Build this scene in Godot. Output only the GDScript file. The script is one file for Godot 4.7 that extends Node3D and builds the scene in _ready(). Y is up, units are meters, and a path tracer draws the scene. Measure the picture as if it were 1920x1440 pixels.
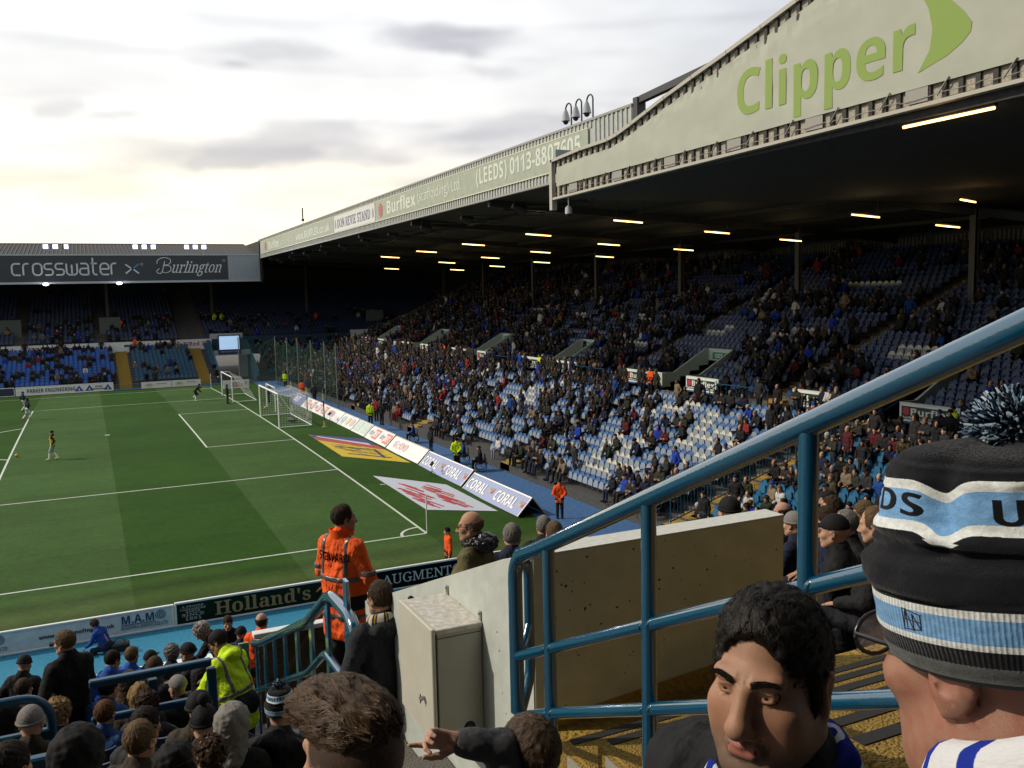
extends Node3D

# ------------------------------------------------------------------ mesh helpers
class MB:
	var v := PackedVector3Array()
	var n := PackedVector3Array()
	var c := PackedColorArray()
	var uv := PackedVector2Array()
	var ix := PackedInt32Array()
	var col := Color.WHITE

	func vert(p: Vector3, nn: Vector3, u := Vector2.ZERO) -> int:
		v.append(p); n.append(nn); c.append(col); uv.append(u)
		return v.size() - 1

	func quad(a: Vector3, b: Vector3, cc: Vector3, d: Vector3, u0 := Vector2(0, 1), u1 := Vector2(1, 1), u2 := Vector2(1, 0), u3 := Vector2(0, 0)) -> void:
		var nn := (cc - a).cross(d - b).normalized()   # a b c d run counter-clockwise seen from outside
		var k := v.size()
		vert(a, nn, u0); vert(b, nn, u1); vert(cc, nn, u2); vert(d, nn, u3)
		ix.append_array([k, k + 2, k + 1, k, k + 3, k + 2])

	func tri(a: Vector3, b: Vector3, cc: Vector3) -> void:
		var nn := (b - a).cross(cc - a).normalized()
		var k := v.size()
		vert(a, nn); vert(b, nn); vert(cc, nn)
		ix.append_array([k, k + 2, k + 1])

	func box(mn: Vector3, mx: Vector3) -> MB:
		return obox(Transform3D(Basis(), (mn + mx) * 0.5), mx - mn)

	func obox(t: Transform3D, s: Vector3) -> MB:
		var h := s * 0.5
		var p: Array[Vector3] = []
		for i in 8:
			p.append(t * Vector3(h.x if i & 1 else -h.x, h.y if i & 2 else -h.y, h.z if i & 4 else -h.z))
		quad(p[4], p[5], p[7], p[6]); quad(p[1], p[0], p[2], p[3])
		quad(p[5], p[1], p[3], p[7]); quad(p[0], p[4], p[6], p[2])
		quad(p[6], p[7], p[3], p[2]); quad(p[0], p[1], p[5], p[4])
		return self

	func cbox(mn: Vector3, mx: Vector3, b: float) -> MB:      # box with chamfered edges
		var ce := (mn + mx) * 0.5
		var h := (mx - mn) * 0.5
		for ax in 3:
			for sg in [-1.0, 1.0]:
				var u := (ax + 1) % 3
				var w := (ax + 2) % 3
				var q: Array[Vector3] = []
				for k in [[-1, -1], [1, -1], [1, 1], [-1, 1]]:
					var o := Vector3.ZERO
					o[ax] = sg * h[ax]; o[u] = k[0] * (h[u] - b); o[w] = k[1] * (h[w] - b)
					q.append(ce + o)
				if sg > 0: quad(q[0], q[1], q[2], q[3])
				else: quad(q[3], q[2], q[1], q[0])
		for ax in 3:
			var u := (ax + 1) % 3
			var w := (ax + 2) % 3
			for k in [[-1, -1], [1, -1], [1, 1], [-1, 1]]:
				var q: Array[Vector3] = []
				for e in [[0, -1], [0, 1], [1, 1], [1, -1]]:
					var o := Vector3.ZERO
					o[u] = k[0] * (h[u] - (b if e[0] == 1 else 0.0)); o[w] = k[1] * (h[w] - (b if e[0] == 0 else 0.0)); o[ax] = e[1] * (h[ax] - b)
					q.append(ce + o)
				var nn := (q[2] - q[0]).cross(q[3] - q[1])
				var out := Vector3.ZERO
				out[u] = k[0]; out[w] = k[1]
				if nn.dot(out) > 0: quad(q[0], q[1], q[2], q[3])
				else: quad(q[3], q[2], q[1], q[0])
		for i in 8:
			var sg := Vector3(1 if i & 1 else -1, 1 if i & 2 else -1, 1 if i & 4 else -1)
			var a := ce + sg * (h - Vector3(0, b, b))
			var bb := ce + sg * (h - Vector3(b, 0, b))
			var d := ce + sg * (h - Vector3(b, b, 0))
			if (bb - a).cross(d - a).dot(sg) > 0: tri(a, bb, d)
			else: tri(a, d, bb)
		return self

	func bar(a: Vector3, b: Vector3, w: float, h: float, up := Vector3.UP) -> MB:
		var d := b - a
		var f := d.normalized()
		var r := f.cross(up).normalized()
		var uu := r.cross(f)
		return obox(Transform3D(Basis(r, uu, -f), (a + b) * 0.5), Vector3(w, h, d.length()))

	func tube(path: PackedVector3Array, rad: PackedFloat32Array, sides := 8, caps := true, flat_y := 1.0) -> MB:
		var m := path.size()
		var up := Vector3.UP
		var k0 := v.size()
		for i in m:
			var d := (path[mini(i + 1, m - 1)] - path[maxi(i - 1, 0)]).normalized()
			if absf(d.dot(up)) > 0.95: up = Vector3(1, 0, 0) if absf(d.x) < 0.9 else Vector3(0, 0, 1)
			var r := d.cross(up).normalized()
			var uu := r.cross(d).normalized()
			up = uu
			var ra: float = rad[mini(i, rad.size() - 1)]
			for s in sides + 1:
				var an := TAU * s / sides
				var o := r * cos(an) + uu * sin(an) * flat_y
				vert(path[i] + o * ra, (r * cos(an) * flat_y + uu * sin(an)).normalized(), Vector2(float(s) / sides, float(i) / (m - 1)))
		for i in m - 1:
			for s in sides:
				var a := k0 + i * (sides + 1) + s
				var b := a + sides + 1
				ix.append_array([a, a + 1, b, a + 1, b + 1, b])
		if caps:
			for e in [0, m - 1]:
				var d := (path[1] - path[0]).normalized() if e == 0 else (path[m - 1] - path[m - 2]).normalized()
				var nn := -d if e == 0 else d
				var ce := vert(path[e], nn)
				var st := v.size()
				for s in sides + 1:
					vert(v[k0 + e * (sides + 1) + s], nn)
				for s in sides:
					if e == 0: ix.append_array([ce, st + s + 1, st + s])
					else: ix.append_array([ce, st + s, st + s + 1])
		return self

	func rod(a: Vector3, b: Vector3, r: float, sides := 8) -> MB:
		return tube(PackedVector3Array([a, b]), PackedFloat32Array([r]), sides)

	func ellipsoid(t: Transform3D, r: Vector3, nu := 12, nv := 8) -> MB:
		var k0 := v.size()
		for j in nv + 1:
			var la := PI * j / nv
			for i in nu + 1:
				var lo := TAU * i / nu
				var o := Vector3(sin(la) * cos(lo), cos(la), sin(la) * sin(lo))
				vert(t * (o * r), (t.basis * (o / r)).normalized(), Vector2(float(i) / nu, float(j) / nv))
		for j in nv:
			for i in nu:
				var a := k0 + j * (nu + 1) + i
				var b := a + nu + 1
				ix.append_array([a, b, a + 1, a + 1, b, b + 1])
		return self

	func prism(poly: PackedVector2Array, t: Transform3D, depth: float) -> MB:   # outline in t's x-y plane, pushed out along t's z
		var ids := Geometry2D.triangulate_polygon(poly)
		var cw := Geometry2D.is_polygon_clockwise(poly)
		for side in [0, 1]:
			var z: float = depth if side else 0.0
			var nn := (t.basis.z if side else -t.basis.z).normalized()
			var k := v.size()
			for q in poly: vert(t * Vector3(q.x, q.y, z), nn, q)
			for i in range(0, ids.size(), 3):
				var A := poly[ids[i]]; var B := poly[ids[i + 1]]; var D := poly[ids[i + 2]]
				var ccw := (B - A).cross(D - A) > 0
				if ccw == (side == 1): ix.append_array([k + ids[i], k + ids[i + 2], k + ids[i + 1]])
				else: ix.append_array([k + ids[i], k + ids[i + 1], k + ids[i + 2]])
		for i in poly.size():
			var a := poly[i]
			var b := poly[(i + 1) % poly.size()]
			if cw: var s := a; a = b; b = s
			quad(t * Vector3(a.x, a.y, 0), t * Vector3(b.x, b.y, 0), t * Vector3(b.x, b.y, depth), t * Vector3(a.x, a.y, depth))
		return self

	func append(o: MB, t := Transform3D(), tint: Variant = null) -> MB:
		var k := v.size()
		var bn := t.basis.inverse().transposed()
		v.append_array(t * o.v)
		if bn.is_equal_approx(t.basis): n.append_array(Transform3D(bn, Vector3.ZERO) * o.n)
		else:
			for i in o.n.size(): n.append((bn * o.n[i]).normalized())
		if tint == null: c.append_array(o.c)
		else:
			var cc := PackedColorArray()
			cc.resize(o.v.size())
			cc.fill(tint)
			c.append_array(cc)
		uv.append_array(o.uv)
		var flip := t.basis.determinant() < 0
		var b := ix.size()
		ix.append_array(o.ix)
		for i in range(b, ix.size()): ix[i] += k
		if flip:
			for i in range(b, ix.size(), 3):
				var q := ix[i + 1]
				ix[i + 1] = ix[i + 2]
				ix[i + 2] = q
		return self

	func mesh() -> ArrayMesh:
		var a := []
		a.resize(Mesh.ARRAY_MAX)
		a[Mesh.ARRAY_VERTEX] = v; a[Mesh.ARRAY_NORMAL] = n; a[Mesh.ARRAY_COLOR] = c; a[Mesh.ARRAY_TEX_UV] = uv; a[Mesh.ARRAY_INDEX] = ix
		var m := ArrayMesh.new()
		m.add_surface_from_arrays(Mesh.PRIMITIVE_TRIANGLES, a)
		return m

# ------------------------------------------------------------------ smooth distance field, meshed as surface nets
class Field:
	var o: Vector3
	var s: float
	var nx: int
	var ny: int
	var nz: int
	var f := PackedFloat32Array()

	func _init(mn: Vector3, mx: Vector3, cell: float) -> void:
		o = mn; s = cell
		nx = int((mx.x - mn.x) / cell) + 2; ny = int((mx.y - mn.y) / cell) + 2; nz = int((mx.z - mn.z) / cell) + 2
		f.resize(nx * ny * nz); f.fill(1.0)

	func _span(lo: float, hi: float, base: float, cnt: int) -> Vector2i:
		return Vector2i(clampi(int((lo - base) / s), 0, cnt - 1), clampi(int((hi - base) / s) + 1, 0, cnt - 1))

	func cap(a: Vector3, b: Vector3, ra: float, rb: float, k := 0.03, sub := false) -> void:
		var m := maxf(ra, rb) + k + s * 2.0
		var X := _span(minf(a.x, b.x) - m, maxf(a.x, b.x) + m, o.x, nx)
		var Y := _span(minf(a.y, b.y) - m, maxf(a.y, b.y) + m, o.y, ny)
		var Z := _span(minf(a.z, b.z) - m, maxf(a.z, b.z) + m, o.z, nz)
		var ab := b - a
		var il := 1.0 / maxf(ab.length_squared(), 1e-9)
		for z in range(Z.x, Z.y + 1):
			for y in range(Y.x, Y.y + 1):
				var i := (z * ny + y) * nx + X.x
				var p := o + Vector3(X.x, y, z) * s - a
				for x in range(X.x, X.y + 1):
					var t := clampf(p.dot(ab) * il, 0.0, 1.0)
					var d := (p - ab * t).length() - lerpf(ra, rb, t)
					var g := f[i]
					if sub:
						d = -d
						var h := maxf(k - absf(g - d), 0.0) / k
						f[i] = maxf(g, d) + h * h * k * 0.25
					else:
						var h := maxf(k - absf(g - d), 0.0) / k
						f[i] = minf(g, d) - h * h * k * 0.25
					i += 1
					p.x += s

	func ell(ce: Vector3, r: Vector3, k := 0.02, sub := false, bs := Basis()) -> void:
		var m := maxf(r.x, maxf(r.y, r.z)) + k + s * 2.0
		var e := r + Vector3.ONE * (k + s * 2.0) if bs == Basis() else Vector3(m, m, m)
		var X := _span(ce.x - e.x, ce.x + e.x, o.x, nx)
		var Y := _span(ce.y - e.y, ce.y + e.y, o.y, ny)
		var Z := _span(ce.z - e.z, ce.z + e.z, o.z, nz)
		var inv := bs.inverse()
		var ir := Vector3.ONE / r
		for z in range(Z.x, Z.y + 1):
			for y in range(Y.x, Y.y + 1):
				var i := (z * ny + y) * nx + X.x
				for x in range(X.x, X.y + 1):
					var q := inv * (o + Vector3(x, y, z) * s - ce) * ir
					var k0 := q.length()
					var k1 := (q * ir).length()
					var d := k0 * (k0 - 1.0) / maxf(k1, 1e-6)
					var g := f[i]
					if sub:
						d = -d
						var h := maxf(k - absf(g - d), 0.0) / k
						f[i] = maxf(g, d) + h * h * k * 0.25
					else:
						var h := maxf(k - absf(g - d), 0.0) / k
						f[i] = minf(g, d) - h * h * k * 0.25
					i += 1

	func rough(nl: FastNoiseLite, amp: float, sc := Vector3.ONE) -> void:
		var lim := s * 2.0 + amp
		var i := 0
		for z in nz:
			for y in ny:
				for x in nx:
					if absf(f[i]) < lim:
						f[i] += amp * nl.get_noise_3dv((o + Vector3(x, y, z) * s) * sc)
					i += 1

	func cut_below(y0: float) -> void:
		for y in ny:
			var d := y0 - (o.y + y * s)
			if d > -s * 3.0:
				for z in nz:
					var i := (z * ny + y) * nx
					for x in nx:
						f[i + x] = maxf(f[i + x], d)

	func mesh() -> MB:
		var mb := MB.new()
		var idx := PackedInt32Array()
		idx.resize(f.size()); idx.fill(-1)
		var sy := nx
		var sz := nx * ny
		var off := [0, 1, sy, sy + 1, sz, sz + 1, sz + sy, sz + sy + 1]
		var lim := s * 1.9
		var w := PackedFloat32Array()
		w.resize(8)
		for z in nz - 1:
			for y in ny - 1:
				var i := z * sz + y * sy
				for x in nx - 1:
					var f0 := f[i]
					if absf(f0) < lim:
						var mask := 0
						for k in 8:
							w[k] = f[i + off[k]]
							if w[k] < 0.0: mask |= 1 << k
						if mask != 0 and mask != 255:
							var p := Vector3.ZERO
							var cnt := 0
							for e in 12:
								var a: int = EA[e]
								var b: int = EB[e]
								var A := w[a]
								var B := w[b]
								if (A < 0.0) != (B < 0.0):
									var t := A / (A - B)
									p += Vector3(lerpf(a & 1, b & 1, t), lerpf((a >> 1) & 1, (b >> 1) & 1, t), lerpf(a >> 2, b >> 2, t))
									cnt += 1
							p /= cnt
							var g := Vector3(w[1] + w[3] + w[5] + w[7] - w[0] - w[2] - w[4] - w[6], w[2] + w[3] + w[6] + w[7] - w[0] - w[1] - w[4] - w[5], w[4] + w[5] + w[6] + w[7] - w[0] - w[1] - w[2] - w[3])
							idx[i] = mb.vert(o + (Vector3(x, y, z) + p) * s, g.normalized())
							var neg := w[0] < 0.0
							if y > 0 and z > 0 and neg != (w[1] < 0.0): _q(mb, idx[i], idx[i - sy], idx[i - sy - sz], idx[i - sz], neg)
							if x > 0 and z > 0 and neg != (w[2] < 0.0): _q(mb, idx[i], idx[i - sz], idx[i - sz - 1], idx[i - 1], neg)
							if x > 0 and y > 0 and neg != (w[4] < 0.0): _q(mb, idx[i], idx[i - 1], idx[i - 1 - sy], idx[i - sy], neg)
					i += 1
		return mb

	const EA := [0, 2, 4, 6, 0, 1, 4, 5, 0, 1, 2, 3]
	const EB := [1, 3, 5, 7, 2, 3, 6, 7, 4, 5, 6, 7]

	func _q(mb: MB, a: int, b: int, c: int, d: int, neg: bool) -> void:
		if a < 0 or b < 0 or c < 0 or d < 0: return
		if neg: mb.ix.append_array([a, c, b, a, d, c])
		else: mb.ix.append_array([a, b, c, a, c, d])

# ------------------------------------------------------------------ things, parts, materials
var rng := RandomNumberGenerator.new()
var taken := {}
var mats := {}
var M := {}

func numbered(called: String) -> String:
	taken[called] = taken.get(called, -1) + 1
	return called if taken[called] == 0 else "%s_%03d" % [called, taken[called]]

func tag(o: Node, label: String, category: String, group := "", kind := "") -> void:
	if label: o.set_meta("label", label)
	if category: o.set_meta("category", category)
	if group: o.set_meta("group", group)
	if kind: o.set_meta("kind", kind)

func thing(called: String, label: String, category: String, at := Vector3.ZERO, turn := 0.0, group := "") -> Node3D:
	var o := Node3D.new()
	o.name = numbered(called)
	add_child(o, true)
	o.position = at
	o.rotation.y = turn
	tag(o, label, category, group)
	return o

func part(called: String, mb: MB, m: Material, parent: Node, label := "") -> MeshInstance3D:
	return mpart(called, mb.mesh(), m, parent, label)

func mpart(called: String, mesh: Mesh, m: Material, parent: Node, label := "") -> MeshInstance3D:
	var o := MeshInstance3D.new()
	o.name = numbered(called) if parent == self else called
	o.mesh = mesh
	o.material_override = m
	parent.add_child(o, true)
	if label: o.set_meta("label", label)
	return o

func struct(called: String, mb: MB, m: Material, parent: Node = self) -> MeshInstance3D:
	var o := part(called, mb, m, parent)
	if parent == self: o.set_meta("kind", "structure")
	return o

func copy(o: Node3D, called: String, label: String, at: Vector3, turn: float) -> Node3D:
	var r: Node3D = o.duplicate()
	r.name = numbered(called)
	add_child(r, true)
	r.position = at
	r.rotation.y = turn
	r.set_meta("label", label)
	return r

func lin(r: float, g: float, b: float, a := 1.0) -> Color:
	return Color(r, g, b, a)

func mat(r: float, g: float, b: float, rough := 0.7, metal := 0.0, spec := 0.5) -> StandardMaterial3D:
	var key := "%.3f %.3f %.3f %.2f %.2f %.2f" % [r, g, b, rough, metal, spec]
	if mats.has(key): return mats[key]
	var m := StandardMaterial3D.new()
	m.albedo_color = Color(r, g, b).linear_to_srgb()
	m.roughness = rough
	m.metallic = metal
	m.metallic_specular = spec
	mats[key] = m
	return m

func vmat(rough := 0.75, spec := 0.4) -> StandardMaterial3D:      # colour from the vertices
	var key := "v%.2f %.2f" % [rough, spec]
	if mats.has(key): return mats[key]
	var m := StandardMaterial3D.new()
	m.vertex_color_use_as_albedo = true
	m.roughness = rough
	m.metallic_specular = spec
	mats[key] = m
	return m

func ntex(freq: float, lo: Color, hi: Color, size := 512, seed_ := 1, octaves := 4, normal := false, bump := 4.0) -> NoiseTexture2D:
	var nl := FastNoiseLite.new()
	nl.seed = seed_
	nl.frequency = freq
	nl.fractal_octaves = octaves
	nl.noise_type = FastNoiseLite.TYPE_SIMPLEX_SMOOTH
	var t := NoiseTexture2D.new()
	t.width = size; t.height = size
	t.seamless = true
	t.noise = nl
	if normal:
		t.as_normal_map = true
		t.bump_strength = bump
	else:
		var g := Gradient.new()
		g.set_color(0, lo.linear_to_srgb()); g.set_color(1, hi.linear_to_srgb())
		t.color_ramp = g
	return t

func nmat(lo: Color, hi: Color, freq: float, scale: float, rough := 0.85, bump := 0.0, seed_ := 1, spec := 0.5) -> StandardMaterial3D:
	var m := StandardMaterial3D.new()
	m.albedo_texture = ntex(freq, lo, hi, 512, seed_)
	m.uv1_triplanar = true
	m.uv1_world_triplanar = true
	m.uv1_scale = Vector3.ONE * scale
	m.roughness = rough
	m.metallic_specular = spec
	if bump > 0.0:
		m.normal_enabled = true
		m.normal_texture = ntex(freq * 2.0, Color.BLACK, Color.WHITE, 256, seed_ + 7, 4, true, bump)
	return m

func noise(seed_: int, freq: float, oct := 3) -> FastNoiseLite:
	var nl := FastNoiseLite.new()
	nl.seed = seed_; nl.frequency = freq; nl.fractal_octaves = oct
	nl.noise_type = FastNoiseLite.TYPE_SIMPLEX_SMOOTH
	return nl

func pv(a: Array) -> PackedVector3Array: return PackedVector3Array(a)
func pf(a: Array) -> PackedFloat32Array: return PackedFloat32Array(a)

# ------------------------------------------------------------------ lettering
var fonts := {}
func font(kind: String) -> SystemFont:
	if not fonts.has(kind):
		var f := SystemFont.new()
		var p := kind.split(",")
		f.font_names = PackedStringArray([p[0]])
		if p.size() > 1: f.font_weight = int(p[1])
		fonts[kind] = f
	return fonts[kind]

# the lettering as a mesh builder in its own x-y plane: left end at x 0, baseline y 0, `width` long, capitals scaled to `high` (0: as wide as it comes)
func letters(s: String, kind: String, width: float, high := 0.0, depth := 0.012, slant := 0.0) -> MB:
	var tm := TextMesh.new()
	tm.text = s
	tm.font = font(kind)
	tm.font_size = 64
	tm.pixel_size = 0.01
	tm.depth = 0.02
	tm.curve_step = 1.0
	tm.horizontal_alignment = HORIZONTAL_ALIGNMENT_LEFT
	var a := tm.get_mesh_arrays()
	var mb := MB.new()
	var pts: PackedVector3Array = a[Mesh.ARRAY_VERTEX]
	if pts.size() == 0: return mb
	var ids: PackedInt32Array = a[Mesh.ARRAY_INDEX]
	var nr: PackedVector3Array = a[Mesh.ARRAY_NORMAL]
	var lo := Vector3(1e9, 1e9, 0)
	var hi := -lo
	for p in pts:
		lo = Vector3(minf(lo.x, p.x), minf(lo.y, p.y), 0); hi = Vector3(maxf(hi.x, p.x), maxf(hi.y, p.y), 0)
	var kx := width / (hi.x - lo.x)
	var ky := kx if high <= 0.0 else high / (hi.y - lo.y)
	for i in pts.size():
		var p := pts[i]
		var y := (p.y - lo.y) * ky
		mb.vert(Vector3((p.x - lo.x) * kx + y * slant, y, depth if p.z > 0.0 else 0.0), nr[i])
	mb.ix = ids
	return mb

func write(parent: Node, s: String, kind: String, origin: Vector3, right: Vector3, up: Vector3, width: float, high: float, m: Material, depth := 0.012, slant := 0.0, called := "lettering") -> MeshInstance3D:
	var r := right.normalized()
	var mb := MB.new()
	mb.append(letters(s, kind, width, high, depth, slant), Transform3D(Basis(r, up, r.cross(up.normalized()).normalized()), origin))
	return part(called, mb, m, parent)

# ------------------------------------------------------------------ shapes of the ground
func crown(z: float) -> float:
	return 0.384 * (1.0 - pow(minf(1.0, absf(z) / 34.0), 2.0))

func kop_y(x: float) -> float:
	if x < 8.0: return 0.0
	if x < 19.0: return 0.45 + 0.30 * (x - 8.0)
	return 3.75 + 0.41 * (x - 19.0)

func near_y(z: float) -> float:
	return 7.6 - 0.335 * (67.0 - z)

func sky_image() -> ImageTexture:
	var W := 1600
	var H := 800
	var px := PackedFloat32Array()
	px.resize(W * H * 3)
	var n1 := noise(5, 0.012, 5)
	var n2 := noise(9, 0.03, 4)
	var n3 := noise(15, 0.09, 4)
	var sun := Vector3(-1.16, 1.0, -0.5).normalized()
	# az, el, half width, half height, strength, tilt : the long grey banks of cloud
	var banks := [[22.0, 15.5, 4.6, 0.75, 0.62, 0.05], [9.3, 14.3, 3.0, 0.6, 0.45, -0.02], [25.5, 13.9, 3.0, 0.4, 0.25, 0.0], [0.4, 10.7, 1.9, 0.4, 0.38, 0.0], [4.9, 11.1, 1.8, 0.35, 0.34, 0.1],
		[14.5, 9.8, 6.0, 0.8, 0.55, 0.10], [16.5, 8.8, 5.0, 0.55, 0.5, 0.05], [1.0, 7.0, 6.5, 0.95, 0.42, 0.03], [9.0, 8.4, 5.0, 0.8, 0.42, 0.04], [27.5, 10.3, 5.0, 1.0, 0.55, 0.1], [6.5, 5.4, 3.5, 0.35, 0.25, 0.0], [19.0, 6.2, 3.5, 0.4, 0.25, 0.1],
		[-9.0, 9.0, 6.0, 1.2, 0.4, 0.0], [-22.0, 13.0, 8.0, 1.2, 0.35, 0.0], [60.0, 14.0, 12.0, 2.5, 0.35, 0.0], [80.0, 10.0, 10.0, 1.5, 0.4, 0.0], [-50.0, 9.0, 8.0, 1.2, 0.4, 0.0]]
	for y in H:
		var el := 90.0 - 180.0 * (y + 0.5) / H
		var er := deg_to_rad(el)
		var horizon := Color(1.0, 0.91, 0.70)
		var warm := Color(1.03, 0.96, 0.82)
		var mid := Color(0.99, 0.975, 0.95)
		var high := Color(1.02, 1.03, 1.04)
		var zen := Color(0.60, 0.62, 0.67)
		var b := horizon
		if el < 5.0: b = horizon.lerp(warm, clampf(el / 5.0, 0, 1))
		elif el < 10.0: b = warm.lerp(mid, (el - 5.0) / 5.0)
		elif el < 16.0: b = mid.lerp(high, (el - 10.0) / 6.0)
		else: b = high.lerp(zen, clampf((el - 16.0) / 40.0, 0, 1))
		for x in W:
			var az := 360.0 * (x + 0.5) / W
			if az > 180.0: az -= 360.0
			var i := (y * W + x) * 3
			if el < -1.0:
				px[i] = 0.10; px[i + 1] = 0.10; px[i + 2] = 0.09
				continue
			var ar := deg_to_rad(az)
			var d := Vector3(sin(ar) * cos(er), sin(er), -cos(ar) * cos(er))
			var c := b
			# greyer and bluer away from the sun
			var away := smoothstep(22.0, 48.0, az) if az > -100.0 else 1.0 - smoothstep(-150.0, -105.0, az)
			c = c.lerp(Color(0.62, 0.66, 0.72), 0.75 * away * clampf((el - 3.0) / 7.0, 0, 1))
			var q := Vector3(d.x, d.y * 3.5, d.z) * 100.0
			var w := n1.get_noise_3dv(q)
			var w2 := n2.get_noise_3dv(q)
			var w3 := n3.get_noise_3dv(q) if el < 30.0 else 0.0
			var cover := 0.20 * smoothstep(0.05, 0.55, w + 0.4 * w2)
			if el < 24.0:
				for k in banks:
					var dx: float = (az + w2 * 6.0 + w3 * 1.5 - k[0]) / float(k[2])
					var dy: float = (el + w * 0.9 + w3 * 0.9 - k[1] - k[5] * (az - k[0])) / float(k[3])
					var r: float = dx * dx + dy * dy
					if r < 5.0: cover += 1.25 * k[4] * exp(-r * r * 0.8) * (0.85 + 0.6 * w3)
			if el < 30.0: cover += 0.22 * smoothstep(0.05, 0.5, n2.get_noise_3dv(Vector3(d.x * 0.8, d.y * 9.0, d.z * 0.8) * 130.0)) * smoothstep(3.0, 8.0, el)
			cover = clampf(cover, 0.0, 0.8)
			c = c.lerp(Color(0.46, 0.465, 0.53), cover)
			c *= 1.0 + 0.12 * w2 + 0.07 * w3
			c *= Color(1.0, 1.0, 1.0).lerp(Color(1.75, 1.62, 1.22), exp(-pow((el - 3.5) / 4.2, 2.0)) * (1.0 - smoothstep(8.0, 40.0, absf(az + 8.0))))
			var ang := rad_to_deg(acos(clampf(d.dot(sun), -1, 1)))
			c += Color(1.0, 0.96, 0.88) * (0.55 * exp(-ang / 22.0))
			px[i] = c.r; px[i + 1] = c.g; px[i + 2] = c.b
	return ImageTexture.create_from_image(Image.create_from_data(W, H, false, Image.FORMAT_RGBF, px.to_byte_array()))

func setup() -> void:
	var cam := Camera3D.new()
	cam.name = "camera"
	var f := Vector3(cos(-1.12527838) * cos(-0.101554443), sin(-0.101554443), sin(-1.12527838) * cos(-0.101554443))
	var rt := Vector3(-sin(-1.12527838), 0, cos(-1.12527838))
	var up := rt.cross(f)
	var cr := cos(-0.021875223)
	var sr := sin(-0.021875223)
	cam.transform = Transform3D(Basis(rt * cr + up * sr, up * cr - rt * sr, -f), Vector3(-11.8217, 9.52767, 67.03648))
	cam.fov = 46.8634
	cam.near = 0.05
	cam.far = 900.0
	add_child(cam)
	var env := Environment.new()
	env.background_mode = Environment.BG_SKY
	var sky := Sky.new()
	var pm := PanoramaSkyMaterial.new()
	pm.panorama = sky_image()
	sky.sky_material = pm
	env.sky = sky
	env.tonemap_mode = Environment.TONE_MAPPER_LINEAR
	env.tonemap_exposure = 1.0
	env.sdfgi_enabled = true
	env.ssao_enabled = true
	env.ssil_enabled = true
	var we := WorldEnvironment.new()
	we.name = "world_environment"
	we.environment = env
	add_child(we)
	var sun := DirectionalLight3D.new()
	sun.name = "sun"
	sun.light_energy = 0.95
	sun.light_color = Color(1.0, 0.945, 0.86)
	sun.light_angular_distance = 0.6
	sun.shadow_enabled = true
	add_child(sun)
	sun.look_at_from_position(Vector3(-116, 100, -50), Vector3.ZERO)

func materials() -> void:
	M.concrete = nmat(lin(.10, .10, .095), lin(.22, .21, .20), 0.02, 0.6, 0.9, 2.0, 3)
	M.terrace = nmat(lin(.05, .05, .052), lin(.12, .115, .11), 0.02, 0.5, 0.9, 0.0, 4)
	M.yellow_step = nmat(lin(.24, .15, .025), lin(.42, .28, .05), 0.03, 1.4, 0.9, 5.0, 5)
	M.track_blue = nmat(lin(.025, .085, .22), lin(.055, .15, .33), 0.02, 0.35, 0.8, 0.0, 6)
	M.near_blue = nmat(lin(.01, .14, .25), lin(.02, .22, .35), 0.03, 0.5, 0.8, 0.0, 7)
	M.ground = nmat(lin(.07, .07, .065), lin(.12, .12, .11), 0.02, 0.1, 0.95, 0.0, 8)
	M.white_paint = mat(.72, .74, .72, 0.8)
	M.white_board = nmat(lin(.62, .63, .62), lin(.78, .78, .76), 0.01, 0.6, 0.5, 0.0, 9)
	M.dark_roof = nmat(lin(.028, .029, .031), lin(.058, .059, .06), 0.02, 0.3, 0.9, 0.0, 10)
	M.dark_steel = mat(.03, .032, .035, 0.6)
	M.fascia_steel = nmat(lin(.34, .36, .34), lin(.46, .48, .46), 0.02, 0.25, 0.55, 0.0, 11)
	M.fascia_sign = nmat(lin(.30, .34, .27), lin(.38, .41, .33), 0.015, 0.2, 0.6, 0.0, 12)
	M.canvas = nmat(lin(.37, .385, .32), lin(.425, .44, .37), 0.01, 0.16, 0.85, 0.0, 13)
	M.frame_steel = nmat(lin(.22, .20, .16), lin(.50, .46, .38), 0.04, 0.7, 0.8, 0.0, 14)
	M.railing = gloss(.002, .070, .145)
	M.dark_rail = mat(.006, .06, .12, 0.35)
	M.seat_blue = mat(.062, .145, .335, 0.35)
	M.seat_white = mat(.55, .54, .47, 0.42)
	M.seat_grey = mat(.21, .26, .33, 0.5)
	M.seat_teal = mat(.018, .115, .23, 0.35)
	M.seat_royal = mat(.006, .085, .36, 0.35)
	M.seat_steel = mat(.012, .075, .14, 0.4)
	M.seat_navy = mat(.014, .035, .085, 0.25)
	M.mint_wall = nmat(lin(.44, .54, .49), lin(.56, .66, .60), 0.02, 0.5, 0.7, 0.0, 15)
	M.black = mat(.012, .012, .013, 0.6)
	M.white = mat(.75, .75, .73, 0.5)
	M.sign_green = mat(.012, .05, .03, 0.4)
	M.exit_green = mat(.02, .22, .12, 0.5)
	M.red = mat(.42, .04, .05, 0.5)
	M.metal = mat(.35, .36, .37, 0.35, 0.7)

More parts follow.
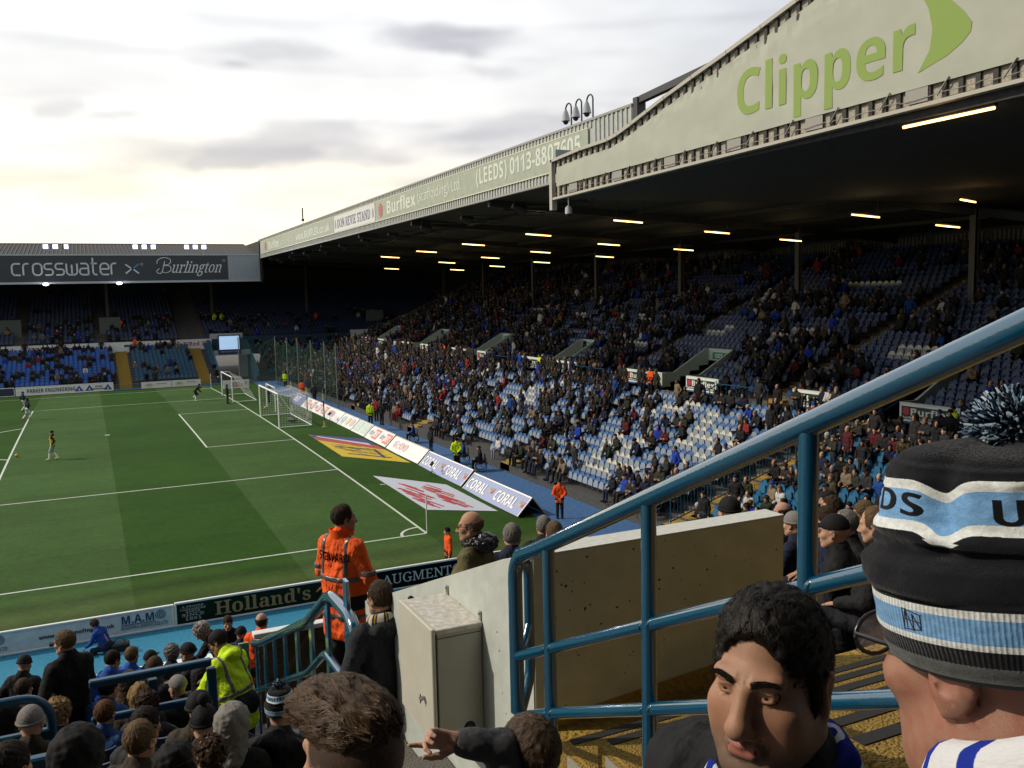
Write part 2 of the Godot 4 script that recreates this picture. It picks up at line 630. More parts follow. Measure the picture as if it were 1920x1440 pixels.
func gloss(r: float, g: float, b: float) -> StandardMaterial3D:     # thick brushed gloss paint
	var m := StandardMaterial3D.new()
	m.albedo_color = Color(r, g, b).linear_to_srgb()
	m.roughness = 0.16
	m.metallic_specular = 0.75
	m.clearcoat_enabled = true
	m.clearcoat = 1.0
	m.clearcoat_roughness = 0.08
	m.normal_enabled = true
	m.normal_texture = ntex(.05, Color.BLACK, Color.WHITE, 256, 77, 3, true, 2.5)
	m.normal_scale = .22
	m.uv1_triplanar = true
	m.uv1_world_triplanar = true
	m.uv1_scale = Vector3.ONE * 4.0
	return m

func structures() -> void:
	# ground sheet to the horizon, the pitch with its crown, the tracks round it
	struct("ground", MB.new().box(Vector3(-500, -0.4, -500), Vector3(500, -0.08, 500)), M.ground)
	pitch()
	var tr := MB.new()
	tr.box(Vector3(5.0, -0.08, -38.5), Vector3(8.1, 0.02, 39.6))
	struct("goal_end_track", tr, M.track_blue)
	struct("corner_track", MB.new().prism(PackedVector2Array([Vector2(3.2, -39.75), Vector2(8.1, -39.75), Vector2(8.1, -36.2), Vector2(5.0, -34.3), Vector2(4.9, -34.3)]), Transform3D(Basis(Vector3(1, 0, 0), Vector3(0, 0, -1), Vector3(0, 1, 0)), Vector3(0, -0.06, 0)), 0.094), M.track_blue)
	struct("touchline_track", MB.new().box(Vector3(-60, -0.08, 39.75), Vector3(8.1, 0.014, 45.2)), M.near_blue)
	struct("far_track", MB.new().box(Vector3(-60, -0.08, -39.6), Vector3(5.0, 0.012, -38.1)), M.track_blue)
	kop()
	west()
	near_stand()
	corner_roof()

func pitch_image() -> ImageTexture:
	var W := 1024
	var H := 1152
	var x0 := -46.0
	var z0 := -38.2
	var sx := 51.2 / W
	var sz := 78.2 / H
	var data := PackedByteArray()
	data.resize(W * H * 3)
	var n1 := noise(21, 0.05, 3)
	var n2 := noise(22, 0.7, 3)
	var n3 := noise(23, 0.22, 4)
	var n4 := noise(24, 3.0, 2)
	for j in H:
		var z := z0 + (j + 0.5) * sz
		for i in W:
			var x := x0 + (i + 0.5) * sx
			var k := fposmod(floor(-(x + n3.get_noise_2d(x, z) * 0.05) / 5.5), 2.0)
			var band := fposmod(floor((z + 4.0) / 5.7), 2.0)
			var light := 0.5 + (0.5 if k < 0.5 else -0.5)
			if x > 0.0: light = 0.25
			var c := Color(.023, .064, .007).lerp(Color(.042, .088, .022), light)
			c *= 1.0 + 0.10 * (band - 0.5)
			var w := n1.get_noise_2d(x, z) * 0.10 + n3.get_noise_2d(x, z) * 0.12 + n2.get_noise_2d(x, z) * 0.10 + n4.get_noise_2d(x, z) * 0.16
			if z > 34.4:   # worn grass by the touchline
				w += 0.16 * sin(z * 3.1 + n1.get_noise_2d(x, z) * 2.0) - 0.05
				c = c.lerp(Color(.075, .080, .030), 0.45 * smoothstep(34.4, 38.0, z) + 0.25 * n3.get_noise_2d(x, z))
			c *= 1.0 + w
			var s := c.linear_to_srgb()
			var o := (j * W + i) * 3
			data[o] = clampi(int(s.r * 255.0), 0, 255); data[o + 1] = clampi(int(s.g * 255.0), 0, 255); data[o + 2] = clampi(int(s.b * 255.0), 0, 255)
	return ImageTexture.create_from_image(Image.create_from_data(W, H, false, Image.FORMAT_RGB8, data))

func ground_strip(mb: MB, x0: float, x1: float, z0: float, z1: float, lift: float, seg := 40, uvs := false) -> void:
	for k in seg:
		var a := lerpf(z0, z1, float(k) / seg)
		var b := lerpf(z0, z1, float(k + 1) / seg)
		mb.quad(Vector3(x0, crown(b) + lift, b), Vector3(x1, crown(b) + lift, b), Vector3(x1, crown(a) + lift, a), Vector3(x0, crown(a) + lift, a),
			Vector2((x0 + 46.0) / 51.2, (b + 38.2) / 78.2), Vector2((x1 + 46.0) / 51.2, (b + 38.2) / 78.2), Vector2((x1 + 46.0) / 51.2, (a + 38.2) / 78.2), Vector2((x0 + 46.0) / 51.2, (a + 38.2) / 78.2))

func pitch() -> void:
	var gm := StandardMaterial3D.new()
	gm.albedo_texture = pitch_image()
	gm.roughness = 0.95
	gm.metallic_specular = 0.25
	var mb := MB.new()
	ground_strip(mb, -46.0, 5.02, -38.1, 39.8, 0.0, 80)
	var o := struct("pitch", mb, gm)
	o.set_meta("kind", "structure")
	var far := MB.new()
	ground_strip(far, -75.0, -46.0, -38.1, 39.8, 0.0, 40)
	struct("grass", far, mat(.05, .08, .022, 0.95))
	var ln := 0.052
	var lines := MB.new()
	ground_strip(lines, -ln, ln, -34.0, 34.0, 0.005)                    # goal line
	for s in [-1.0, 1.0]:
		ground_strip(lines, -75, -ln, s * 34.0 - ln, s * 34.0 + ln, 0.005, 1)
		ground_strip(lines, -16.5, -ln, s * 20.16 - ln, s * 20.16 + ln, 0.005, 1)
		ground_strip(lines, -5.5, -ln, s * 9.16 - ln, s * 9.16 + ln, 0.005, 1)
	ground_strip(lines, -16.5 - ln, -16.5 + ln, -20.16 - ln, 20.16 + ln, 0.005)
	ground_strip(lines, -5.5 - ln, -5.5 + ln, -9.16 - ln, 9.16 + ln, 0.005)
	ground_strip(lines, -11.15, -10.85, -0.13, 0.13, 0.005, 1)          # penalty spot
	ground_strip(lines, 0.9, 2.0, 24.8, 24.9, 0.005, 1)
	for k in 24:                                                        # arc of the penalty area, corner arc
		var a0 := lerpf(-0.925, 0.925, k / 24.0)
		var a1 := lerpf(-0.925, 0.925, (k + 1) / 24.0)
		var q: Array[Vector3] = []
		for e in [[a0, 9.22], [a0, 9.08], [a1, 9.08], [a1, 9.22]]:
			var z: float = sin(e[0]) * e[1]
			q.append(Vector3(-11.0 - cos(e[0]) * e[1], crown(z) + 0.005, z))
		lines.quad(q[3], q[2], q[1], q[0])
	for s in [-1.0, 1.0]:
		for k in 10:
			var q: Array[Vector3] = []
			for e in [[k, 1.06], [k, 0.94], [k + 1, 0.94], [k + 1, 1.06]]:
				var an: float = PI * 0.5 * e[0] / 10.0
				var z: float = s * (34.0 - sin(an) * e[1])
				q.append(Vector3(-cos(an) * e[1], crown(z) + 0.006, z))
			if s > 0: lines.quad(q[3], q[2], q[1], q[0])
			else: lines.quad(q[0], q[1], q[2], q[3])
	struct("pitch_marking", lines, mat(.50, .54, .48, .9))

func burflex_sign(parent: Node, x: float, z0: float, z1: float, y0: float, y1: float) -> void:
	var b := part("sign_board", MB.new().cbox(Vector3(x - 0.03, y0, z0), Vector3(x, y1, z1), 0.01), M.sign_green, parent)
	var fr := MB.new()
	for e in [[y0 - 0.05, y0 + 0.03, z0 - 0.05, z1 + 0.05], [y1 - 0.03, y1 + 0.05, z0 - 0.05, z1 + 0.05], [y0, y1, z0 - 0.05, z0 + 0.03], [y0, y1, z1 - 0.03, z1 + 0.05]]:
		fr.box(Vector3(x - 0.045, e[0], e[2]), Vector3(x + 0.005, e[1], e[3]))
	part("frame", fr, M.white, b)
	var h := y1 - y0
	var hex := PackedVector2Array()
	for k in 6: hex.append(Vector2(cos(TAU * k / 6.0 + PI / 6), sin(TAU * k / 6.0 + PI / 6)) * h * 0.30)
	part("badge", MB.new().prism(hex, Transform3D(Basis(Vector3(0, 0, 1), Vector3(0, 1, 0), Vector3(-1, 0, 0)), Vector3(x - 0.032, y0 + h * 0.60, z0 + h * 0.42)), 0.01), M.red, b)
	write(b, "Burflex", "Droid Sans,700", Vector3(x - 0.032, y0 + h * 0.34, z0 + h * 0.80), Vector3(0, 0, 1), Vector3.UP, minf((z1 - z0) - h * 0.95, h * 3.6), h * 0.52, M.white)
	write(b, "burflex.co.uk 0113-8807605", "Droid Sans,700", Vector3(x - 0.032, y0 + h * 0.10, z0 + h * 0.15), Vector3(0, 0, 1), Vector3.UP, (z1 - z0) - h * 0.3, h * 0.17, M.white)

var openings := [[-19.44, -21.96], [-4.66, -6.74], [7.85, 9.97], [23.19, 25.55], [38.3, 40.44], [-37.0, -34.75]]
var lower_aisles := [-35.9, -20.7, -5.7, 8.9, 24.4, 39.4]
var upper_aisles := [-28.0, -12.8, 2.3, 17.4, 32.6, 47.5]

func in_opening(z: float, pad := 0.0) -> bool:
	for o in openings:
		if z > minf(o[0], o[1]) - pad and z < maxf(o[0], o[1]) + pad: return true
	return false

func kop() -> void:
	var t := thing("goal_end_stand", "large all-seated covered stand behind the goal with long grey roof fascia", "stand")
	var zs := [-42.0, 62.0]
	var low := MB.new()
	for i in 15:
		var x := 8.0 + i * 0.7333
		var y := 0.45 + 0.22 * i
		low.box(Vector3(x, y - 0.9, zs[0]), Vector3(x + 0.7333, y, zs[1]))
	part("lower_terrace", low, nmat(lin(.035, .036, .038), lin(.085, .083, .08), .02, .5, .9, 0.0, 40), t)
	var cuts: Array[float] = [zs[0]]
	var ops := openings.duplicate()
	ops.sort_custom(func(a, b): return minf(a[0], a[1]) < minf(b[0], b[1]))
	for o in ops: cuts.append_array([minf(o[0], o[1]), maxf(o[0], o[1])])
	cuts.append(zs[1])
	var up := MB.new()
	for i in 28:
		var x := 19.0 + i * 0.71
		var y := 3.75 + 0.291 * i
		if i < 5:
			for k in range(0, cuts.size(), 2): up.box(Vector3(x, y - 1.2, cuts[k]), Vector3(x + 0.71, y, cuts[k + 1]))
		else: up.box(Vector3(x, y - 0.9, zs[0]), Vector3(x + 0.71, y, zs[1]))
	part("upper_terrace", up, M.terrace, t)
	part("passage_floor", MB.new().box(Vector3(17.5, 1.4, zs[0]), Vector3(24.0, 2.1, zs[1])), M.black, t)
	# aisles of half steps with yellow edges
	for z in lower_aisles:
		var a := MB.new()
		for i in 30: a.box(Vector3(8.0 + i * 0.3667, 0.1 + 0.11 * i, z - 0.55), Vector3(8.0 + (i + 1) * 0.3667, 0.455 + 0.11 * i, z + 0.55))
		part("aisle_steps", a, M.yellow_step, t)
	for z in upper_aisles:
		var a := MB.new()
		for i in 54: a.box(Vector3(19.02 + i * 0.355, 3.4 + 0.1455 * i, z - 0.5), Vector3(19.02 + (i + 1) * 0.355, 3.757 + 0.1455 * i, z + 0.5))
		part("aisle_steps", a, M.yellow_step, t)
	# front wall of the upper tier, exits with their side walls, signs
	for o in ops:
		var za := minf(o[0], o[1])
		var zb := maxf(o[0], o[1])
		var e := part("exit_wall", MB.new().box(Vector3(19.1, 2.2, za - 4.2), Vector3(19.22, 4.62, za)), M.mint_wall, t)
		part("front_wall", MB.new().box(Vector3(19.1, 2.2, zb), Vector3(19.22, 4.62, zb + 2.9)), M.mint_wall, e)
		for z in [za - 0.12, zb]:
			part("side_wall", MB.new().prism(PackedVector2Array([Vector2(19.22, 2.2), Vector2(22.75, 2.2), Vector2(22.75, 5.95), Vector2(22.4, 5.95), Vector2(20.0, 4.62), Vector2(19.22, 4.62)]), Transform3D(Basis(), Vector3(0, 0, z)), 0.12), M.mint_wall, e)
		part("end_wall", MB.new().box(Vector3(22.55, 2.2, za), Vector3(22.74, 5.94, zb)), M.mint_wall, e)
		burflex_sign(e, 19.09, za - 3.9, za - 0.5, 3.88, 4.5)
		burflex_sign(e, 19.09, zb + 0.12, zb + 2.7, 3.88, 4.5)
		var ex := part("exit_sign", MB.new().box(Vector3(22.5, 5.30, za + 0.45), Vector3(22.54, 5.72, zb - 0.45)), M.exit_green, e)
		write(ex, "EXIT", "Droid Sans,700", Vector3(22.49, 5.39, za + 0.75), Vector3(0, 0, 1), Vector3.UP, (zb - za) - 1.7, 0.25, M.white)
		part("arrow", MB.new().prism(PackedVector2Array([Vector2(-.04, .26), Vector2(-.04, .12), Vector2(-.12, .12), Vector2(0, 0), Vector2(.12, .12), Vector2(.04, .12), Vector2(.04, .26)]), Transform3D(Basis(Vector3(0, 0, 1), Vector3.UP, Vector3(-1, 0, 0)), Vector3(22.5, 5.38, zb - 0.7)), 0.01), M.white, ex)
		# blue kick wall and stair railing by the exit
		part("kick_wall", MB.new().box(Vector3(19.0, 2.9, zb + 0.05), Vector3(19.09, 3.82, zb + 2.85)), mat(.02, .09, .22, 0.6), e)
		part("kick_wall", MB.new().box(Vector3(19.0, 2.9, za - 4.15), Vector3(19.09, 3.82, za - 0.1)), mat(.02, .09, .22, 0.6), e)
		var rl := MB.new()
		for dz in [3.1, 5.4]:
			for k in 4: rl.rod(Vector3(18.9 - k * 0.55, 3.3 - k * 0.2, zb + dz), Vector3(18.9 - k * 0.55, 4.4 - k * 0.2, zb + dz), 0.028, 6)
			for h in [4.4, 3.9]: rl.rod(Vector3(19.0, h, zb + dz), Vector3(17.2, h - 0.62, zb + dz), 0.028, 6)
		rl.rod(Vector3(19.0, 4.4, zb + 2.9), Vector3(19.0, 4.4, zb + 7.0), 0.03, 6)
		for k in 6: rl.rod(Vector3(19.0, 3.4, zb + 2.9 + k * 0.8), Vector3(19.0, 4.4, zb + 2.9 + k * 0.8), 0.024, 6)
		part("railing", rl, M.dark_rail, e)
	# divider wall at the far end, back wall of ribbed sheet between frames
	part("divider_wall", MB.new().prism(PackedVector2Array([Vector2(19.2, 2.0), Vector2(34, 8.0), Vector2(34, 10.9), Vector2(19.2, 4.7)]), Transform3D(Basis(), Vector3(0, 0, -42.3)), 0.25), nmat(lin(.09, .09, .07), lin(.15, .145, .115), .02, .4, .9), t)
	var bw := MB.new()
	bw.box(Vector3(38.9, 10.5, -42), Vector3(39.1, 13.2, 62)).box(Vector3(38.9, 0, -75), Vector3(39.1, 13.2, -42))
	var pan := part("back_wall", bw, M.dark_steel, t)
	var ribs := MB.new()
	var z := -40.0
	while z < 61.0:
		if fposmod(z, 4.2) > 0.6: ribs.box(Vector3(38.84, 11.55, z), Vector3(38.9, 12.75, z + 0.16))
		z += 0.3
	part("ribbed_sheet", ribs, mat(.15, .14, .11, 0.7), pan)
	# roof, beams, columns
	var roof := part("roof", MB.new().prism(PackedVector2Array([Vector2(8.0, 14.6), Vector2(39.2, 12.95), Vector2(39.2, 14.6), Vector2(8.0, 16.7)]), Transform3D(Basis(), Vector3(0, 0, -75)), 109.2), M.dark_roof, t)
	for k in 11:
		var zz := -52.7 + k * 12.6
		part("roof_beam", MB.new().prism(PackedVector2Array([Vector2(8.1, 14.2), Vector2(30, 13.05), Vector2(38.9, 12.4), Vector2(38.9, 13.0), Vector2(8.1, 14.62)]), Transform3D(Basis(), Vector3(0, 0, zz - 0.1)), 0.2), M.dark_steel, roof)
		if zz > -42 and zz < 55:
			var c := MB.new()
			c.box(Vector3(29.85, 8.0, zz - 0.17), Vector3(29.88, 13.4, zz + 0.17)).box(Vector3(30.12, 8.0, zz - 0.17), Vector3(30.15, 13.4, zz + 0.17)).box(Vector3(29.88, 8.0, zz - 0.04), Vector3(30.12, 13.4, zz + 0.04))
			part("column", c, mat(.075, .07, .065, 0.55), t)
	for x in [12.0, 17.0, 22.0, 27.0, 33.0]:
		part("purlin", MB.new().box(Vector3(x, 14.62 - (x - 8.0) * 0.053 - 0.22, -75), Vector3(x + 0.12, 14.62 - (x - 8.0) * 0.053, 34)), M.dark_steel, roof)
	for k in 30:    # bracing seen against the underside
		var zz := -50.0 + k * 2.8
		part("brace", MB.new().bar(Vector3(9.0 + (k % 2) * 4.0, 14.25, zz), Vector3(13.0 - (k % 2) * 4.0, 14.1, zz + 2.8), 0.07, 0.07), M.dark_steel, roof)
	kop_fascia(t)

func kop_fascia(t: Node) -> void:
	var fa := part("fascia", MB.new().box(Vector3(7.9, 14.58, -45.0), Vector3(8.0, 16.72, 37.2)), M.fascia_steel, t)
	var ribs := MB.new()
	var z := -44.9
	while z < 37.1:
		ribs.box(Vector3(7.85, 14.6, z), Vector3(7.9, 15.02, z + 0.13))
		ribs.box(Vector3(7.85, 16.42, z), Vector3(7.9, 16.7, z + 0.13))
		if z > 34.0: ribs.box(Vector3(7.85, 15.02, z), Vector3(7.9, 16.42, z + 0.13))
		z += 0.34
	part("rib", ribs, M.fascia_steel, fa)
	part("edge_trim", MB.new().box(Vector3(7.83, 16.7, -45.1), Vector3(8.05, 16.8, 37.2)).box(Vector3(7.83, 14.5, -45.1), Vector3(8.0, 14.6, 37.2)).box(Vector3(7.8, 14.5, -45.2), Vector3(8.05, 16.8, -44.95)), mat(.28, .28, .26, .5), fa)
	part("sign_edge", MB.new().box(Vector3(7.80, 16.40, -43), Vector3(7.85, 16.44, 33.9)).box(Vector3(7.80, 14.98, -43), Vector3(7.85, 15.03, 33.9)), mat(.62, .58, .44, .35), fa)
	var sg := part("sign_panel", MB.new().box(Vector3(7.81, 15.03, -43.0), Vector3(7.85, 16.40, -8.7)).box(Vector3(7.81, 15.03, 3.3), Vector3(7.85, 16.40, 33.9)), M.fascia_sign, fa)
	var lt := mat(.60, .63, .56, 0.6)
	var R := Vector3(0, 0, 1)
	var X := 7.808
	write(sg, "Burflex", "Droid Sans,700", Vector3(X, 15.22, -38.7), R, Vector3.UP, 6.0, 0.95, lt)
	write(sg, "(scaffolding) Ltd", "Droid Sans", Vector3(X, 15.2, -32.0), R, Vector3.UP, 6.6, 0.75, lt)
	write(sg, "www.BURFLEX.co.uk", "Droid Sans,700", Vector3(X, 15.30, -23.9), R, Vector3.UP, 13.6, 0.75, lt)
	write(sg, "Burflex", "Droid Sans,700", Vector3(X, 15.30, 6.1), R, Vector3.UP, 6.0, 0.95, lt)
	write(sg, "(scaffolding) Ltd", "Droid Sans", Vector3(X, 15.30, 12.5), R, Vector3.UP, 7.1, 0.85, lt)
	write(sg, "(LEEDS) 0113-8807605", "Droid Sans,700", Vector3(X, 15.28, 22.0), R, Vector3.UP, 11.3, 1.0, lt)
	for zc in [-40.6, 4.6]:
		var hex := PackedVector2Array()
		for k in 6: hex.append(Vector2(cos(TAU * k / 6.0 + PI / 6), sin(TAU * k / 6.0 + PI / 6)) * 0.52)
		part("badge", MB.new().prism(hex, Transform3D(Basis(R, Vector3.UP, Vector3(-1, 0, 0)), Vector3(X, 15.72, zc)), 0.02), mat(.40, .10, .10, .5), sg)
	var rv := part("stand_name_panel", MB.new().box(Vector3(7.80, 15.05, -8.6), Vector3(7.85, 16.38, 3.2)), mat(.60, .60, .58, .5), fa)
	write(rv, "DON REVIE STAND", "Droid Serif", Vector3(7.795, 15.35, -7.6), R, Vector3.UP, 9.6, 0.72, mat(.10, .10, .20, .5))
	for zc in [-8.15, 2.7]:
		part("crest", MB.new().ellipsoid(Transform3D(Basis(), Vector3(7.80, 15.7, zc)), Vector3(0.02, 0.4, 0.22), 14, 8), mat(.25, .25, .28, .5), rv)
	# open framework at the near end of the fascia
	var fr := MB.new()
	fr.box(Vector3(7.9, 14.7, 37.2), Vector3(8.3, 17.0, 37.5))
	fr.bar(Vector3(8.1, 16.9, 37.5), Vector3(8.1, 17.5, 48), 0.25, 0.25).bar(Vector3(8.1, 16.1, 37.5), Vector3(8.1, 16.3, 48), 0.2, 0.2).bar(Vector3(8.1, 16.1, 38.0), Vector3(8.1, 16.9, 40.0), 0.12, 0.12)
	part("end_frame", fr, mat(.05, .05, .055, .6), fa)
	# floodlights hanging under the front edge, small speakers
	for k in 12:
		var zz := -38.0 + k * 7.0
		var s := MB.new()
		s.rod(Vector3(8.6, 14.5, zz), Vector3(8.6, 14.1, zz), 0.03, 6)
		s.tube(pv([Vector3(8.5, 14.05, zz), Vector3(8.9, 13.95, zz), Vector3(9.15, 13.85, zz)]), pf([0.12, 0.22, 0.30]), 10)
		part("loudspeaker", s, M.dark_steel, t)

func west() -> void:
	var t := thing("far_stand", "covered stand along the far touchline with dark sponsor fascia and tiled roof", "stand")
	var low := MB.new()
	for i in 13: low.box(Vector3(-90, -0.3 + 0.25 * i, -39.5 - 0.75 * (i + 1)), Vector3(1.5, 0.5 + 0.25 * i, -39.5 - 0.75 * i))
	part("lower_terrace", low, M.terrace, t)
	var up := MB.new()
	for i in 28: up.box(Vector3(-90, 3.2 + 0.27 * i, -49.7 - 0.75 * (i + 1)), Vector3(38, 4.6 + 0.27 * i, -49.7 - 0.75 * i))
	part("upper_terrace", up, M.terrace, t)
	# corner block beside the tunnel
	var cor := MB.new()
	for i in 12: cor.box(Vector3(6.0 + i * 0.2, -0.3 + 0.27 * i, -39.5 - 0.8 * (i + 1)), Vector3(20, 0.5 + 0.27 * i, -39.5 - 0.8 * i))
	part("corner_terrace", cor, M.terrace, t)
	part("middle_wall", MB.new().box(Vector3(-90, 2.6, -49.7), Vector3(2.2, 4.75, -49.45)).box(Vector3(20, 2.6, -49.7), Vector3(38, 5.2, -49.45)), M.white_board, t)
	part("corner_wall", MB.new().box(Vector3(2.2, 2.6, -49.7), Vector3(20, 4.9, -49.45)), mat(.02, .05, .09, .7), t)
	var red := mat(.35, .03, .04, .5)
	var mw: Node = t.get_child(t.get_child_count() - 2)
	for x in [-21.5, -18.1, -15.2, -3.9, -1.2, 1.0]:
		write(mw, "32Red", "Droid Sans,700", Vector3(x, 3.95, -49.43), Vector3(1, 0, 0), Vector3.UP, 1.9 if x < 0.5 else 1.15, 0.55, red)
	part("exit_sign", MB.new().box(Vector3(-7.9, 4.15, -49.44), Vector3(-6.7, 4.4, -49.40)), mat(.02, .10, .06, .5), mw)
	for x in [-8.3, 0.1]:
		var a := MB.new()
		for i in 26: a.box(Vector3(x - 0.65, -0.2 + 0.125 * i, -39.48 - 0.375 * (i + 1)), Vector3(x + 0.65, 0.507 + 0.125 * i, -39.48 - 0.375 * i))
		part("aisle_steps", a, M.yellow_step, t)
	for x in [-19.0, -10.5, -1.0, 1.2]:
		var a := MB.new()
		for i in 28: a.box(Vector3(x - 0.5, 3.5 + 0.27 * i, -49.72 - 0.75 * (i + 1)), Vector3(x + 0.5, 4.608 + 0.27 * i, -49.72 - 0.75 * i))
		part("aisle_steps", a, M.yellow_step, t)
	for x in [-22.0, -9.3, 3.4, 16.0]:
		part("column", MB.new().box(Vector3(x - 0.15, 4.5, -57.2), Vector3(x + 0.15, 14.0, -56.9)), mat(.10, .10, .06, .6), t)
	for x in [-20.0, -9.2, 24.5]:
		part("exit_wall", MB.new().box(Vector3(x - 1.2, 5.6, -53.2), Vector3(x + 1.2, 7.7, -53.0)), mat(.12, .14, .12, .8), t)
	part("back_wall", MB.new().box(Vector3(-90, 9.0, -72.0), Vector3(39, 15, -71.6)), M.dark_steel, t)
	# roof: tiled slope above, dark underside
	var rf := part("roof", MB.new().prism(PackedVector2Array([Vector2(45.0, 14.75), Vector2(45.0, 12.0), Vector2(72.0, 13.0), Vector2(72.0, 14.0), Vector2(58.0, 16.9)]), Transform3D(Basis(Vector3(0, 0, -1), Vector3.UP, Vector3(1, 0, 0)), Vector3(-90, 0, 0)), 98.2), M.dark_roof, t)
	var rr := MB.new()
	var x := -40.0
	while x < 8.0:
		rr.bar(Vector3(x, 14.80, -45.1), Vector3(x, 16.93, -58.0), 0.10, 0.07)
		x += 0.42
	part("roof_rib", rr, mat(.075, .070, .062, .8), rf)
	part("ridge_cap", MB.new().box(Vector3(-90, 16.86, -58.2), Vector3(8.1, 17.0, -57.8)), mat(.09, .085, .075, .8), rf)
	var fa := part("fascia", MB.new().box(Vector3(-90, 11.75, -45.0), Vector3(7.85, 14.95, -44.9)), mat(.30, .34, .38, .5), t)
	part("sign_panel", MB.new().box(Vector3(-90, 11.95, -44.9), Vector3(4.0, 14.85, -44.86)), mat(.030, .036, .044, .45), fa)
	part("edge_trim", MB.new().box(Vector3(-90, 11.72, -44.9), Vector3(7.85, 11.95, -44.82)).box(Vector3(-90, 14.86, -44.95), Vector3(7.85, 15.02, -44.80)), mat(.36, .40, .44, .45), fa)
	var ribs := MB.new()
	x = 4.1
	while x < 7.8:
		ribs.box(Vector3(x, 11.96, -44.9), Vector3(x + 0.12, 14.85, -44.85))
		x += 0.28
	part("rib", ribs, mat(.32, .37, .42, .5), fa)
	part("corner_post", MB.new().box(Vector3(7.75, 11.6, -45.2), Vector3(8.0, 16.6, -44.75)), mat(.02, .02, .022, .6), fa)
	var lt := mat(.52, .56, .60, .5)
	strokes(fa, "crosswater", Vector3(-18.8, 12.72, -44.85), 10.9, 1.25, lt)
	# the crossed mark after the name
	var cm := MB.new()
	cm.bar(Vector3(-7.35, 12.8, -44.84), Vector3(-6.75, 13.3, -44.84), 0.03, 0.15, Vector3(-1, 1, 0)).bar(Vector3(-5.95, 12.8, -44.84), Vector3(-6.5, 13.28, -44.84), 0.03, 0.15, Vector3(1, 1, 0)).bar(Vector3(-7.35, 13.85, -44.84), Vector3(-6.75, 13.4, -44.84), 0.03, 0.15, Vector3(1, 1, 0))
	part("emblem", cm, lt, fa)
	part("emblem", MB.new().bar(Vector3(-5.9, 13.9, -44.84), Vector3(-6.5, 13.42, -44.84), 0.03, 0.15, Vector3(-1, 1, 0)), mat(.05, .22, .42, .5), fa)
	script_word(fa, Vector3(-4.0, 12.85, -44.84), mat(.60, .62, .64, .5))
	for q in [[-5.6, 13.85], [3.55, 14.25]]:
		part("mark", MB.new().tube(circle(Vector3(q[0], q[1], -44.84), 0.13, Vector3(1, 0, 0), Vector3.UP), pf([0.02]), 5, false), lt, fa)

func circle(c: Vector3, r: float, a: Vector3, b: Vector3, from := 0.0, to := TAU, seg := 16) -> PackedVector3Array:
	var p := PackedVector3Array()
	for k in seg + 1:
		var an := lerpf(from, to, float(k) / seg)
		p.append(c + a * cos(an) * r + b * sin(an) * r)
	return p

# rounded square letters of one even stroke, cells one unit wide and one high
func strokes(parent: Node, word: String, at: Vector3, width: float, xh: float, m: Material) -> void:
	var G := {
		"c": [[1, 1, .25, 1, 0, .8, 0, .2, .25, 0, 1, 0]], "r": [[0, 0, 0, .8, .25, 1, .8, 1]], "o": [[.25, 0, .75, 0, 1, .2, 1, .8, .75, 1, .25, 1, 0, .8, 0, .2, .25, 0]],
		"s": [[.95, 1, .2, 1, 0, .85, 0, .62, .2, .5, .8, .5, 1, .38, 1, .15, .8, 0, .05, 0]], "w": [[0, 1, 0, .2, .2, 0, .8, 0, 1, .2, 1, 1], [.5, .9, .5, 0]],
		"a": [[.1, 1, .8, 1, 1, .8, 1, 0, .2, 0, 0, .15, 0, .42, .2, .56, 1, .56]], "t": [[.3, 1.5, .3, .2, .5, 0, .9, 0], [0, 1, .9, 1]], "e": [[1, 0, .25, 0, 0, .2, 0, .8, .25, 1, .75, 1, 1, .8, 1, .5, 0, .5]]}
	var adv := {"c": 1.0, "r": .82, "o": 1.05, "s": 1.0, "w": 1.3, "a": 1.05, "t": .85, "e": 1.05}
	var total := 0.0
	for ch in word: total += adv[ch] + 0.32
	var k := width / total
	var x := 0.0
	for ch in word:
		var mb := MB.new()
		for s in G[ch]:
			var p := PackedVector3Array()
			for i in range(0, s.size(), 2): p.append(at + Vector3((x + s[i] * (adv[ch])) * k, s[i + 1] * xh, 0))
			for i in p.size() - 1:
				mb.bar(p[i], p[i + 1], 0.04, 0.17, Vector3(-(p[i + 1] - p[i]).y, (p[i + 1] - p[i]).x, 0).normalized())
		part("letter", mb, m, parent)
		x += adv[ch] + 0.32

func script_word(parent: Node, at: Vector3, m: Material) -> void:
	# a flowing copperplate hand: the capital drawn as a swash, the rest slanted
	var mb := MB.new()
	var B := [[.9, 1.35], [.55, .1], [.15, -.05], [0.0, .2], [.3, .5]]
	var B2 := [[.05, 1.05], [.2, 1.5], [.9, 1.75], [1.55, 1.5], [1.35, 1.0], [.75, .85], [1.45, .75], [1.5, .25], [1.0, 0], [.55, .12]]
	for s in [B, B2]:
		var cv := Curve3D.new()
		for i in s.size():
			var p := Vector3(s[i][0], s[i][1], 0)
			var a := Vector3(s[maxi(i - 1, 0)][0], s[maxi(i - 1, 0)][1], 0)
			var b := Vector3(s[mini(i + 1, s.size() - 1)][0], s[mini(i + 1, s.size() - 1)][1], 0)
			cv.add_point(at + p, -(b - a) * 0.2, (b - a) * 0.2)
		mb.tube(cv.tessellate(4, 4), pf([0.045]), 5)
	part("letter", mb, m, parent)
	write(parent, "urlington", "Droid Serif", at + Vector3(1.35, -0.42, -0.01), Vector3(1, 0, 0), Vector3.UP, 5.6, 1.75, m, 0.02, 0.35)

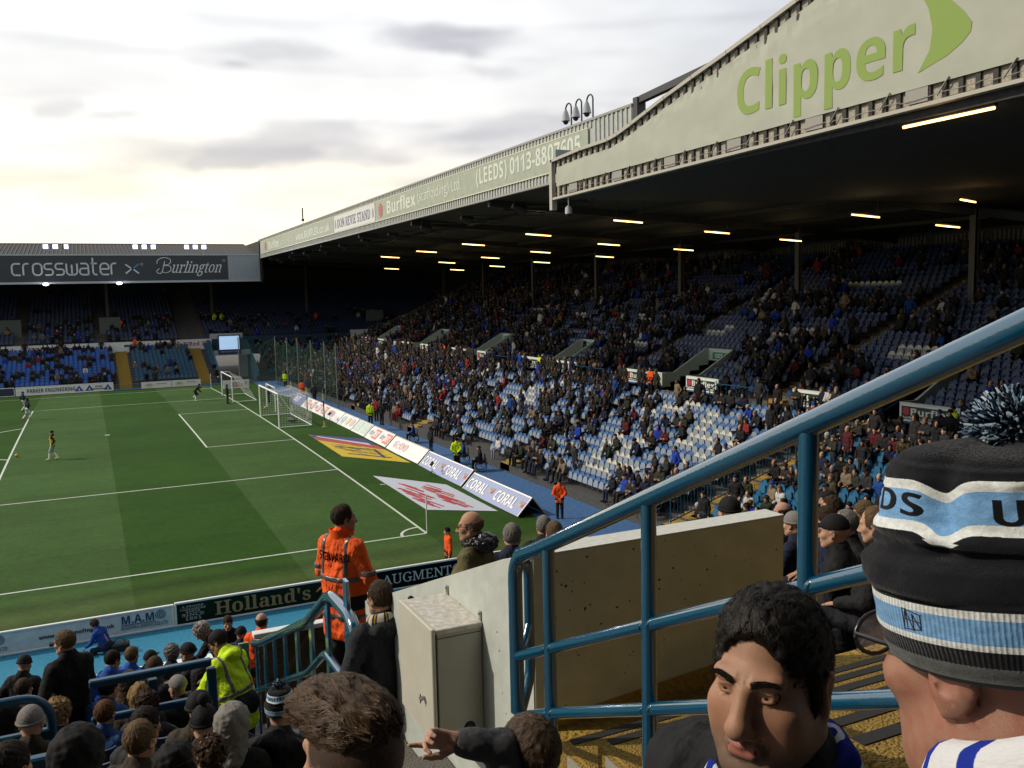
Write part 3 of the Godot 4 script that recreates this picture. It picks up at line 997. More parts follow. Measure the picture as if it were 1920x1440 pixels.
func near_stand() -> void:
	var t := thing("near_stand", "stepped seating deck in the foreground running down to the near touchline", "stand")
	var mb := MB.new()
	for i in 30:
		var z := 44.9 + 0.76 * i
		var y := near_y(z + 0.4)
		mb.box(Vector3(-75, y - 0.8, z), Vector3(4.5, y, z + 0.76))
	part("terrace", mb, M.terrace, t)
	part("front_wall", MB.new().box(Vector3(-75, 0.0, 44.6), Vector3(4.5, 0.75, 44.88)), mat(.02, .10, .2, .6), t)
	part("wall_coping", MB.new().box(Vector3(-75, 0.75, 44.57), Vector3(4.5, 0.80, 44.9)), M.white, t)
	# cantilevered roof high above and the wall behind
	part("roof", MB.new().prism(PackedVector2Array([Vector2(61, 24), Vector2(92, 20), Vector2(92, 20.6), Vector2(61, 25.5)]), Transform3D(Basis(Vector3(0, 0, 1), Vector3.UP, Vector3(-1, 0, 0)), Vector3(6, 0, 0)), 100.0), M.dark_roof, t)
	part("back_wall", MB.new().box(Vector3(-94, 0, 90), Vector3(40, 21, 90.4)), M.dark_steel, t)
	part("end_wall", MB.new().box(Vector3(39.0, 0, 62), Vector3(39.4, 14, 90)), M.dark_steel, t)

func corner_roof() -> void:
	var t := thing("corner_roof", "roof over the corner seats with huge cream fascia curving upwards", "roof")
	var top := [[34.0, 14.93], [36.4, 15.06], [38.4, 15.09], [39.1, 15.18], [40.0, 15.38], [41.0, 15.63], [42.0, 15.88], [43.5, 16.2], [45.2, 16.55], [46.7, 16.88], [48.1, 17.2], [52.0, 18.05], [60.0, 19.7], [72.0, 22.0]]
	var poly := PackedVector2Array()
	for p in top: poly.append(Vector2(p[0], p[1]))
	poly.append(Vector2(72, 13.95)); poly.append(Vector2(34.0, 13.40))
	var F := Basis(Vector3(0, 0, 1), Vector3.UP, Vector3(-1, 0, 0))
	var fa := part("fascia", MB.new().prism(poly, Transform3D(F, Vector3(6.14, 0, 0)), 0.08), M.frame_steel, t)
	# canvas banner, slack between its lashings, a little in front
	var cv := MB.new()
	var wr := noise(44, 0.25, 3)
	var wr2 := noise(45, 1.4, 2)
	var nz := 190
	var ny := 26
	var grid: Array[Vector3] = []
	for i in nz + 1:
		var z := lerpf(34.45, 70.0, float(i) / nz)
		var hi := 0.0
		for k in top.size() - 1:
			if z >= top[k][0] and z <= top[k + 1][0]: hi = lerpf(top[k][1], top[k + 1][1], (z - top[k][0]) / (top[k + 1][0] - top[k][0]))
		hi -= 0.30 + 0.035 * absf(sin(z * PI / 0.75))
		var lo := 13.87 + (z - 34.45) * 0.012
		for j in ny + 1:
			var v := float(j) / ny
			var edge := smoothstep(0.55, 1.0, v)
			var y := lerpf(lo, hi, v)
			var x := 5.957 + 0.02 * absf(wr.get_noise_2d(z, y * 2.0)) + absf(0.05 * wr2.get_noise_2d(z * 1.2 + (hi - y) * 0.7, y * 0.35) + 0.02 * sin(z * PI / 0.75 + y)) * edge * edge * (1.0 if z > 41.0 else 0.5)
			grid.append(Vector3(x, y, z))
	for i in nz:
		for j in ny:
			var a := i * (ny + 1) + j
			cv.quad(grid[a], grid[a + ny + 1], grid[a + ny + 2], grid[a + 1])
	for i in cv.v.size():     # smooth
		pass
	var ban := part("banner", cv, M.canvas, fa)
	var gm := mat(.235, .335, .085, .85)
	write(ban, "Clipper", "Droid Sans,700", Vector3(5.952, 14.14, 45.7), Vector3(0, 0, 1), Vector3.UP, 6.25, 1.80, gm, 0.004)
	var sail := PackedVector2Array([Vector2(52.05, 14.42), Vector2(52.35, 14.85), Vector2(52.42, 15.3), Vector2(52.3, 15.8), Vector2(52.0, 16.3), Vector2(51.6, 16.75), Vector2(52.1, 16.5), Vector2(52.7, 16.0), Vector2(53.2, 15.5), Vector2(53.42, 15.2), Vector2(53.40, 15.0), Vector2(53.2, 14.82), Vector2(52.8, 14.62)])
	part("sail_emblem", MB.new().prism(sail, Transform3D(F, Vector3(5.954, 0, 0)), 0.004), gm, ban)
	# ribs along top and bottom, each a batten with its gap
	var rb := MB.new()
	var z := 34.2
	while z < 70.0:
		var lo := 13.42 + (z - 34.0) * 0.0145
		rb.box(Vector3(5.99, lo, z), Vector3(6.06, lo + 0.62, z + 0.12))
		var hi := 0.0
		for k in top.size() - 1:
			if z >= top[k][0] and z <= top[k + 1][0]: hi = lerpf(top[k][1], top[k + 1][1], (z - top[k][0]) / (top[k + 1][0] - top[k][0]))
		rb.box(Vector3(5.99, hi - 0.5, z), Vector3(6.06, hi - 0.02, z + 0.12))
		z += 0.42
	part("batten", rb, mat(.045, .042, .036, .8), fa)
	var pl := MB.new()     # plates, lashings and a loose wire along the lower edge
	var rr := RandomNumberGenerator.new()
	rr.seed = 4
	for k in 22:
		var zz := 35.5 + k * 1.62
		var lo := 13.44 + (zz - 34.0) * 0.0145
		if k % 2 == 0: pl.box(Vector3(5.97, lo + 0.05, zz), Vector3(5.985, lo + 0.38, zz + 0.62))
		pl.rod(Vector3(5.93, lo + 0.1, zz + 0.9), Vector3(5.93, lo + 0.46, zz + 1.2), 0.018, 5)
	for k in 46:
		var zz := 34.4 + k * 0.78
		var lo := 13.52 + (zz - 34.0) * 0.0145 + rr.randf() * 0.06
		pl.tube(pv([Vector3(5.95, lo, zz), Vector3(5.94, lo + 0.05 * rr.randf(), zz + 0.4), Vector3(5.95, lo + rr.randf() * 0.06, zz + 0.8)]), pf([0.010]), 4, false)
	part("lashing", pl, mat(.30, .29, .26, .7), fa)
	var rim := MB.new()
	for k in top.size() - 1: rim.bar(Vector3(6.05, top[k][1] + 0.02, top[k][0]), Vector3(6.05, top[k + 1][1] + 0.02, top[k + 1][0] + 0.02), 0.26, 0.12)
	rim.bar(Vector3(6.05, 13.40, 33.95), Vector3(6.05, 13.95, 72), 0.22, 0.09)
	rim.box(Vector3(5.92, 12.95, 33.9), Vector3(6.16, 15.0, 34.12))
	part("edge_trim", rim, mat(.42, .40, .34, .55), fa)
	part("flashing", MB.new().box(Vector3(6.2, 14.9, 33.9), Vector3(8.6, 15.45, 33.98)), mat(.28, .31, .34, .4), fa)
	# underside
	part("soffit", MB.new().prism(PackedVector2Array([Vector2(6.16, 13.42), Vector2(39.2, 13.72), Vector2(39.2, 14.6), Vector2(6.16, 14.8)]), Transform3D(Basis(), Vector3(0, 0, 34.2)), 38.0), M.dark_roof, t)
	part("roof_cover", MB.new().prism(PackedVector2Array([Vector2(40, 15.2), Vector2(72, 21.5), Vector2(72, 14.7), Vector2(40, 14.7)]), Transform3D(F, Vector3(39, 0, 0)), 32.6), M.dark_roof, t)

# ------------------------------------------------------------------ boards, goals, lamps and other furniture of the ground
func furniture() -> void:
	near_boards()
	far_boards()
	goal_boards()
	banners()
	goals()
	net_fence()
	lamps()
	cameras()
	tunnel()
	flags_and_mics()

func spiral(c: Vector3, r: float) -> PackedVector3Array:
	var p := PackedVector3Array()
	for k in 60:
		var q := k / 59.0
		p.append(c + Vector3(cos(q * TAU * 2.6), sin(q * TAU * 2.6), 0) * r * (0.12 + 0.88 * q))
	return p

func board(called: String, label: String, x0: float, x1: float, z: float, h: float, face: Material, group: String) -> Node3D:
	var t := thing(called, label, "advertising board", Vector3(x0, crown(z), z), 0.0, group)
	part("panel", MB.new().cbox(Vector3(0.04, 0.07, -0.04), Vector3(x1 - x0 - 0.04, h - 0.05, 0.02), 0.008), face, t)
	var fr := MB.new()
	fr.cbox(Vector3(0, h - 0.06, -0.06), Vector3(x1 - x0, h, 0.035), 0.01).cbox(Vector3(0, 0.02, -0.06), Vector3(x1 - x0, 0.08, 0.035), 0.01).cbox(Vector3(0, 0.08, -0.06), Vector3(0.05, h - 0.06, 0.035), 0.01).cbox(Vector3(x1 - x0 - 0.05, 0.08, -0.06), Vector3(x1 - x0, h - 0.06, 0.035), 0.01)
	part("frame", fr, M.white, t)
	for k in 3:
		var x := lerpf(0.4, x1 - x0 - 0.4, k / 2.0)
		part("stay", MB.new().bar(Vector3(x, h * 0.8, -0.05), Vector3(x, 0.0, -0.5), 0.04, 0.04), M.metal, t)
	return t

func near_boards() -> void:
	var G := "advertising boards along the near touchline"
	var R := Vector3(1, 0, 0)
	var navy := mat(.018, .045, .11, .5)
	var grey := mat(.13, .14, .15, .5)
	for k in 2:
		var x0 := [-17.1, -24.3][k] as float
		var t := board("advertising_board", ["white roofing company board with navy capitals, nearest left of dark green board", "white roofing company board partly cut off by the left edge"][k], x0, x0 + 7.06, 40.0, 0.70, M.white_board, G)
		for q in [[0.0, 1], [2.55, 0], [5.65, 1]]:
			var ox: float = q[0]
			if q[1]:
				if ox == 0.0: ox = 1.55
				write(t, "M.A.M", "Droid Sans,700", Vector3(ox, 0.345, 0.021), R, Vector3.UP, 0.86, 0.24, navy)
				part("spiral_logo", MB.new().tube(spiral(Vector3(ox + 1.05, 0.47, 0.03), 0.15), pf([0.010]), 4, false), navy, t)
				part("rule", MB.new().box(Vector3(ox - 0.02, 0.305, 0.02), Vector3(ox + 0.9, 0.322, 0.03)), navy, t)
				write(t, "ROOFING (SERVICES) LTD", "Droid Sans", Vector3(ox - 0.02, 0.16, 0.021), R, Vector3.UP, 1.25, 0.12, grey)
			else:
				write(t, "www.mamroofings.co.uk", "Droid Sans,700", Vector3(3.55, 0.28, 0.021), R, Vector3.UP, 1.9, 0.14, M.black)
	var gm := nmat(lin(.010, .022, .014), lin(.016, .032, .020), .02, .6, .9, 0.0, 1, .1)
	var t := board("advertising_board", "dark green board with large gold serif lettering", -10.02, -4.7, 40.02, 0.74, gm, G)
	var gold := mat(.38, .24, .09, .5)
	write(t, "Holland's", "Droid Serif,700", Vector3(1.12, 0.18, 0.021), R, Vector3.UP, 2.85, 0.44, gold)
	var pale := mat(.50, .50, .46, .5)
	for q in [["A PROPER", 0.55, .62], ["LANCASHIRE", 0.47, .72], ["BAKER", 0.40, .40], ["SINCE", 0.285, .62], ["1851", 0.17, .45]]:
		write(t, q[0], "Droid Serif", Vector3(0.5 - q[2] * 0.5, q[1], 0.021), R, Vector3.UP, q[2], 0.055 if q[1] > 0.39 else 0.085, pale)
	var wave := PackedVector3Array()
	for k in 14: wave.append(Vector3(4.15 + k * 0.05, 0.38 + 0.16 * sin(k / 13.0 * PI), 0.024))
	part("swoosh", MB.new().tube(wave, pf([0.01, .03, .045, .05, .05, .05, .045, .04, .035, .03, .025, .02, .012, .006]), 6), mat(.45, .20, .08, .5), t)
	t = board("advertising_board", "black board with spaced white serif capitals", -4.66, 0.6, 40.04, 0.76, mat(.008, .008, .008, .9, 0, .1), G)
	write(t, "AUGMENTO", "Droid Serif", Vector3(0.92, 0.24, 0.021), R, Vector3.UP, 2.75, 0.32, mat(.62, .62, .60, .5))
	t = board("advertising_board", "plain black board past the end of the spaced white capitals", 0.64, 4.0, 40.06, 0.76, mat(.008, .008, .008, .9, 0, .1), G)

func far_boards() -> void:
	var G := "advertising boards along the far touchline"
	var R := Vector3(1, 0, 0)
	var navy := mat(.02, .03, .14, .5)
	var t := board("advertising_board", "long white board with blue engineering company name and triangles", -18.9, -9.6, -38.0, 0.92, M.white_board, G)
	write(t, "PARKER ENGINEERING", "Droid Sans,700", Vector3(1.05, 0.28, 0.021), R, Vector3.UP, 4.55, 0.40, mat(.01, .012, .03, .5))
	for x in [5.95, 6.95, 8.75]:
		part("triangle", MB.new().prism(PackedVector2Array([Vector2(-.42, 0), Vector2(.42, 0), Vector2(0, .62)]), Transform3D(Basis(), Vector3(x, 0.16, 0.02)), 0.01), mat(.03, .05, .30, .5), t)
		part("emblem", MB.new().prism(PackedVector2Array([Vector2(-.1, 0), Vector2(.1, 0), Vector2(.03, .2), Vector2(-.03, .2)]), Transform3D(Basis(), Vector3(x, 0.26, 0.03)), 0.008), M.white, t)
	write(t, "PARKER", "Droid Sans,700", Vector3(7.5, 0.50, 0.021), R, Vector3.UP, 0.75, 0.17, M.black)
	write(t, "ENGINEERING", "Droid Sans,700", Vector3(7.3, 0.24, 0.021), R, Vector3.UP, 1.15, 0.17, M.black)
	for k in 2:
		var x0 := [-6.8, -3.68][k] as float
		t = board("advertising_board", ["white board with small yellow oval, left of the pair by the corner", "white board with small yellow oval, right of the pair by the corner"][k], x0, x0 + 3.08, -38.0, 0.72, M.white_board, G)
		part("oval_logo", MB.new().tube(circle(Vector3(0.8, 0.36, 0.025), 1.0, Vector3(.36, 0, 0), Vector3(0, .17, 0)), pf([0.03]), 5, false), mat(.45, .45, .05, .5), t)
		write(t, "JBR", "Droid Sans,700", Vector3(0.58, 0.29, 0.021), R, Vector3.UP, 0.44, 0.15, M.black)
		write(t, "The Roofer", "Droid Sans", Vector3(1.6, 0.42, 0.021), R, Vector3.UP, 1.0, 0.13, M.black)
	t = board("advertising_board", "dark board at left edge behind the far players", -30.0, -19.0, -38.05, 0.92, mat(.02, .03, .06, .5), G)
	t = board("advertising_board", "short white board with red lettering behind far practice goal", 0.9, 3.6, -31.0, 0.9, M.white_board, G)
	write(t, "32Red", "Droid Sans,700", Vector3(0.9, 0.2, 0.021), R, Vector3.UP, 1.5, 0.5, M.red)

# leaning boards along the goal line, each an open wedge of two panels
func goal_boards() -> void:
	var G := "leaning boards behind the goal line"
	var coral := mat(.28, .32, .50, .5)
	var list := [[33.75, 27.5, "coral", "lavender leaning board with white capitals, nearest the corner flag"], [27.4, 21.2, "coral", "lavender leaning board with white capitals, second from the corner flag"], [21.1, 15.3, "plain", "white leaning board with faint pink digits beside black microphone"], [15.2, 10.7, "skybet", "white leaning board with red blocks and the word bet"], [10.6, 7.4, "mint", "white leaning board with pale mint panels"], [7.3, 3.6, "lager", "white leaning board with pale blue, yellow and pink shapes"], [3.5, -0.6, "plain", "white leaning board with faint pink lettering behind the near goal"], [-0.7, -4.6, "skybet", "white leaning board with red and grey blocks behind the goal net"], [-4.7, -8.4, "skybet", "far leaning board with red block near the green netting"], [-8.5, -13.0, "navy", "blue and white leaning board farthest along the goal line"]]
	for q in list:
		var L: float = q[0] - q[1]
		var zc: float = (q[0] + q[1]) * 0.5
		var t := thing("leaning_board", q[3], "advertising board", Vector3(4.2, crown(zc) - 0.02, q[0]), PI * 0.5, G)    # local x runs towards -z, local z towards +x... faces the pitch on -z
		t.rotation.z = 0.0
		# local: x along the board (0 to L, away from the camera), y up, z to +x
		var h := 0.74
		var dep := 0.72
		var face := MB.new()
		face.quad(Vector3(L, 0.03, 0.0), Vector3(0, 0.03, 0.0), Vector3(0, h, dep), Vector3(L, h, dep))
		var back := MB.new()
		var nrm := Vector3(0, dep, -h).normalized()
		var off := -nrm * 0.03
		face.quad(Vector3(0, 0.03, 0) + off, Vector3(L, 0.03, 0) + off, Vector3(L, h, dep) + off, Vector3(0, h, dep) + off)
		face.quad(Vector3(0, 0.03, 0), Vector3(0, 0.03, 0) + off, Vector3(0, h, dep) + off, Vector3(0, h, dep))
		face.quad(Vector3(L, 0.03, 0) + off, Vector3(L, 0.03, 0), Vector3(L, h, dep), Vector3(L, h, dep) + off)
		part("panel", face, coral if q[2] == "coral" else (mat(.06, .09, .25, .5) if q[2] == "navy" else M.white_board), t)
		back.bar(Vector3(0, h - 0.02, dep + 0.02), Vector3(L, h - 0.02, dep + 0.02), 0.10, 0.03).bar(Vector3(0.02, 0.0, dep + 0.62), Vector3(0.02, h, dep + 0.03), 0.04, 0.04).bar(Vector3(L - 0.05, 0.0, dep + 0.62), Vector3(L - 0.05, h, dep + 0.03), 0.04, 0.04)
		part("frame", back, mat(.55, .53, .45, .6), t)
		part("back_panel", MB.new().bar(Vector3(L * 0.5, 0.0, dep + 0.64), Vector3(L * 0.5, h - 0.04, dep + 0.05), L - 0.1, 0.02, Vector3(0, 0.6, 0.7)), mat(.10, .085, .06, .8), t)
		# print on the sloping face: seen from the pitch left is far, so writing runs from L back to 0
		var Rr := Vector3(-1, 0, 0)
		var up := Vector3(0, h, dep).normalized()
		var hh := sqrt(h * h + dep * dep)
		var at := func(x: float, v: float) -> Vector3: return Vector3(L - x, 0.03, 0.0) + up * (v * hh) + nrm * 0.004
		if q[2] == "coral":
			for k in 2:
				var x: float = 0.15 + k * L * 0.5
				write(t, "CORAL", "Droid Sans,700", at.call(x, 0.20), Rr, up, L * 0.34, hh * 0.52, M.white, 0.006)
				var cols := [mat(.5, .38, .08, .5), mat(.45, .07, .09, .5), mat(.12, .3, .35, .5), mat(.5, .22, .1, .5)]
				for e in 4:
					part("emblem", MB.new().obox(Transform3D(Basis(Rr, up, -Rr.cross(up)), at.call(x + L * 0.40 + (e % 2) * 0.2, 0.48 + (e / 2) * 0.14)), Vector3(0.19, 0.13, 0.012)), cols[e], t)
			var ed := MB.new()
			for x in [0.0, L - 0.06]: ed.obox(Transform3D(Basis(Rr, up, Rr.cross(up)), at.call(x + 0.03, 0.5)), Vector3(0.06, hh, 0.014))
			ed.obox(Transform3D(Basis(Rr, up, Rr.cross(up)), at.call(L * 0.5, 0.97)), Vector3(L, 0.07, 0.018))
			part("edge", ed, M.white, t)
		elif q[2] == "skybet":
			for k in 2:
				write(t, "sky", "Droid Sans,700", at.call(0.25 + k * L * 0.5, 0.22), Rr, up, L * 0.17, hh * 0.5, mat(.40, .42, .44, .5), 0.006)
				var bl := part("red_block", MB.new().obox(Transform3D(Basis(Rr, up, Rr.cross(up)), at.call(L * (0.36 + k * 0.5), 0.5)), Vector3(L * 0.22, hh * 0.7, 0.012)), mat(.55, .20, .15, .5), t)
				write(bl, "BET", "Droid Sans,700", at.call(L * (0.27 + k * 0.5), 0.30) + nrm * 0.006, Rr, up, L * 0.18, hh * 0.4, M.white, 0.004)
		elif q[2] == "mint":
			for k in 2:
				var bl := part("mint_panel", MB.new().obox(Transform3D(Basis(Rr, up, Rr.cross(up)), at.call(L * (0.25 + k * 0.5), 0.5)), Vector3(L * 0.42, hh * 0.8, 0.01)), mat(.45, .56, .48, .5), t)
				write(bl, "Good", "Droid Serif", at.call(L * (0.12 + k * 0.5), 0.3) + nrm * 0.006, Rr, up, L * 0.26, hh * 0.4, M.white, 0.004)
		elif q[2] == "lager":
			for k in 3:
				part("pale_shape", MB.new().ellipsoid(Transform3D(Basis(Rr, up, Rr.cross(up)), at.call(L * (0.2 + k * 0.3), 0.5)), Vector3(L * 0.12, hh * 0.32, 0.012), 14, 8), [mat(.40, .52, .62, .5), mat(.62, .58, .30, .5), mat(.58, .42, .44, .5)][k], t)
		elif q[2] == "plain":
			write(t, "6:00" if q[0] > 10.0 else "ROVED", "Droid Sans,700", at.call(L * 0.12, 0.25), Rr, up, L * 0.40, hh * 0.5, mat(.62, .42, .44, .5), 0.006)
		else:
			write(t, "BET", "Droid Sans,700", at.call(L * 0.2, 0.25), Rr, up, L * 0.4, hh * 0.5, M.white, 0.006)

# printed sheets lying on the grass beside the goal line
func banners() -> void:
	var up := Vector3(0, 1, 0)
	var lay := func(x: float, z: float, lift: float) -> Vector3: return Vector3(x, crown(z) + lift, z)
	var sheet := func(mb: MB, c: Array, lift: float) -> void:
		for k in 12:
			var u0 := k / 12.0
			var u1 := (k + 1) / 12.0
			var a: Vector2 = c[0].lerp(c[1], u0); var b: Vector2 = c[0].lerp(c[1], u1)
			var d: Vector2 = c[3].lerp(c[2], u0); var e: Vector2 = c[3].lerp(c[2], u1)
			mb.quad(lay.call(d.x, d.y, lift), lay.call(e.x, e.y, lift), lay.call(b.x, b.y, lift), lay.call(a.x, a.y, lift))
	var t := thing("ground_banner", "yellow pitchside banner with red and blue edge lying beside the goal", "banner", Vector3.ZERO, 0.0, "printed banners laid on the grass")
	var y := MB.new()
	sheet.call(y, [Vector2(1.2, 7.7), Vector2(1.15, 16.7), Vector2(4.02, 20.5), Vector2(3.95, 11.4)], 0.014)
	part("sheet", y, mat(.55, .40, .03, .6), t)
	var r := MB.new()
	sheet.call(r, [Vector2(1.22, 7.8), Vector2(1.2, 8.9), Vector2(3.96, 14.4), Vector2(3.95, 11.45)], 0.019)
	part("blue_strip", r, mat(.05, .05, .20, .6), t)
	r = MB.new()
	sheet.call(r, [Vector2(1.2, 8.9), Vector2(1.2, 10.3), Vector2(3.97, 16.0), Vector2(3.96, 14.4)], 0.020)
	part("red_strip", r, mat(.42, .06, .05, .6), t)
	r = MB.new()
	sheet.call(r, [Vector2(1.5, 8.6), Vector2(1.5, 9.1), Vector2(3.7, 14.2), Vector2(3.7, 13.2)], 0.024)
	part("white_strip", r, mat(.5, .5, .55, .6), t)
	var rr := RandomNumberGenerator.new()
	rr.seed = 12
	var ink := MB.new()
	for k in 30:       # long brush strokes of the print, stretched so that they read from a low camera
		var x := rr.randf_range(1.5, 3.4)
		var s := 12.0 + (x - 1.2) * 1.35
		var z := rr.randf_range(s - 0.6, s + 2.4)
		var l := rr.randf_range(0.6, 1.8)
		ink.quad(lay.call(x, z, 0.021), lay.call(x + 0.14 + l * .25, z + l, 0.021), lay.call(x + 0.10 + l * .25, z + l, 0.0211), lay.call(x - 0.05, z - 0.05, 0.0211))
	for q in [[1.6, 13.2, 3.4, 15.6], [3.4, 15.6, 3.2, 18.4], [1.7, 16.0, 3.5, 18.6]]:
		ink.bar(lay.call(q[0], q[1], 0.020), lay.call(q[2], q[3], 0.020), 0.16, 0.006)
	part("print", ink, mat(.03, .035, .07, .6), t)
	t = thing("ground_banner", "white pitchside banner with red brush lettering near corner flag", "banner", Vector3.ZERO, 0.0, "printed banners laid on the grass")
	var w := MB.new()
	sheet.call(w, [Vector2(1.17, 22.7), Vector2(1.25, 30.6), Vector2(3.95, 32.3), Vector2(3.8, 26.5)], 0.014)
	part("sheet", w, mat(.48, .52, .60, .6), t)
	ink = MB.new()
	for row in 2:
		for k in 26:
			var x := 1.75 + row * 1.05 + rr.randf_range(-.3, .3)
			var s := 24.2 + (x - 1.2) * 0.95
			var z := s + rr.randf_range(0.0, 4.4)
			var l := rr.randf_range(0.7, 1.7)
			ink.quad(lay.call(x, z, 0.021), lay.call(x + 0.12 + l * .12, z + l, 0.021), lay.call(x + 0.02 + l * .12, z + l, 0.0212), lay.call(x - 0.10, z - 0.05, 0.0212))
	part("print", ink, mat(.40, .05, .06, .6), t)

func goal_frame(t: Node3D, w: float, h: float, d: float, m: Material, r: float) -> void:
	# opening faces -x; local origin at the middle of the goal line
	for s in [-1.0, 1.0]: part("post", MB.new().rod(Vector3(0, 0, s * w), Vector3(0, h, s * w), r, 12), m, t)
	part("crossbar", MB.new().rod(Vector3(0, h, -w - r), Vector3(0, h, w + r), r, 12), m, t)
	var b := MB.new()
	for s in [-1.0, 1.0]: b.rod(Vector3(0, 0.05, s * w), Vector3(d, 0.05, s * w), r * 0.55, 8)
	b.rod(Vector3(d, 0.05, -w), Vector3(d, 0.05, w), r * 0.55, 8)
	part("base_frame", b, m, t)

func net_mesh(fn: Callable, nu: int, nv: int, r: float) -> MB:
	var mb := MB.new()
	for i in nu + 1:
		var p := PackedVector3Array()
		for j in nv + 1: p.append(fn.call(float(i) / nu, float(j) / nv))
		mb.tube(p, pf([r]), 3, false)
	for j in nv + 1:
		var p := PackedVector3Array()
		for i in nu + 1: p.append(fn.call(float(i) / nu, float(j) / nv))
		mb.tube(p, pf([r]), 3, false)
	return mb

func goals() -> void:
	var wm := mat(.78, .80, .80, .35)
	var nm := mat(.62, .64, .64, .8)
	var t := thing("goal", "full size white goal with box net, nearest the camera", "goal", Vector3(0.06, crown(0), 0), 0.0)
	goal_frame(t, 3.72, 2.44, 2.3, wm, 0.06)
	part("net", net_mesh(func(u: float, v: float) -> Vector3: return Vector3(0.05 + v * 2.25, 2.42 - 0.28 * sin(v * PI) - 0.12 * sin(u * PI * 4.0) * sin(v * PI) - 0.1 * v, lerpf(-3.7, 3.7, u)), 40, 12, 0.0045), nm, t)
	part("net", net_mesh(func(u: float, v: float) -> Vector3: return Vector3(2.3 + 0.05 * sin(v * PI), lerpf(2.32, 0.05, v), lerpf(-3.7, 3.7, u)), 40, 13, 0.0045), nm, t)
	for s in [-1.0, 1.0]:
		part("net", net_mesh(func(u: float, v: float) -> Vector3: return Vector3(0.05 + u * 2.25, lerpf(2.42 - 0.1 * u - 0.25 * sin(u * PI), 0.05, v), s * 3.72), 12, 13, 0.0045), nm, t)
	for s in [-1.0, 1.0]:
		var q := thing("net_support_pole", ["blue and yellow banded pole holding the net, far side of the goal", "blue and yellow banded pole holding the net, near side of the goal"][0 if s < 0 else 1], "pole", Vector3(2.95, crown(5), 5.1 if s > 0 else -0.2), 0.0, "blue and yellow poles behind the goal")
		banded_pole(q)
	var q2 := thing("net_support_pole", "blue and yellow banded pole beyond the goal, farthest of three", "pole", Vector3(2.96, crown(5), -5.9), 0.0, "blue and yellow poles behind the goal")
	banded_pole(q2)
	for q in [[Vector3(2.95, 2.85, 5.1), Vector3(2.3, 2.6, 3.7)], [Vector3(2.95, 2.85, -0.2), Vector3(2.3, 2.6, 1.0)]]:
		pass
	t = thing("practice_goal", "smaller white practice goal with sloping net beyond the main goal", "goal", Vector3(-0.3, crown(-17), -19.2), 0.0)
	goal_frame(t, 3.4, 2.3, 2.1, wm, 0.05)
	for s in [-1.0, 1.0]: part("stay", MB.new().rod(Vector3(0, 2.3, s * 3.4), Vector3(0.8, 2.25, s * 3.4), 0.03, 6).rod(Vector3(0.8, 2.25, s * 3.4), Vector3(2.1, 0.05, s * 3.4), 0.03, 6), wm, t)
	part("net", net_mesh(func(u: float, v: float) -> Vector3: return Vector3(0.8 + v * 1.3, lerpf(2.2, 0.05, v), lerpf(-3.4, 3.4, u)), 30, 13, 0.0045), nm, t)
	t = thing("practice_goal", "white practice goal tipped forward behind the main goal net", "goal", Vector3(1.6, crown(-7), -7.6), 0.0)
	t.rotation.z = -0.0
	var b := MB.new()
	for z in [-1.9, 1.9]: b.rod(Vector3(0, 0.04, z), Vector3(0, 2.0, z), 0.045, 8).rod(Vector3(0, 2.0, z), Vector3(1.2, 0.04, z), 0.03, 6)
	b.rod(Vector3(0, 2.0, -1.95), Vector3(0, 2.0, 1.95), 0.045, 8)
	part("frame", b, wm, t)

func banded_pole(q: Node3D) -> void:
	for k in 6: part("band", MB.new().rod(Vector3(0, k * 0.48, 0), Vector3(0, (k + 1) * 0.48, 0), 0.05, 8), mat(.50, .42, .05, .5) if k % 2 == 0 else mat(.012, .03, .16, .5), q)
	part("base", MB.new().cbox(Vector3(-.18, 0, -.18), Vector3(.18, .07, .18), .02), M.metal, q)

func net_fence() -> void:
	var g := mat(.035, .10, .065, .8)
	var steel := mat(.14, .17, .16, .5)
	var pts := [[6.9, -6.4], [6.9, -10.4], [6.9, -15.6], [6.9, -21.4], [6.9, -26.6], [6.9, -33.0], [3.5, -36.6]]
	for k in pts.size():
		var q := thing("net_pole", ["near end", "second", "third", "fourth", "fifth", "sixth", "corner"][k] + " tall thin steel pole carrying the green safety netting", "pole", Vector3(pts[k][0], crown(pts[k][1]), pts[k][1]), 0.0, "poles of the green netting")
		part("shaft", MB.new().rod(Vector3(0, 0, 0), Vector3(0, 5.35, 0), 0.055, 8), steel, q)
		part("base_plate", MB.new().cbox(Vector3(-.15, 0, -.15), Vector3(.15, .04, .15), .01), steel, q)
	var t := thing("safety_net", "dark green ball-stop netting strung between tall poles by the far corner", "net", Vector3.ZERO)
	for k in pts.size() - 1:
		var a := Vector3(pts[k][0], crown(pts[k][1]), pts[k][1])
		var b := Vector3(pts[k + 1][0], crown(pts[k + 1][1]), pts[k + 1][1])
		var nn := int(a.distance_to(b) / 0.22)
		part("net_bay", net_mesh(func(u: float, v: float) -> Vector3: return a.lerp(b, u) + Vector3(0.06 * sin(u * 9.0 + v * 4.0), 0.05 + v * (5.15 - 0.75 * sin(u * PI)), 0), nn, 22, 0.009), g, t)

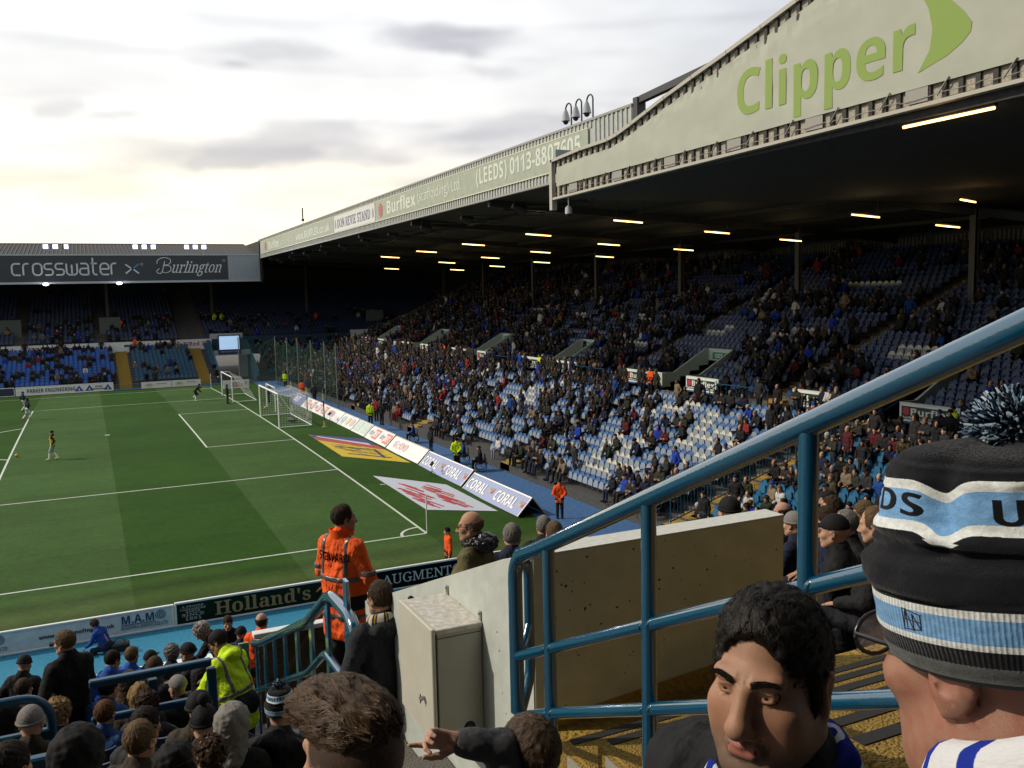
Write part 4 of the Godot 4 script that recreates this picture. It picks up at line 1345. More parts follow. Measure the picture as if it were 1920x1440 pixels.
func lamps() -> void:
	# strip lights hanging under the roof over the seats
	var tm := StandardMaterial3D.new()
	tm.albedo_color = Color(1, .9, .7)
	tm.emission_enabled = true
	tm.emission = Color(1.0, .80, .50)
	tm.emission_energy_multiplier = 4.2
	var rows := [["front", 13.0, 13.0, [29.0, 19.2, 9.3, -0.2, -9.6]], ["middle", 20.0, 12.65, [37.6, 27.2, 15.9, 6.0, -3.4, -13.6, -30.8]], ["back", 27.0, 12.38, [36.3, 25.4, 14.7, 4.0, -7.2, -17.2, -28.2]]]
	var ordn := ["nearest", "second nearest", "third nearest", "fourth nearest", "fifth nearest", "sixth nearest", "farthest"]
	for r in rows:
		for k in r[3].size():
			var t := thing("strip_light", "%s lit strip light in the %s row hanging under the goal end roof" % [ordn[k], r[0]], "lamp", Vector3(r[1], r[2], r[3][k]), 0.0, "strip lights under the goal end roof")
			t.rotation.z = -0.055
			part("tube", MB.new().tube(pv([Vector3(-0.85, 0, 0), Vector3(0.85, 0, 0)]), pf([0.034]), 8), tm, t)
			part("housing", MB.new().cbox(Vector3(-1.0, 0.05, -0.07), Vector3(1.0, 0.12, 0.07), 0.01), M.dark_steel, t)
			part("hanger", MB.new().rod(Vector3(-0.7, 0.12, 0), Vector3(-0.7, 1.0, 0), 0.012, 5).rod(Vector3(0.7, 0.12, 0), Vector3(0.7, 1.0, 0), 0.012, 5), M.dark_steel, t)
			var l := OmniLight3D.new()
			l.name = "tube_light"
			l.light_color = Color(1.0, .85, .6)
			l.light_energy = 0.55
			l.light_size = 0.3
			l.omni_range = 40.0
			l.omni_attenuation = 2.0
			l.shadow_enabled = true
			t.add_child(l, true)
			l.position = Vector3(0, -0.12, 0)
	for q in [["long bright strip light close under the cream fascia", Vector3(5.58, 13.33, 52.55) + Vector3(0.75, 0, 0), 1.57, 2.4], ["single yellowish strip light under the corner roof", Vector3(22.0, 13.0, 41.2), 0.35, 1.9]]:
		var t := thing("strip_light", q[0], "lamp", q[1], q[2], "strip lights under the corner roof")
		part("tube", MB.new().rod(Vector3(-q[3] * .5, 0, 0), Vector3(q[3] * .5, 0, 0), 0.035, 8), tm, t)
		part("housing", MB.new().cbox(Vector3(-q[3] * .52, 0.04, -0.06), Vector3(q[3] * .52, 0.1, 0.06), 0.01), M.dark_steel, t)
		var l := OmniLight3D.new()
		l.name = "tube_light"
		l.light_color = Color(1.0, .8, .5)
		l.light_energy = 0.3
		l.light_size = 0.3
		l.omni_range = 30.0
		l.omni_attenuation = 2.0
		l.shadow_enabled = true
		t.add_child(l, true)
		l.position = Vector3(0, -0.1, 0)
	# floodlights on the far roof edge
	var fm := StandardMaterial3D.new()
	fm.emission_enabled = true
	fm.emission = Color(.86, .86, 1.0)
	fm.emission_energy_multiplier = 4.0
	var glow := StandardMaterial3D.new()
	for q in [[-14.4, "left"], [-5.2, "middle"], [0.4, "right"]]:
		var t := thing("floodlight_cluster", "%s cluster of three lit floodlights on the far stand roof edge" % q[1], "floodlight", Vector3(q[0], 15.0, -44.95), 0.0, "floodlight clusters on the far roof")
		part("rail", MB.new().rod(Vector3(-1.2, 0.42, 0), Vector3(1.2, 0.42, 0), 0.03, 6).rod(Vector3(-0.9, 0, 0), Vector3(-0.9, 0.42, 0), 0.03, 6).rod(Vector3(0.9, 0, 0), Vector3(0.9, 0.42, 0), 0.03, 6), M.metal, t)
		for k in 3:
			var x := -1.0 + k * 1.0
			var tilt := Basis(Vector3.UP, [0.3, 0.1, 0.7][k] if q[1] == "left" else 0.15 - 0.2 * k)
			var h := part("floodlight", MB.new().obox(Transform3D(tilt, Vector3(x, 0.85, 0)), Vector3(0.56, 0.52, 0.25)), M.dark_steel, t)
			part("lamp_face", MB.new().obox(Transform3D(tilt, Vector3(x, 0.85, 0) + tilt * Vector3(0, 0, 0.14)), Vector3(0.50, 0.46, 0.02)), fm, h)
		var l := SpotLight3D.new()
		l.name = "floodlight_beam"
		l.light_energy = 30.0
		l.light_color = Color(.9, .92, 1.0)
		l.spot_angle = 50.0
		l.spot_range = 120.0
		l.spot_attenuation = 2.0
		l.light_size = 0.6
		l.shadow_enabled = true
		t.add_child(l, true)
		l.position = Vector3(0, 0.85, 0.4)
		l.rotation = Vector3(-0.5, PI, 0)
	for x in [-15.6, -8.1]:
		var t := thing("bulkhead_light", ["left", "right"][0 if x < -10 else 1] + " small round lit lamp under the dark sponsor fascia", "lamp", Vector3(x, 11.7, -44.7), 0.0, "round lamps under the far fascia")
		part("lamp_globe", MB.new().ellipsoid(Transform3D(), Vector3(0.32, 0.16, 0.2), 12, 8), fm, t)
		part("bracket", MB.new().rod(Vector3(0, 0.1, 0), Vector3(0, 0.3, -0.1), 0.04, 6), M.dark_steel, t)
		var l := OmniLight3D.new()
		l.name = "bulkhead_glow"
		l.light_energy = 1.0
		l.light_size = 0.2
		l.omni_range = 30.0
		l.omni_attenuation = 2.0
		l.shadow_enabled = true
		t.add_child(l, true)
		l.position = Vector3(0, -0.3, 0.3)

func cameras() -> void:
	var wm := mat(.45, .48, .50, .35)
	for k in 3:
		var at := Vector3(8.05, 16.8, [31.55, 32.45, 33.4][k])
		var t := thing("dome_camera", ["left", "middle", "right"][k] + " of three dome cameras on hooked poles above the roof fascia", "camera", at, 0.0, "dome cameras on the roof edge")
		var hook := PackedVector3Array([Vector3(0, 0, 0.55), Vector3(0, 0.75, 0.55)])
		for p in circle(Vector3(0, 0.80, 0.30), 0.26, Vector3(0, 0, 1), Vector3.UP, 0.0, PI, 8): hook.append(p)
		part("pole", MB.new().tube(hook, pf([0.035]), 6), M.dark_steel, t)
		var h := part("housing", MB.new().tube(pv([Vector3(0, 0.84, 0.04), Vector3(0, 0.74, 0.04), Vector3(0, 0.56, 0.04), Vector3(0, 0.34, 0.04)]), pf([0.05, 0.10, 0.16, 0.20]), 12), wm, t)
		part("dome", MB.new().ellipsoid(Transform3D(Basis(), Vector3(0, 0.33, 0.04)), Vector3(.13, .15, .13), 12, 8), M.black, h)
	var t := thing("dome_camera", "dome camera hanging below the left end of the cream fascia", "camera", Vector3(6.1, 13.4, 35.2))
	part("pole", MB.new().rod(Vector3(0, 0, 0), Vector3(0, -0.4, 0), 0.025, 6), M.metal, t)
	part("housing", MB.new().tube(pv([Vector3(0, -.38, 0), Vector3(0, -.46, 0), Vector3(0, -.7, 0)]), pf([.06, .14, .15]), 12), wm, t)
	part("dome", MB.new().ellipsoid(Transform3D(Basis(), Vector3(0, -.7, 0)), Vector3(.13, .14, .13), 12, 8), M.black, t)
	t = thing("antenna_mast", "thin radio mast standing on the goal end roof", "mast", Vector3(8.6, 16.7, -24.0))
	part("shaft", MB.new().rod(Vector3(0, 0, 0), Vector3(0, 1.6, 0), 0.03, 6), M.dark_steel, t)
	part("antenna", MB.new().rod(Vector3(0, 0.9, 0), Vector3(0, 1.9, 0), 0.07, 8).box(Vector3(-.12, .6, -.12), Vector3(.12, .85, .12)).rod(Vector3(0, 0.1, -0.5), Vector3(0, 0.4, 0.4), 0.02, 5), M.dark_steel, t)

func tunnel() -> void:
	var t := thing("players_tunnel", "covered tunnel mouth with blue sloping sides in the far corner", "tunnel", Vector3.ZERO)
	var w := mat(.03, .11, .17, .6)
	part("side_wall", MB.new().prism(PackedVector2Array([Vector2(39.4, 0), Vector2(50, 0), Vector2(50, 4.6), Vector2(47.5, 4.6), Vector2(39.4, 1.2)]), Transform3D(Basis(Vector3(0, 0, -1), Vector3.UP, Vector3(1, 0, 0)), Vector3(1.6, 0, 0)), 0.2), w, t)
	part("side_wall", MB.new().prism(PackedVector2Array([Vector2(39.4, 0), Vector2(50, 0), Vector2(50, 4.6), Vector2(47.5, 4.6), Vector2(39.4, 1.2)]), Transform3D(Basis(Vector3(0, 0, -1), Vector3.UP, Vector3(1, 0, 0)), Vector3(6.0, 0, 0)), 0.2), w, t)
	part("lintel", MB.new().box(Vector3(1.8, 2.9, -44.4), Vector3(6.0, 3.5, -44.1)), mat(.22, .26, .26, .6), t)
	part("canopy", MB.new().box(Vector3(1.5, 4.9, -45.3), Vector3(5.2, 5.5, -44.3)), mat(.30, .33, .33, .6), t)
	part("shutter", MB.new().box(Vector3(5.0, 0, -46.5), Vector3(6.0, 2.9, -46.4)), mat(.30, .34, .34, .6), t)
	var sc := thing("video_screen", "lit pale blue video screen above the corner tunnel", "screen", Vector3(3.55, 4.35, -43.9))
	part("casing", MB.new().cbox(Vector3(-1.3, -1.25, -.2), Vector3(1.3, 0.95, 0.0), .02), mat(.012, .02, .08, .5), sc)
	var em := StandardMaterial3D.new()
	em.emission_enabled = true
	em.emission = Color(.48, .68, .86)
	em.emission_energy_multiplier = 0.75
	part("screen", MB.new().box(Vector3(-1.15, -0.75, 0.002), Vector3(1.15, 0.85, 0.02)), em, sc)
	write(sc, "AWAY END EXIT ONLY", "Droid Sans,700", Vector3(-1.05, -1.12, 0.005), Vector3(1, 0, 0), Vector3.UP, 2.1, 0.2, mat(.25, .3, .5, .5))
	var l := AreaLight3D.new()
	l.name = "screen_glow"
	l.light_energy = 0.3
	l.light_color = Color(.6, .8, 1)
	l.area_size = Vector2(2.2, 1.5)
	l.shadow_enabled = true
	sc.add_child(l, true)
	l.position = Vector3(0, 0.05, 0.1)
	l.rotation.y = PI

func flags_and_mics() -> void:
	for q in [[34.0, "white corner flag post at the near corner of the pitch"], [-34.0, "white corner flag post at the far corner of the pitch"]]:
		var t := thing("corner_flag", q[1], "corner flag", Vector3(0.02, 0, q[0]))
		part("post", MB.new().rod(Vector3.ZERO, Vector3(0, 1.55, 0), 0.026, 8), mat(.7, .72, .7, .4), t)
		var fl := MB.new()
		for k in 6:
			var a := k / 6.0
			var b := (k + 1) / 6.0
			fl.quad(Vector3(0.03 * sin(a * 5), 1.5 - a * .2, a * .12), Vector3(0.03 * sin(a * 5), 1.2 - a * .15, a * .10), Vector3(0.03 * sin(b * 5), 1.2 - b * .15, b * .10), Vector3(0.03 * sin(b * 5), 1.5 - b * .2, b * .12))
		part("flag", fl, mat(.62, .62, .58, .8), t)
	for q in [[Vector3(3.88, crown(24.3), 24.3), "furry microphone on tripod between the two banners"], [Vector3(3.9, crown(1.7), 2.9), "furry microphone on tripod behind the banded poles"]]:
		var t := thing("microphone", q[1], "microphone", q[0])
		part("stand", MB.new().rod(Vector3(0, 0.1, 0), Vector3(0, 0.62, 0), 0.012, 6).rod(Vector3(0, .3, 0), Vector3(.25, 0, .1), 0.012, 5).rod(Vector3(0, .3, 0), Vector3(-.2, 0, .2), 0.012, 5).rod(Vector3(0, .3, 0), Vector3(-.05, 0, -.28), 0.012, 5), M.black, t)
		part("windshield", MB.new().tube(pv([Vector3(0.12, .66, -.28), Vector3(0.1, .66, -.2), Vector3(-.1, .66, .2), Vector3(-.12, .66, .28)]), pf([.05, .085, .085, .05]), 10), M.black, t)
	var t := thing("holdall", "black kit bag lying inside the near goal", "bag", Vector3(1.5, crown(1), 1.0), 0.4)
	part("body", MB.new().ellipsoid(Transform3D(Basis(), Vector3(0, .18, 0)), Vector3(.22, .19, .55), 12, 8), M.black, t)
	part("strap", MB.new().tube(circle(Vector3(0, .3, 0), .18, Vector3(0, 0, 1), Vector3.UP, 0, PI, 8), pf([.02]), 5), M.black, t)
	for q in [[Vector3(-16.1, crown(2) + 0.11, 6.6), "yellow football near the player in the yellow bib"], [Vector3(1.3, crown(-8) + .11, -8.6), "yellow football at the feet of person behind goal"], [Vector3(1.2, 0.9, -37.0), "yellow football in the air by the far corner flag"]]:
		var b := thing("football", q[1], "football", q[0], 0.0, "yellow footballs")
		part("ball", MB.new().ellipsoid(Transform3D(), Vector3(.11, .11, .11), 14, 10), mat(.55, .36, .03, .4), b)
		var pt := MB.new()
		for d in [Vector3(1, .3, .2), Vector3(-.3, .9, .4), Vector3(-.5, -.2, .9), Vector3(.3, .2, -1), Vector3(0.4, .8, .6)]:
			pt.ellipsoid(Transform3D(Basis.looking_at(d), d.normalized() * 0.1), Vector3(.035, .035, .014), 6, 4)
		part("patch", pt, mat(.10, .05, .02, .4), b)

# ------------------------------------------------------------------ seats
var cam_at := Vector3(-11.8217, 9.52767, 67.03648)
var view := Basis()

func seen(p: Vector3, pad := 0.06) -> bool:
	var d := p - cam_at
	var q := view.inverse() * d
	if q.z > -0.5: return false
	var t := 0.4334 + pad
	return absf(q.x / q.z) < t * 4.0 / 3.0 and absf(q.y / q.z) < t

func shell(w: float, y0: float, y1: float, z: float, lean: float, bow: float, th: float, round_: float, nu := 6, nv := 5) -> MB:
	var mb := MB.new()
	var side := func(u: float, v: float, back: float) -> Vector3:
		var y := lerpf(y0, y1, v)
		var hw := w * 0.5
		var top := clampf((v - 0.55) / 0.45, 0, 1)
		hw *= 1.0 - round_ * (1.0 - sqrt(maxf(0.0, 1.0 - top * top)))
		var x := (u * 2.0 - 1.0) * hw
		return Vector3(x, y, z - lean * v + bow * (u * 2.0 - 1.0) * (u * 2.0 - 1.0) - back)
	for i in nu:
		for j in nv:
			var a: Vector3 = side.call(float(i) / nu, float(j) / nv, 0.0)
			var b: Vector3 = side.call(float(i + 1) / nu, float(j) / nv, 0.0)
			var c: Vector3 = side.call(float(i + 1) / nu, float(j + 1) / nv, 0.0)
			var d: Vector3 = side.call(float(i) / nu, float(j + 1) / nv, 0.0)
			var o := Vector3(0, 0, -th)
			mb.quad(a, b, c, d)
			mb.quad(b + o, a + o, d + o, c + o)
			if i == 0: mb.quad(a + o, a, d, d + o)
			if i == nu - 1: mb.quad(b, b + o, c + o, c)
			if j == nv - 1: mb.quad(d, c, c + o, d + o)
			if j == 0: mb.quad(b, a, a + o, b + o)
	return mb

var seat_list := []      # [position, turn, colour name, stand, row, number]
var sitters := []        # places for people: [position, turn, stand, row, number, chance]

func near_white(x: float, z: float) -> bool:
	var segs := [[9.1, 31.2, 11.8, 29.4], [9.9, 32.3, 11.9, 31.0], [9.1, 31.2, 9.9, 34.0], [13.5, 15.0, 16.4, 15.9], [13.5, 13.8, 15.2, 14.0], [13.2, 14.2, 13.5, 16.5], [15.0, 27.4, 16.4, 29.8], [13.0, 33.8, 15.9, 32.2], [16.9, 2.8, 15.6, 4.2], [14.4, 34.8, 13.0, 34.0], [11.7, 35.6, 13.6, 36.4],
		[27.2, -0.8, 26.4, 1.6], [27.4, 9.0, 26.3, 10.6], [32.0, 24.6, 32.0, 28.6], [25.8, 26.2, 25.7, 30.0], [25.0, 19.4, 25.4, 21.4], [31.2, 18.4, 30.0, 19.2], [24.6, 25.4, 25.0, 27.0], [28.1, -11.0, 28.3, -6.0], [23.9, 36.0, 24.2, 38.0], [23.0, 12.5, 23.3, 15.5]]
	for s in segs:
		var p := Vector2(x, z)
		var q := Geometry2D.get_closest_point_to_segment(p, Vector2(s[0], s[1]), Vector2(s[2], s[3]))
		if p.distance_to(q) < 0.50: return true
	return false

func plan_seats() -> void:
	var dens := noise(61, 0.11, 3)
	var clump := noise(62, 0.30, 2)
	# stand behind the goal
	for i in 15:
		var x := 8.0 + i * 0.7333 + 0.42
		var y := 0.45 + 0.22 * i
		var n := 0
		var z := -41.4
		while z < 60.0:
			z += 0.47
			n += 1
			var ok := true
			for a in lower_aisles:
				if absf(z - a) < 0.78: ok = false
			if i == 0 and fposmod(z, 9.0) < 4.0 and z > -6.0 and z < 22.0: ok = false     # room for wheelchairs
			if absf(z - 39.4) < 1.0: ok = false
			if not ok: continue
			if i > 12: continue
			var teal := z > 40.2
			var c := "teal" if teal else ("white" if near_white(x, z) else "blue")
			seat_list.append([Vector3(x, y, z), -PI / 2, c, "lower", i, n])
			var ch := 0.42 + 0.45 * dens.get_noise_2d(x * 2.0, z) + 0.35 * clump.get_noise_2d(x * 2.5, z)
			if z < 2.0: ch += 0.30 * smoothstep(2.0, -12.0, z)
			if z > 6 and z < 38: ch -= 0.10
			if i < 3: ch += 0.12
			if i > 11: ch += 0.22
			if c == "white": ch -= 0.6
			if teal: ch += 0.05
			sitters.append([Vector3(x, y, z), -PI / 2, "lower", i, n, ch])
	for i in 27:
		var x := 19.0 + i * 0.71 + 0.42
		var y := 3.75 + 0.291 * i
		var n := 0
		var z := -41.6
		while z < 60.0:
			z += 0.47
			n += 1
			var ok := true
			for a in upper_aisles:
				if absf(z - a) < 0.72: ok = false
			if i < 5 and in_opening(z, 0.35): ok = false
			if not ok: continue
			seat_list.append([Vector3(x, y, z), -PI / 2, "white" if near_white(x, z) else "shade_tinted", "upper", i, n])  # upper rows: roof shade is put into a darker seat blue
			var ch := 0.30 + 0.5 * dens.get_noise_2d(x * 1.6 + 70, z) + 0.35 * clump.get_noise_2d(x * 2.0, z + 50)
			if z < 6.0: ch += 0.20 * smoothstep(6.0, -14.0, z)
			if i > 18: ch -= 0.12
			if i < 4: ch += 0.2
			if z > 18: ch -= 0.08
			sitters.append([Vector3(x, y, z), -PI / 2, "upper", i, n, ch])
	# people standing about on the gangway below the upper tier
	for k in 190:
		var z := -41.0 + k * .42
		var near := 0.0
		for o in openings: near = maxf(near, 1.0 - absf(z - (o[0] + o[1]) * .5) / 7.0)
		sitters.append([Vector3(18.35, 3.3, z), -PI / 2, "lower", 13, k, .12 + .42 * near - (.3 if z > 25.5 and z < 28.4 else 0.0)])
	# far stand
	for i in 13:
		var n := 0
		var x := -40.0
		while x < 1.3:
			x += 0.47
			n += 1
			if absf(x + 8.3) < 0.85 or absf(x - 0.1) < 0.85: continue
			seat_list.append([Vector3(x, 0.5 + 0.25 * i, -39.5 - 0.75 * i - 0.42), 0.0, "royal" if x < -8.3 else "steel", "far", i, n])
			var ch := 0.24 + 0.4 * dens.get_noise_2d(x * 1.5, i * 2.0 + 200) + 0.4 * clump.get_noise_2d(x * 1.6, i * 2.0 + 90)
			if i < 2 or i > 10: ch += 0.15
			if x > -7.5: ch -= 0.12
			sitters.append([Vector3(x, 0.5 + 0.25 * i, -39.5 - 0.75 * i - 0.42), 0.0, "far", i, n, ch])
	for i in 22:
		var n := 0
		var x := -40.0
		while x < 37.0:
			x += 0.47
			n += 1
			if absf(x + 19.0) < 0.7 or absf(x + 10.5) < 0.7 or absf(x - 0.1) < 1.7: continue
			var p := Vector3(x, 4.6 + 0.27 * i, -49.7 - 0.75 * i - 0.42)
			seat_list.append([p, 0.0, "shade_royal", "far upper", i, n])  # royal seats darkened in colour to stand for shade under the roof
			var ch := 0.30 + 0.5 * dens.get_noise_2d(x, i * 2.0 + 300)
			if i > 8: ch -= 0.35
			if x > 8.0: ch -= 0.2
			sitters.append([p, 0.0, "far upper", i, n, ch])
	for i in 12:
		var n := 0
		var x := 7.0
		while x < 19.0:
			x += 0.47
			n += 1
			var p := Vector3(x, 0.5 + 0.27 * i, -39.5 - 0.8 * i - 0.42)
			seat_list.append([p, 0.0, "steel", "far", i, n])
			sitters.append([p, 0.0, "corner", i, n, 0.45])
	# near stand: left block and the block beyond the exit wall
	for i in 26:
		var z := 44.9 + 0.76 * i
		var y := near_y(z + 0.4)
		var n := 0
		var x := -22.0
		while x < 4.0:
			x += 0.48
			n += 1
			if x > -10.75 and x < (-9.0 if z < 60.0 else -7.9): continue
			if z > 60.5 and x > -11.4 and x < -8.2: continue
			var p := Vector3(x, y, z + 0.36)
			if Vector2(p.x - cam_at.x, p.z - cam_at.z).length() < 3.4: continue
			seat_list.append([p, PI, "navy" if x < -10 else "dark", "near", i, n])
			var ch := -1.0 if x < -10.0 else 0.62
			if x > -9.2: ch = 0.0
			sitters.append([p, PI, "near", i, n, ch])

func seat_group() -> Dictionary:
	return {"blue": M.seat_blue, "white": M.seat_white, "teal": M.seat_teal, "royal": M.seat_royal, "steel": M.seat_steel, "navy": M.seat_navy, "dark": mat(.005, .035, .075, .25), "shade_tinted": mat(.012, .034, .105, .3, 0.0, .35), "shade_royal": mat(.004, .022, .075, .5)}  # last two are blue and royal with roof shade painted in

func hidden(p: Vector3) -> bool:     # behind the cream wall of the stairway
	if p.z > 63.4: return false
	var t := (63.46 - cam_at.z) / (p.z - cam_at.z)
	var q := cam_at.lerp(p, t)
	return q.x > -10.4 and q.x < -8.55 and q.y < 8.2

func ordinal(k: int) -> String:
	var w := ["front", "second", "third", "fourth", "fifth", "sixth", "seventh", "eighth", "ninth", "tenth", "eleventh", "twelfth", "thirteenth", "fourteenth", "fifteenth", "sixteenth", "seventeenth", "eighteenth", "nineteenth", "twentieth"]
	if k < w.size(): return w[k]
	if k >= 199: return "two-hundred-and-" + ordinal(k - 200)
	if k >= 99: return "hundred-and-" + ordinal(k - 100) if k > 99 else "hundredth"
	var tens: String = ["twenty", "thirty", "forty", "fifty", "sixty", "seventy", "eighty", "ninety"][(k + 1) / 10 - 2]
	if (k + 1) % 10 == 0: return tens.trim_suffix("y") + "ieth"
	return tens + "-" + ["first", "second", "third", "fourth", "fifth", "sixth", "seventh", "eighth", "ninth"][k % 10]

func seats() -> void:
	var G := seat_group()
	var back := shell(0.43, 0.40, 0.83, -0.02, 0.07, 0.05, 0.022, 0.55)
	var pan := shell(0.39, 0.36, 0.66, 0.13, 0.07, 0.0, 0.05, 0.35, 4, 3)
	var legs := MB.new()
	for s in [-0.17, 0.17]: legs.box(Vector3(s - 0.012, 0.0, 0.0), Vector3(s + 0.012, 0.44, 0.05))
	legs.box(Vector3(-0.2, 0.40, 0.0), Vector3(0.2, 0.43, 0.04))
	var backm := back.mesh()
	var panm := pan.mesh()
	var legm := legs.mesh()
	var vis := []
	for s in seat_list:
		if seen(s[0] + Vector3(0, .5, 0)): vis.append([(s[0] as Vector3).distance_to(cam_at), s])
	vis.sort_custom(func(a, b): return a[0] < b[0])
	var proto := {}
	var cname := {"blue": "light blue", "white": "white", "teal": "teal", "royal": "royal blue", "steel": "steel blue", "navy": "navy", "dark": "dark blue", "shade_tinted": "shade-tinted blue", "shade_royal": "shade-tinted royal blue"}
	var where := {"lower": "lower tier behind the goal", "upper": "upper tier behind the goal", "near": "near stand", "far": "far stand", "far upper": "far upper tier"}
	var rest := {}
	var count := 0
	for e in vis:
		var s: Array = e[1]
		if count < 290 and not hidden(s[0] + Vector3(0, .8, 0)):
			count += 1
			var c: String = s[2]
			var zone := "left of the aisle handrail" if s[3] == "near" and s[0].x < -10 else ("right of the exit wall" if s[3] == "near" else ("right of the fence" if s[0].z > 39.5 else "left of the fence"))
			var label := "%s tip-up seat, %s row, %s place, %s" % [cname[c], ordinal(s[4]), ordinal(s[5]), zone]
			var o: Node3D
			if not proto.has(c):
				o = thing("stadium_seat", label, "seat", s[0], s[1], "tip-up seats in the stands")
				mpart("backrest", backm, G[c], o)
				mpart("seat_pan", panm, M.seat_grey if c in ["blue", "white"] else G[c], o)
				mpart("bracket", legm, M.dark_steel, o)
				proto[c] = o
			else: o = copy(proto[c], "stadium_seat", label, s[0], s[1])
			continue
		if not rest.has(s[2]): rest[s[2]] = []
		rest[s[2]].append(s)
	var all := Node3D.new()
	all.name = "stadium_seats"
	add_child(all)
	tag(all, "thousands of tip-up seats filling the stands farther away", "seats", "", "stuff")
	var bl := shell(0.43, 0.40, 0.83, -0.02, 0.07, 0.05, 0.022, 0.55, 4, 4).mesh()
	var pl := shell(0.39, 0.36, 0.66, 0.13, 0.07, 0.0, 0.05, 0.35, 1, 2).mesh()
	for c in rest:
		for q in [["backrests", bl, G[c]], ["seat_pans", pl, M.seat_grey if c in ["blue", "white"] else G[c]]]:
			var mm := MultiMesh.new()
			mm.transform_format = MultiMesh.TRANSFORM_3D
			mm.mesh = q[1]
			mm.instance_count = rest[c].size()
			for k in rest[c].size():
				var s: Array = rest[c][k]
				mm.set_instance_transform(k, Transform3D(Basis(Vector3.UP, s[1]), s[0]))
			var mi := MultiMeshInstance3D.new()
			mi.name = q[0]
			mi.multimesh = mm
			mi.material_override = q[2]
			mi.set_meta("kind", "stuff")
			all.add_child(mi, true)

# ------------------------------------------------------------------ people
# head, local origin between the ears, face towards +z
func head_field(cell: float, fine := false) -> Field:
	var f := Field.new(Vector3(-.10, -.16, -.13), Vector3(.10, .15, .15), cell)
	f.ell(Vector3(0, .040, -.016), Vector3(.075, .092, .096), .02)
	f.ell(Vector3(0, -.028, .030), Vector3(.060, .084, .064), .03)
	f.ell(Vector3(0, -.101, .066), Vector3(.024, .019, .021), .03)
	for s in [-1.0, 1.0]:
		f.cap(Vector3(s * .056, -.050, -.004), Vector3(s * .020, -.100, .058), .019, .016, .03)
		f.ell(Vector3(s * .044, -.020, .058), Vector3(.020, .017, .020), .025)
		f.ell(Vector3(s * .031, .013, .098), Vector3(.018, .0125, .018), .014, true)
	f.cap(Vector3(-.036, .030, .079), Vector3(.036, .030, .079), .011, .011, .018)
	f.cap(Vector3(0, .022, .086), Vector3(0, -.032, .110), .0075, .011, .014)
	f.ell(Vector3(0, -.036, .111), Vector3(.0125, .0115, .0135), .010)
	for s in [-1.0, 1.0]: f.ell(Vector3(s * .0125, -.040, .099), Vector3(.0085, .0085, .012), .008)
	f.cap(Vector3(-.019, -.068, .084), Vector3(.019, -.068, .084), .008, .008, .012)
	for s in [-1.0, 1.0]:
		f.ell(Vector3(s * .077, -.002, -.014), Vector3(.0085, .032, .020), .006, false, Basis(Vector3.UP, s * 0.35) * Basis(Vector3(1, 0, 0), -.2))
		if fine:
			f.ell(Vector3(s * .086, .002, -.010), Vector3(.0065, .018, .011), .004, true)
			var prev := Vector3.ZERO
			for k in 8:      # rim of the ear
				var an := lerpf(-.6, 3.5, k / 7.0)
				var q := Vector3(s * (.079 + .006 * sin(an)), .004 + .026 * sin(an), -.013 - .017 * cos(an + .35))
				if k > 0: f.cap(prev, q, .0034, .0034, .004)
				prev = q
			f.ell(Vector3(s * .0785, -.028, -.004), Vector3(.0055, .009, .007), .004)
	f.cap(Vector3(0, -.06, -.030), Vector3(0, -.16, -.040), .054, .058, .03)
	return f

func scalp(f: Field, grow: float) -> void:
	f.ell(Vector3(0, .040, -.016), Vector3(.075 + grow, .092 + grow, .096 + grow), .01)

var hair_mesh := {}
func tinted(c: Array) -> StandardMaterial3D:
	var key := "t%.3f %.3f %.3f" % c
	if not mats.has(key):
		var m := StandardMaterial3D.new()
		m.vertex_color_use_as_albedo = true
		m.albedo_color = Color(c[0], c[1], c[2]).linear_to_srgb()
		m.roughness = .75
		m.metallic_specular = .3
		mats[key] = m
	return mats[key]

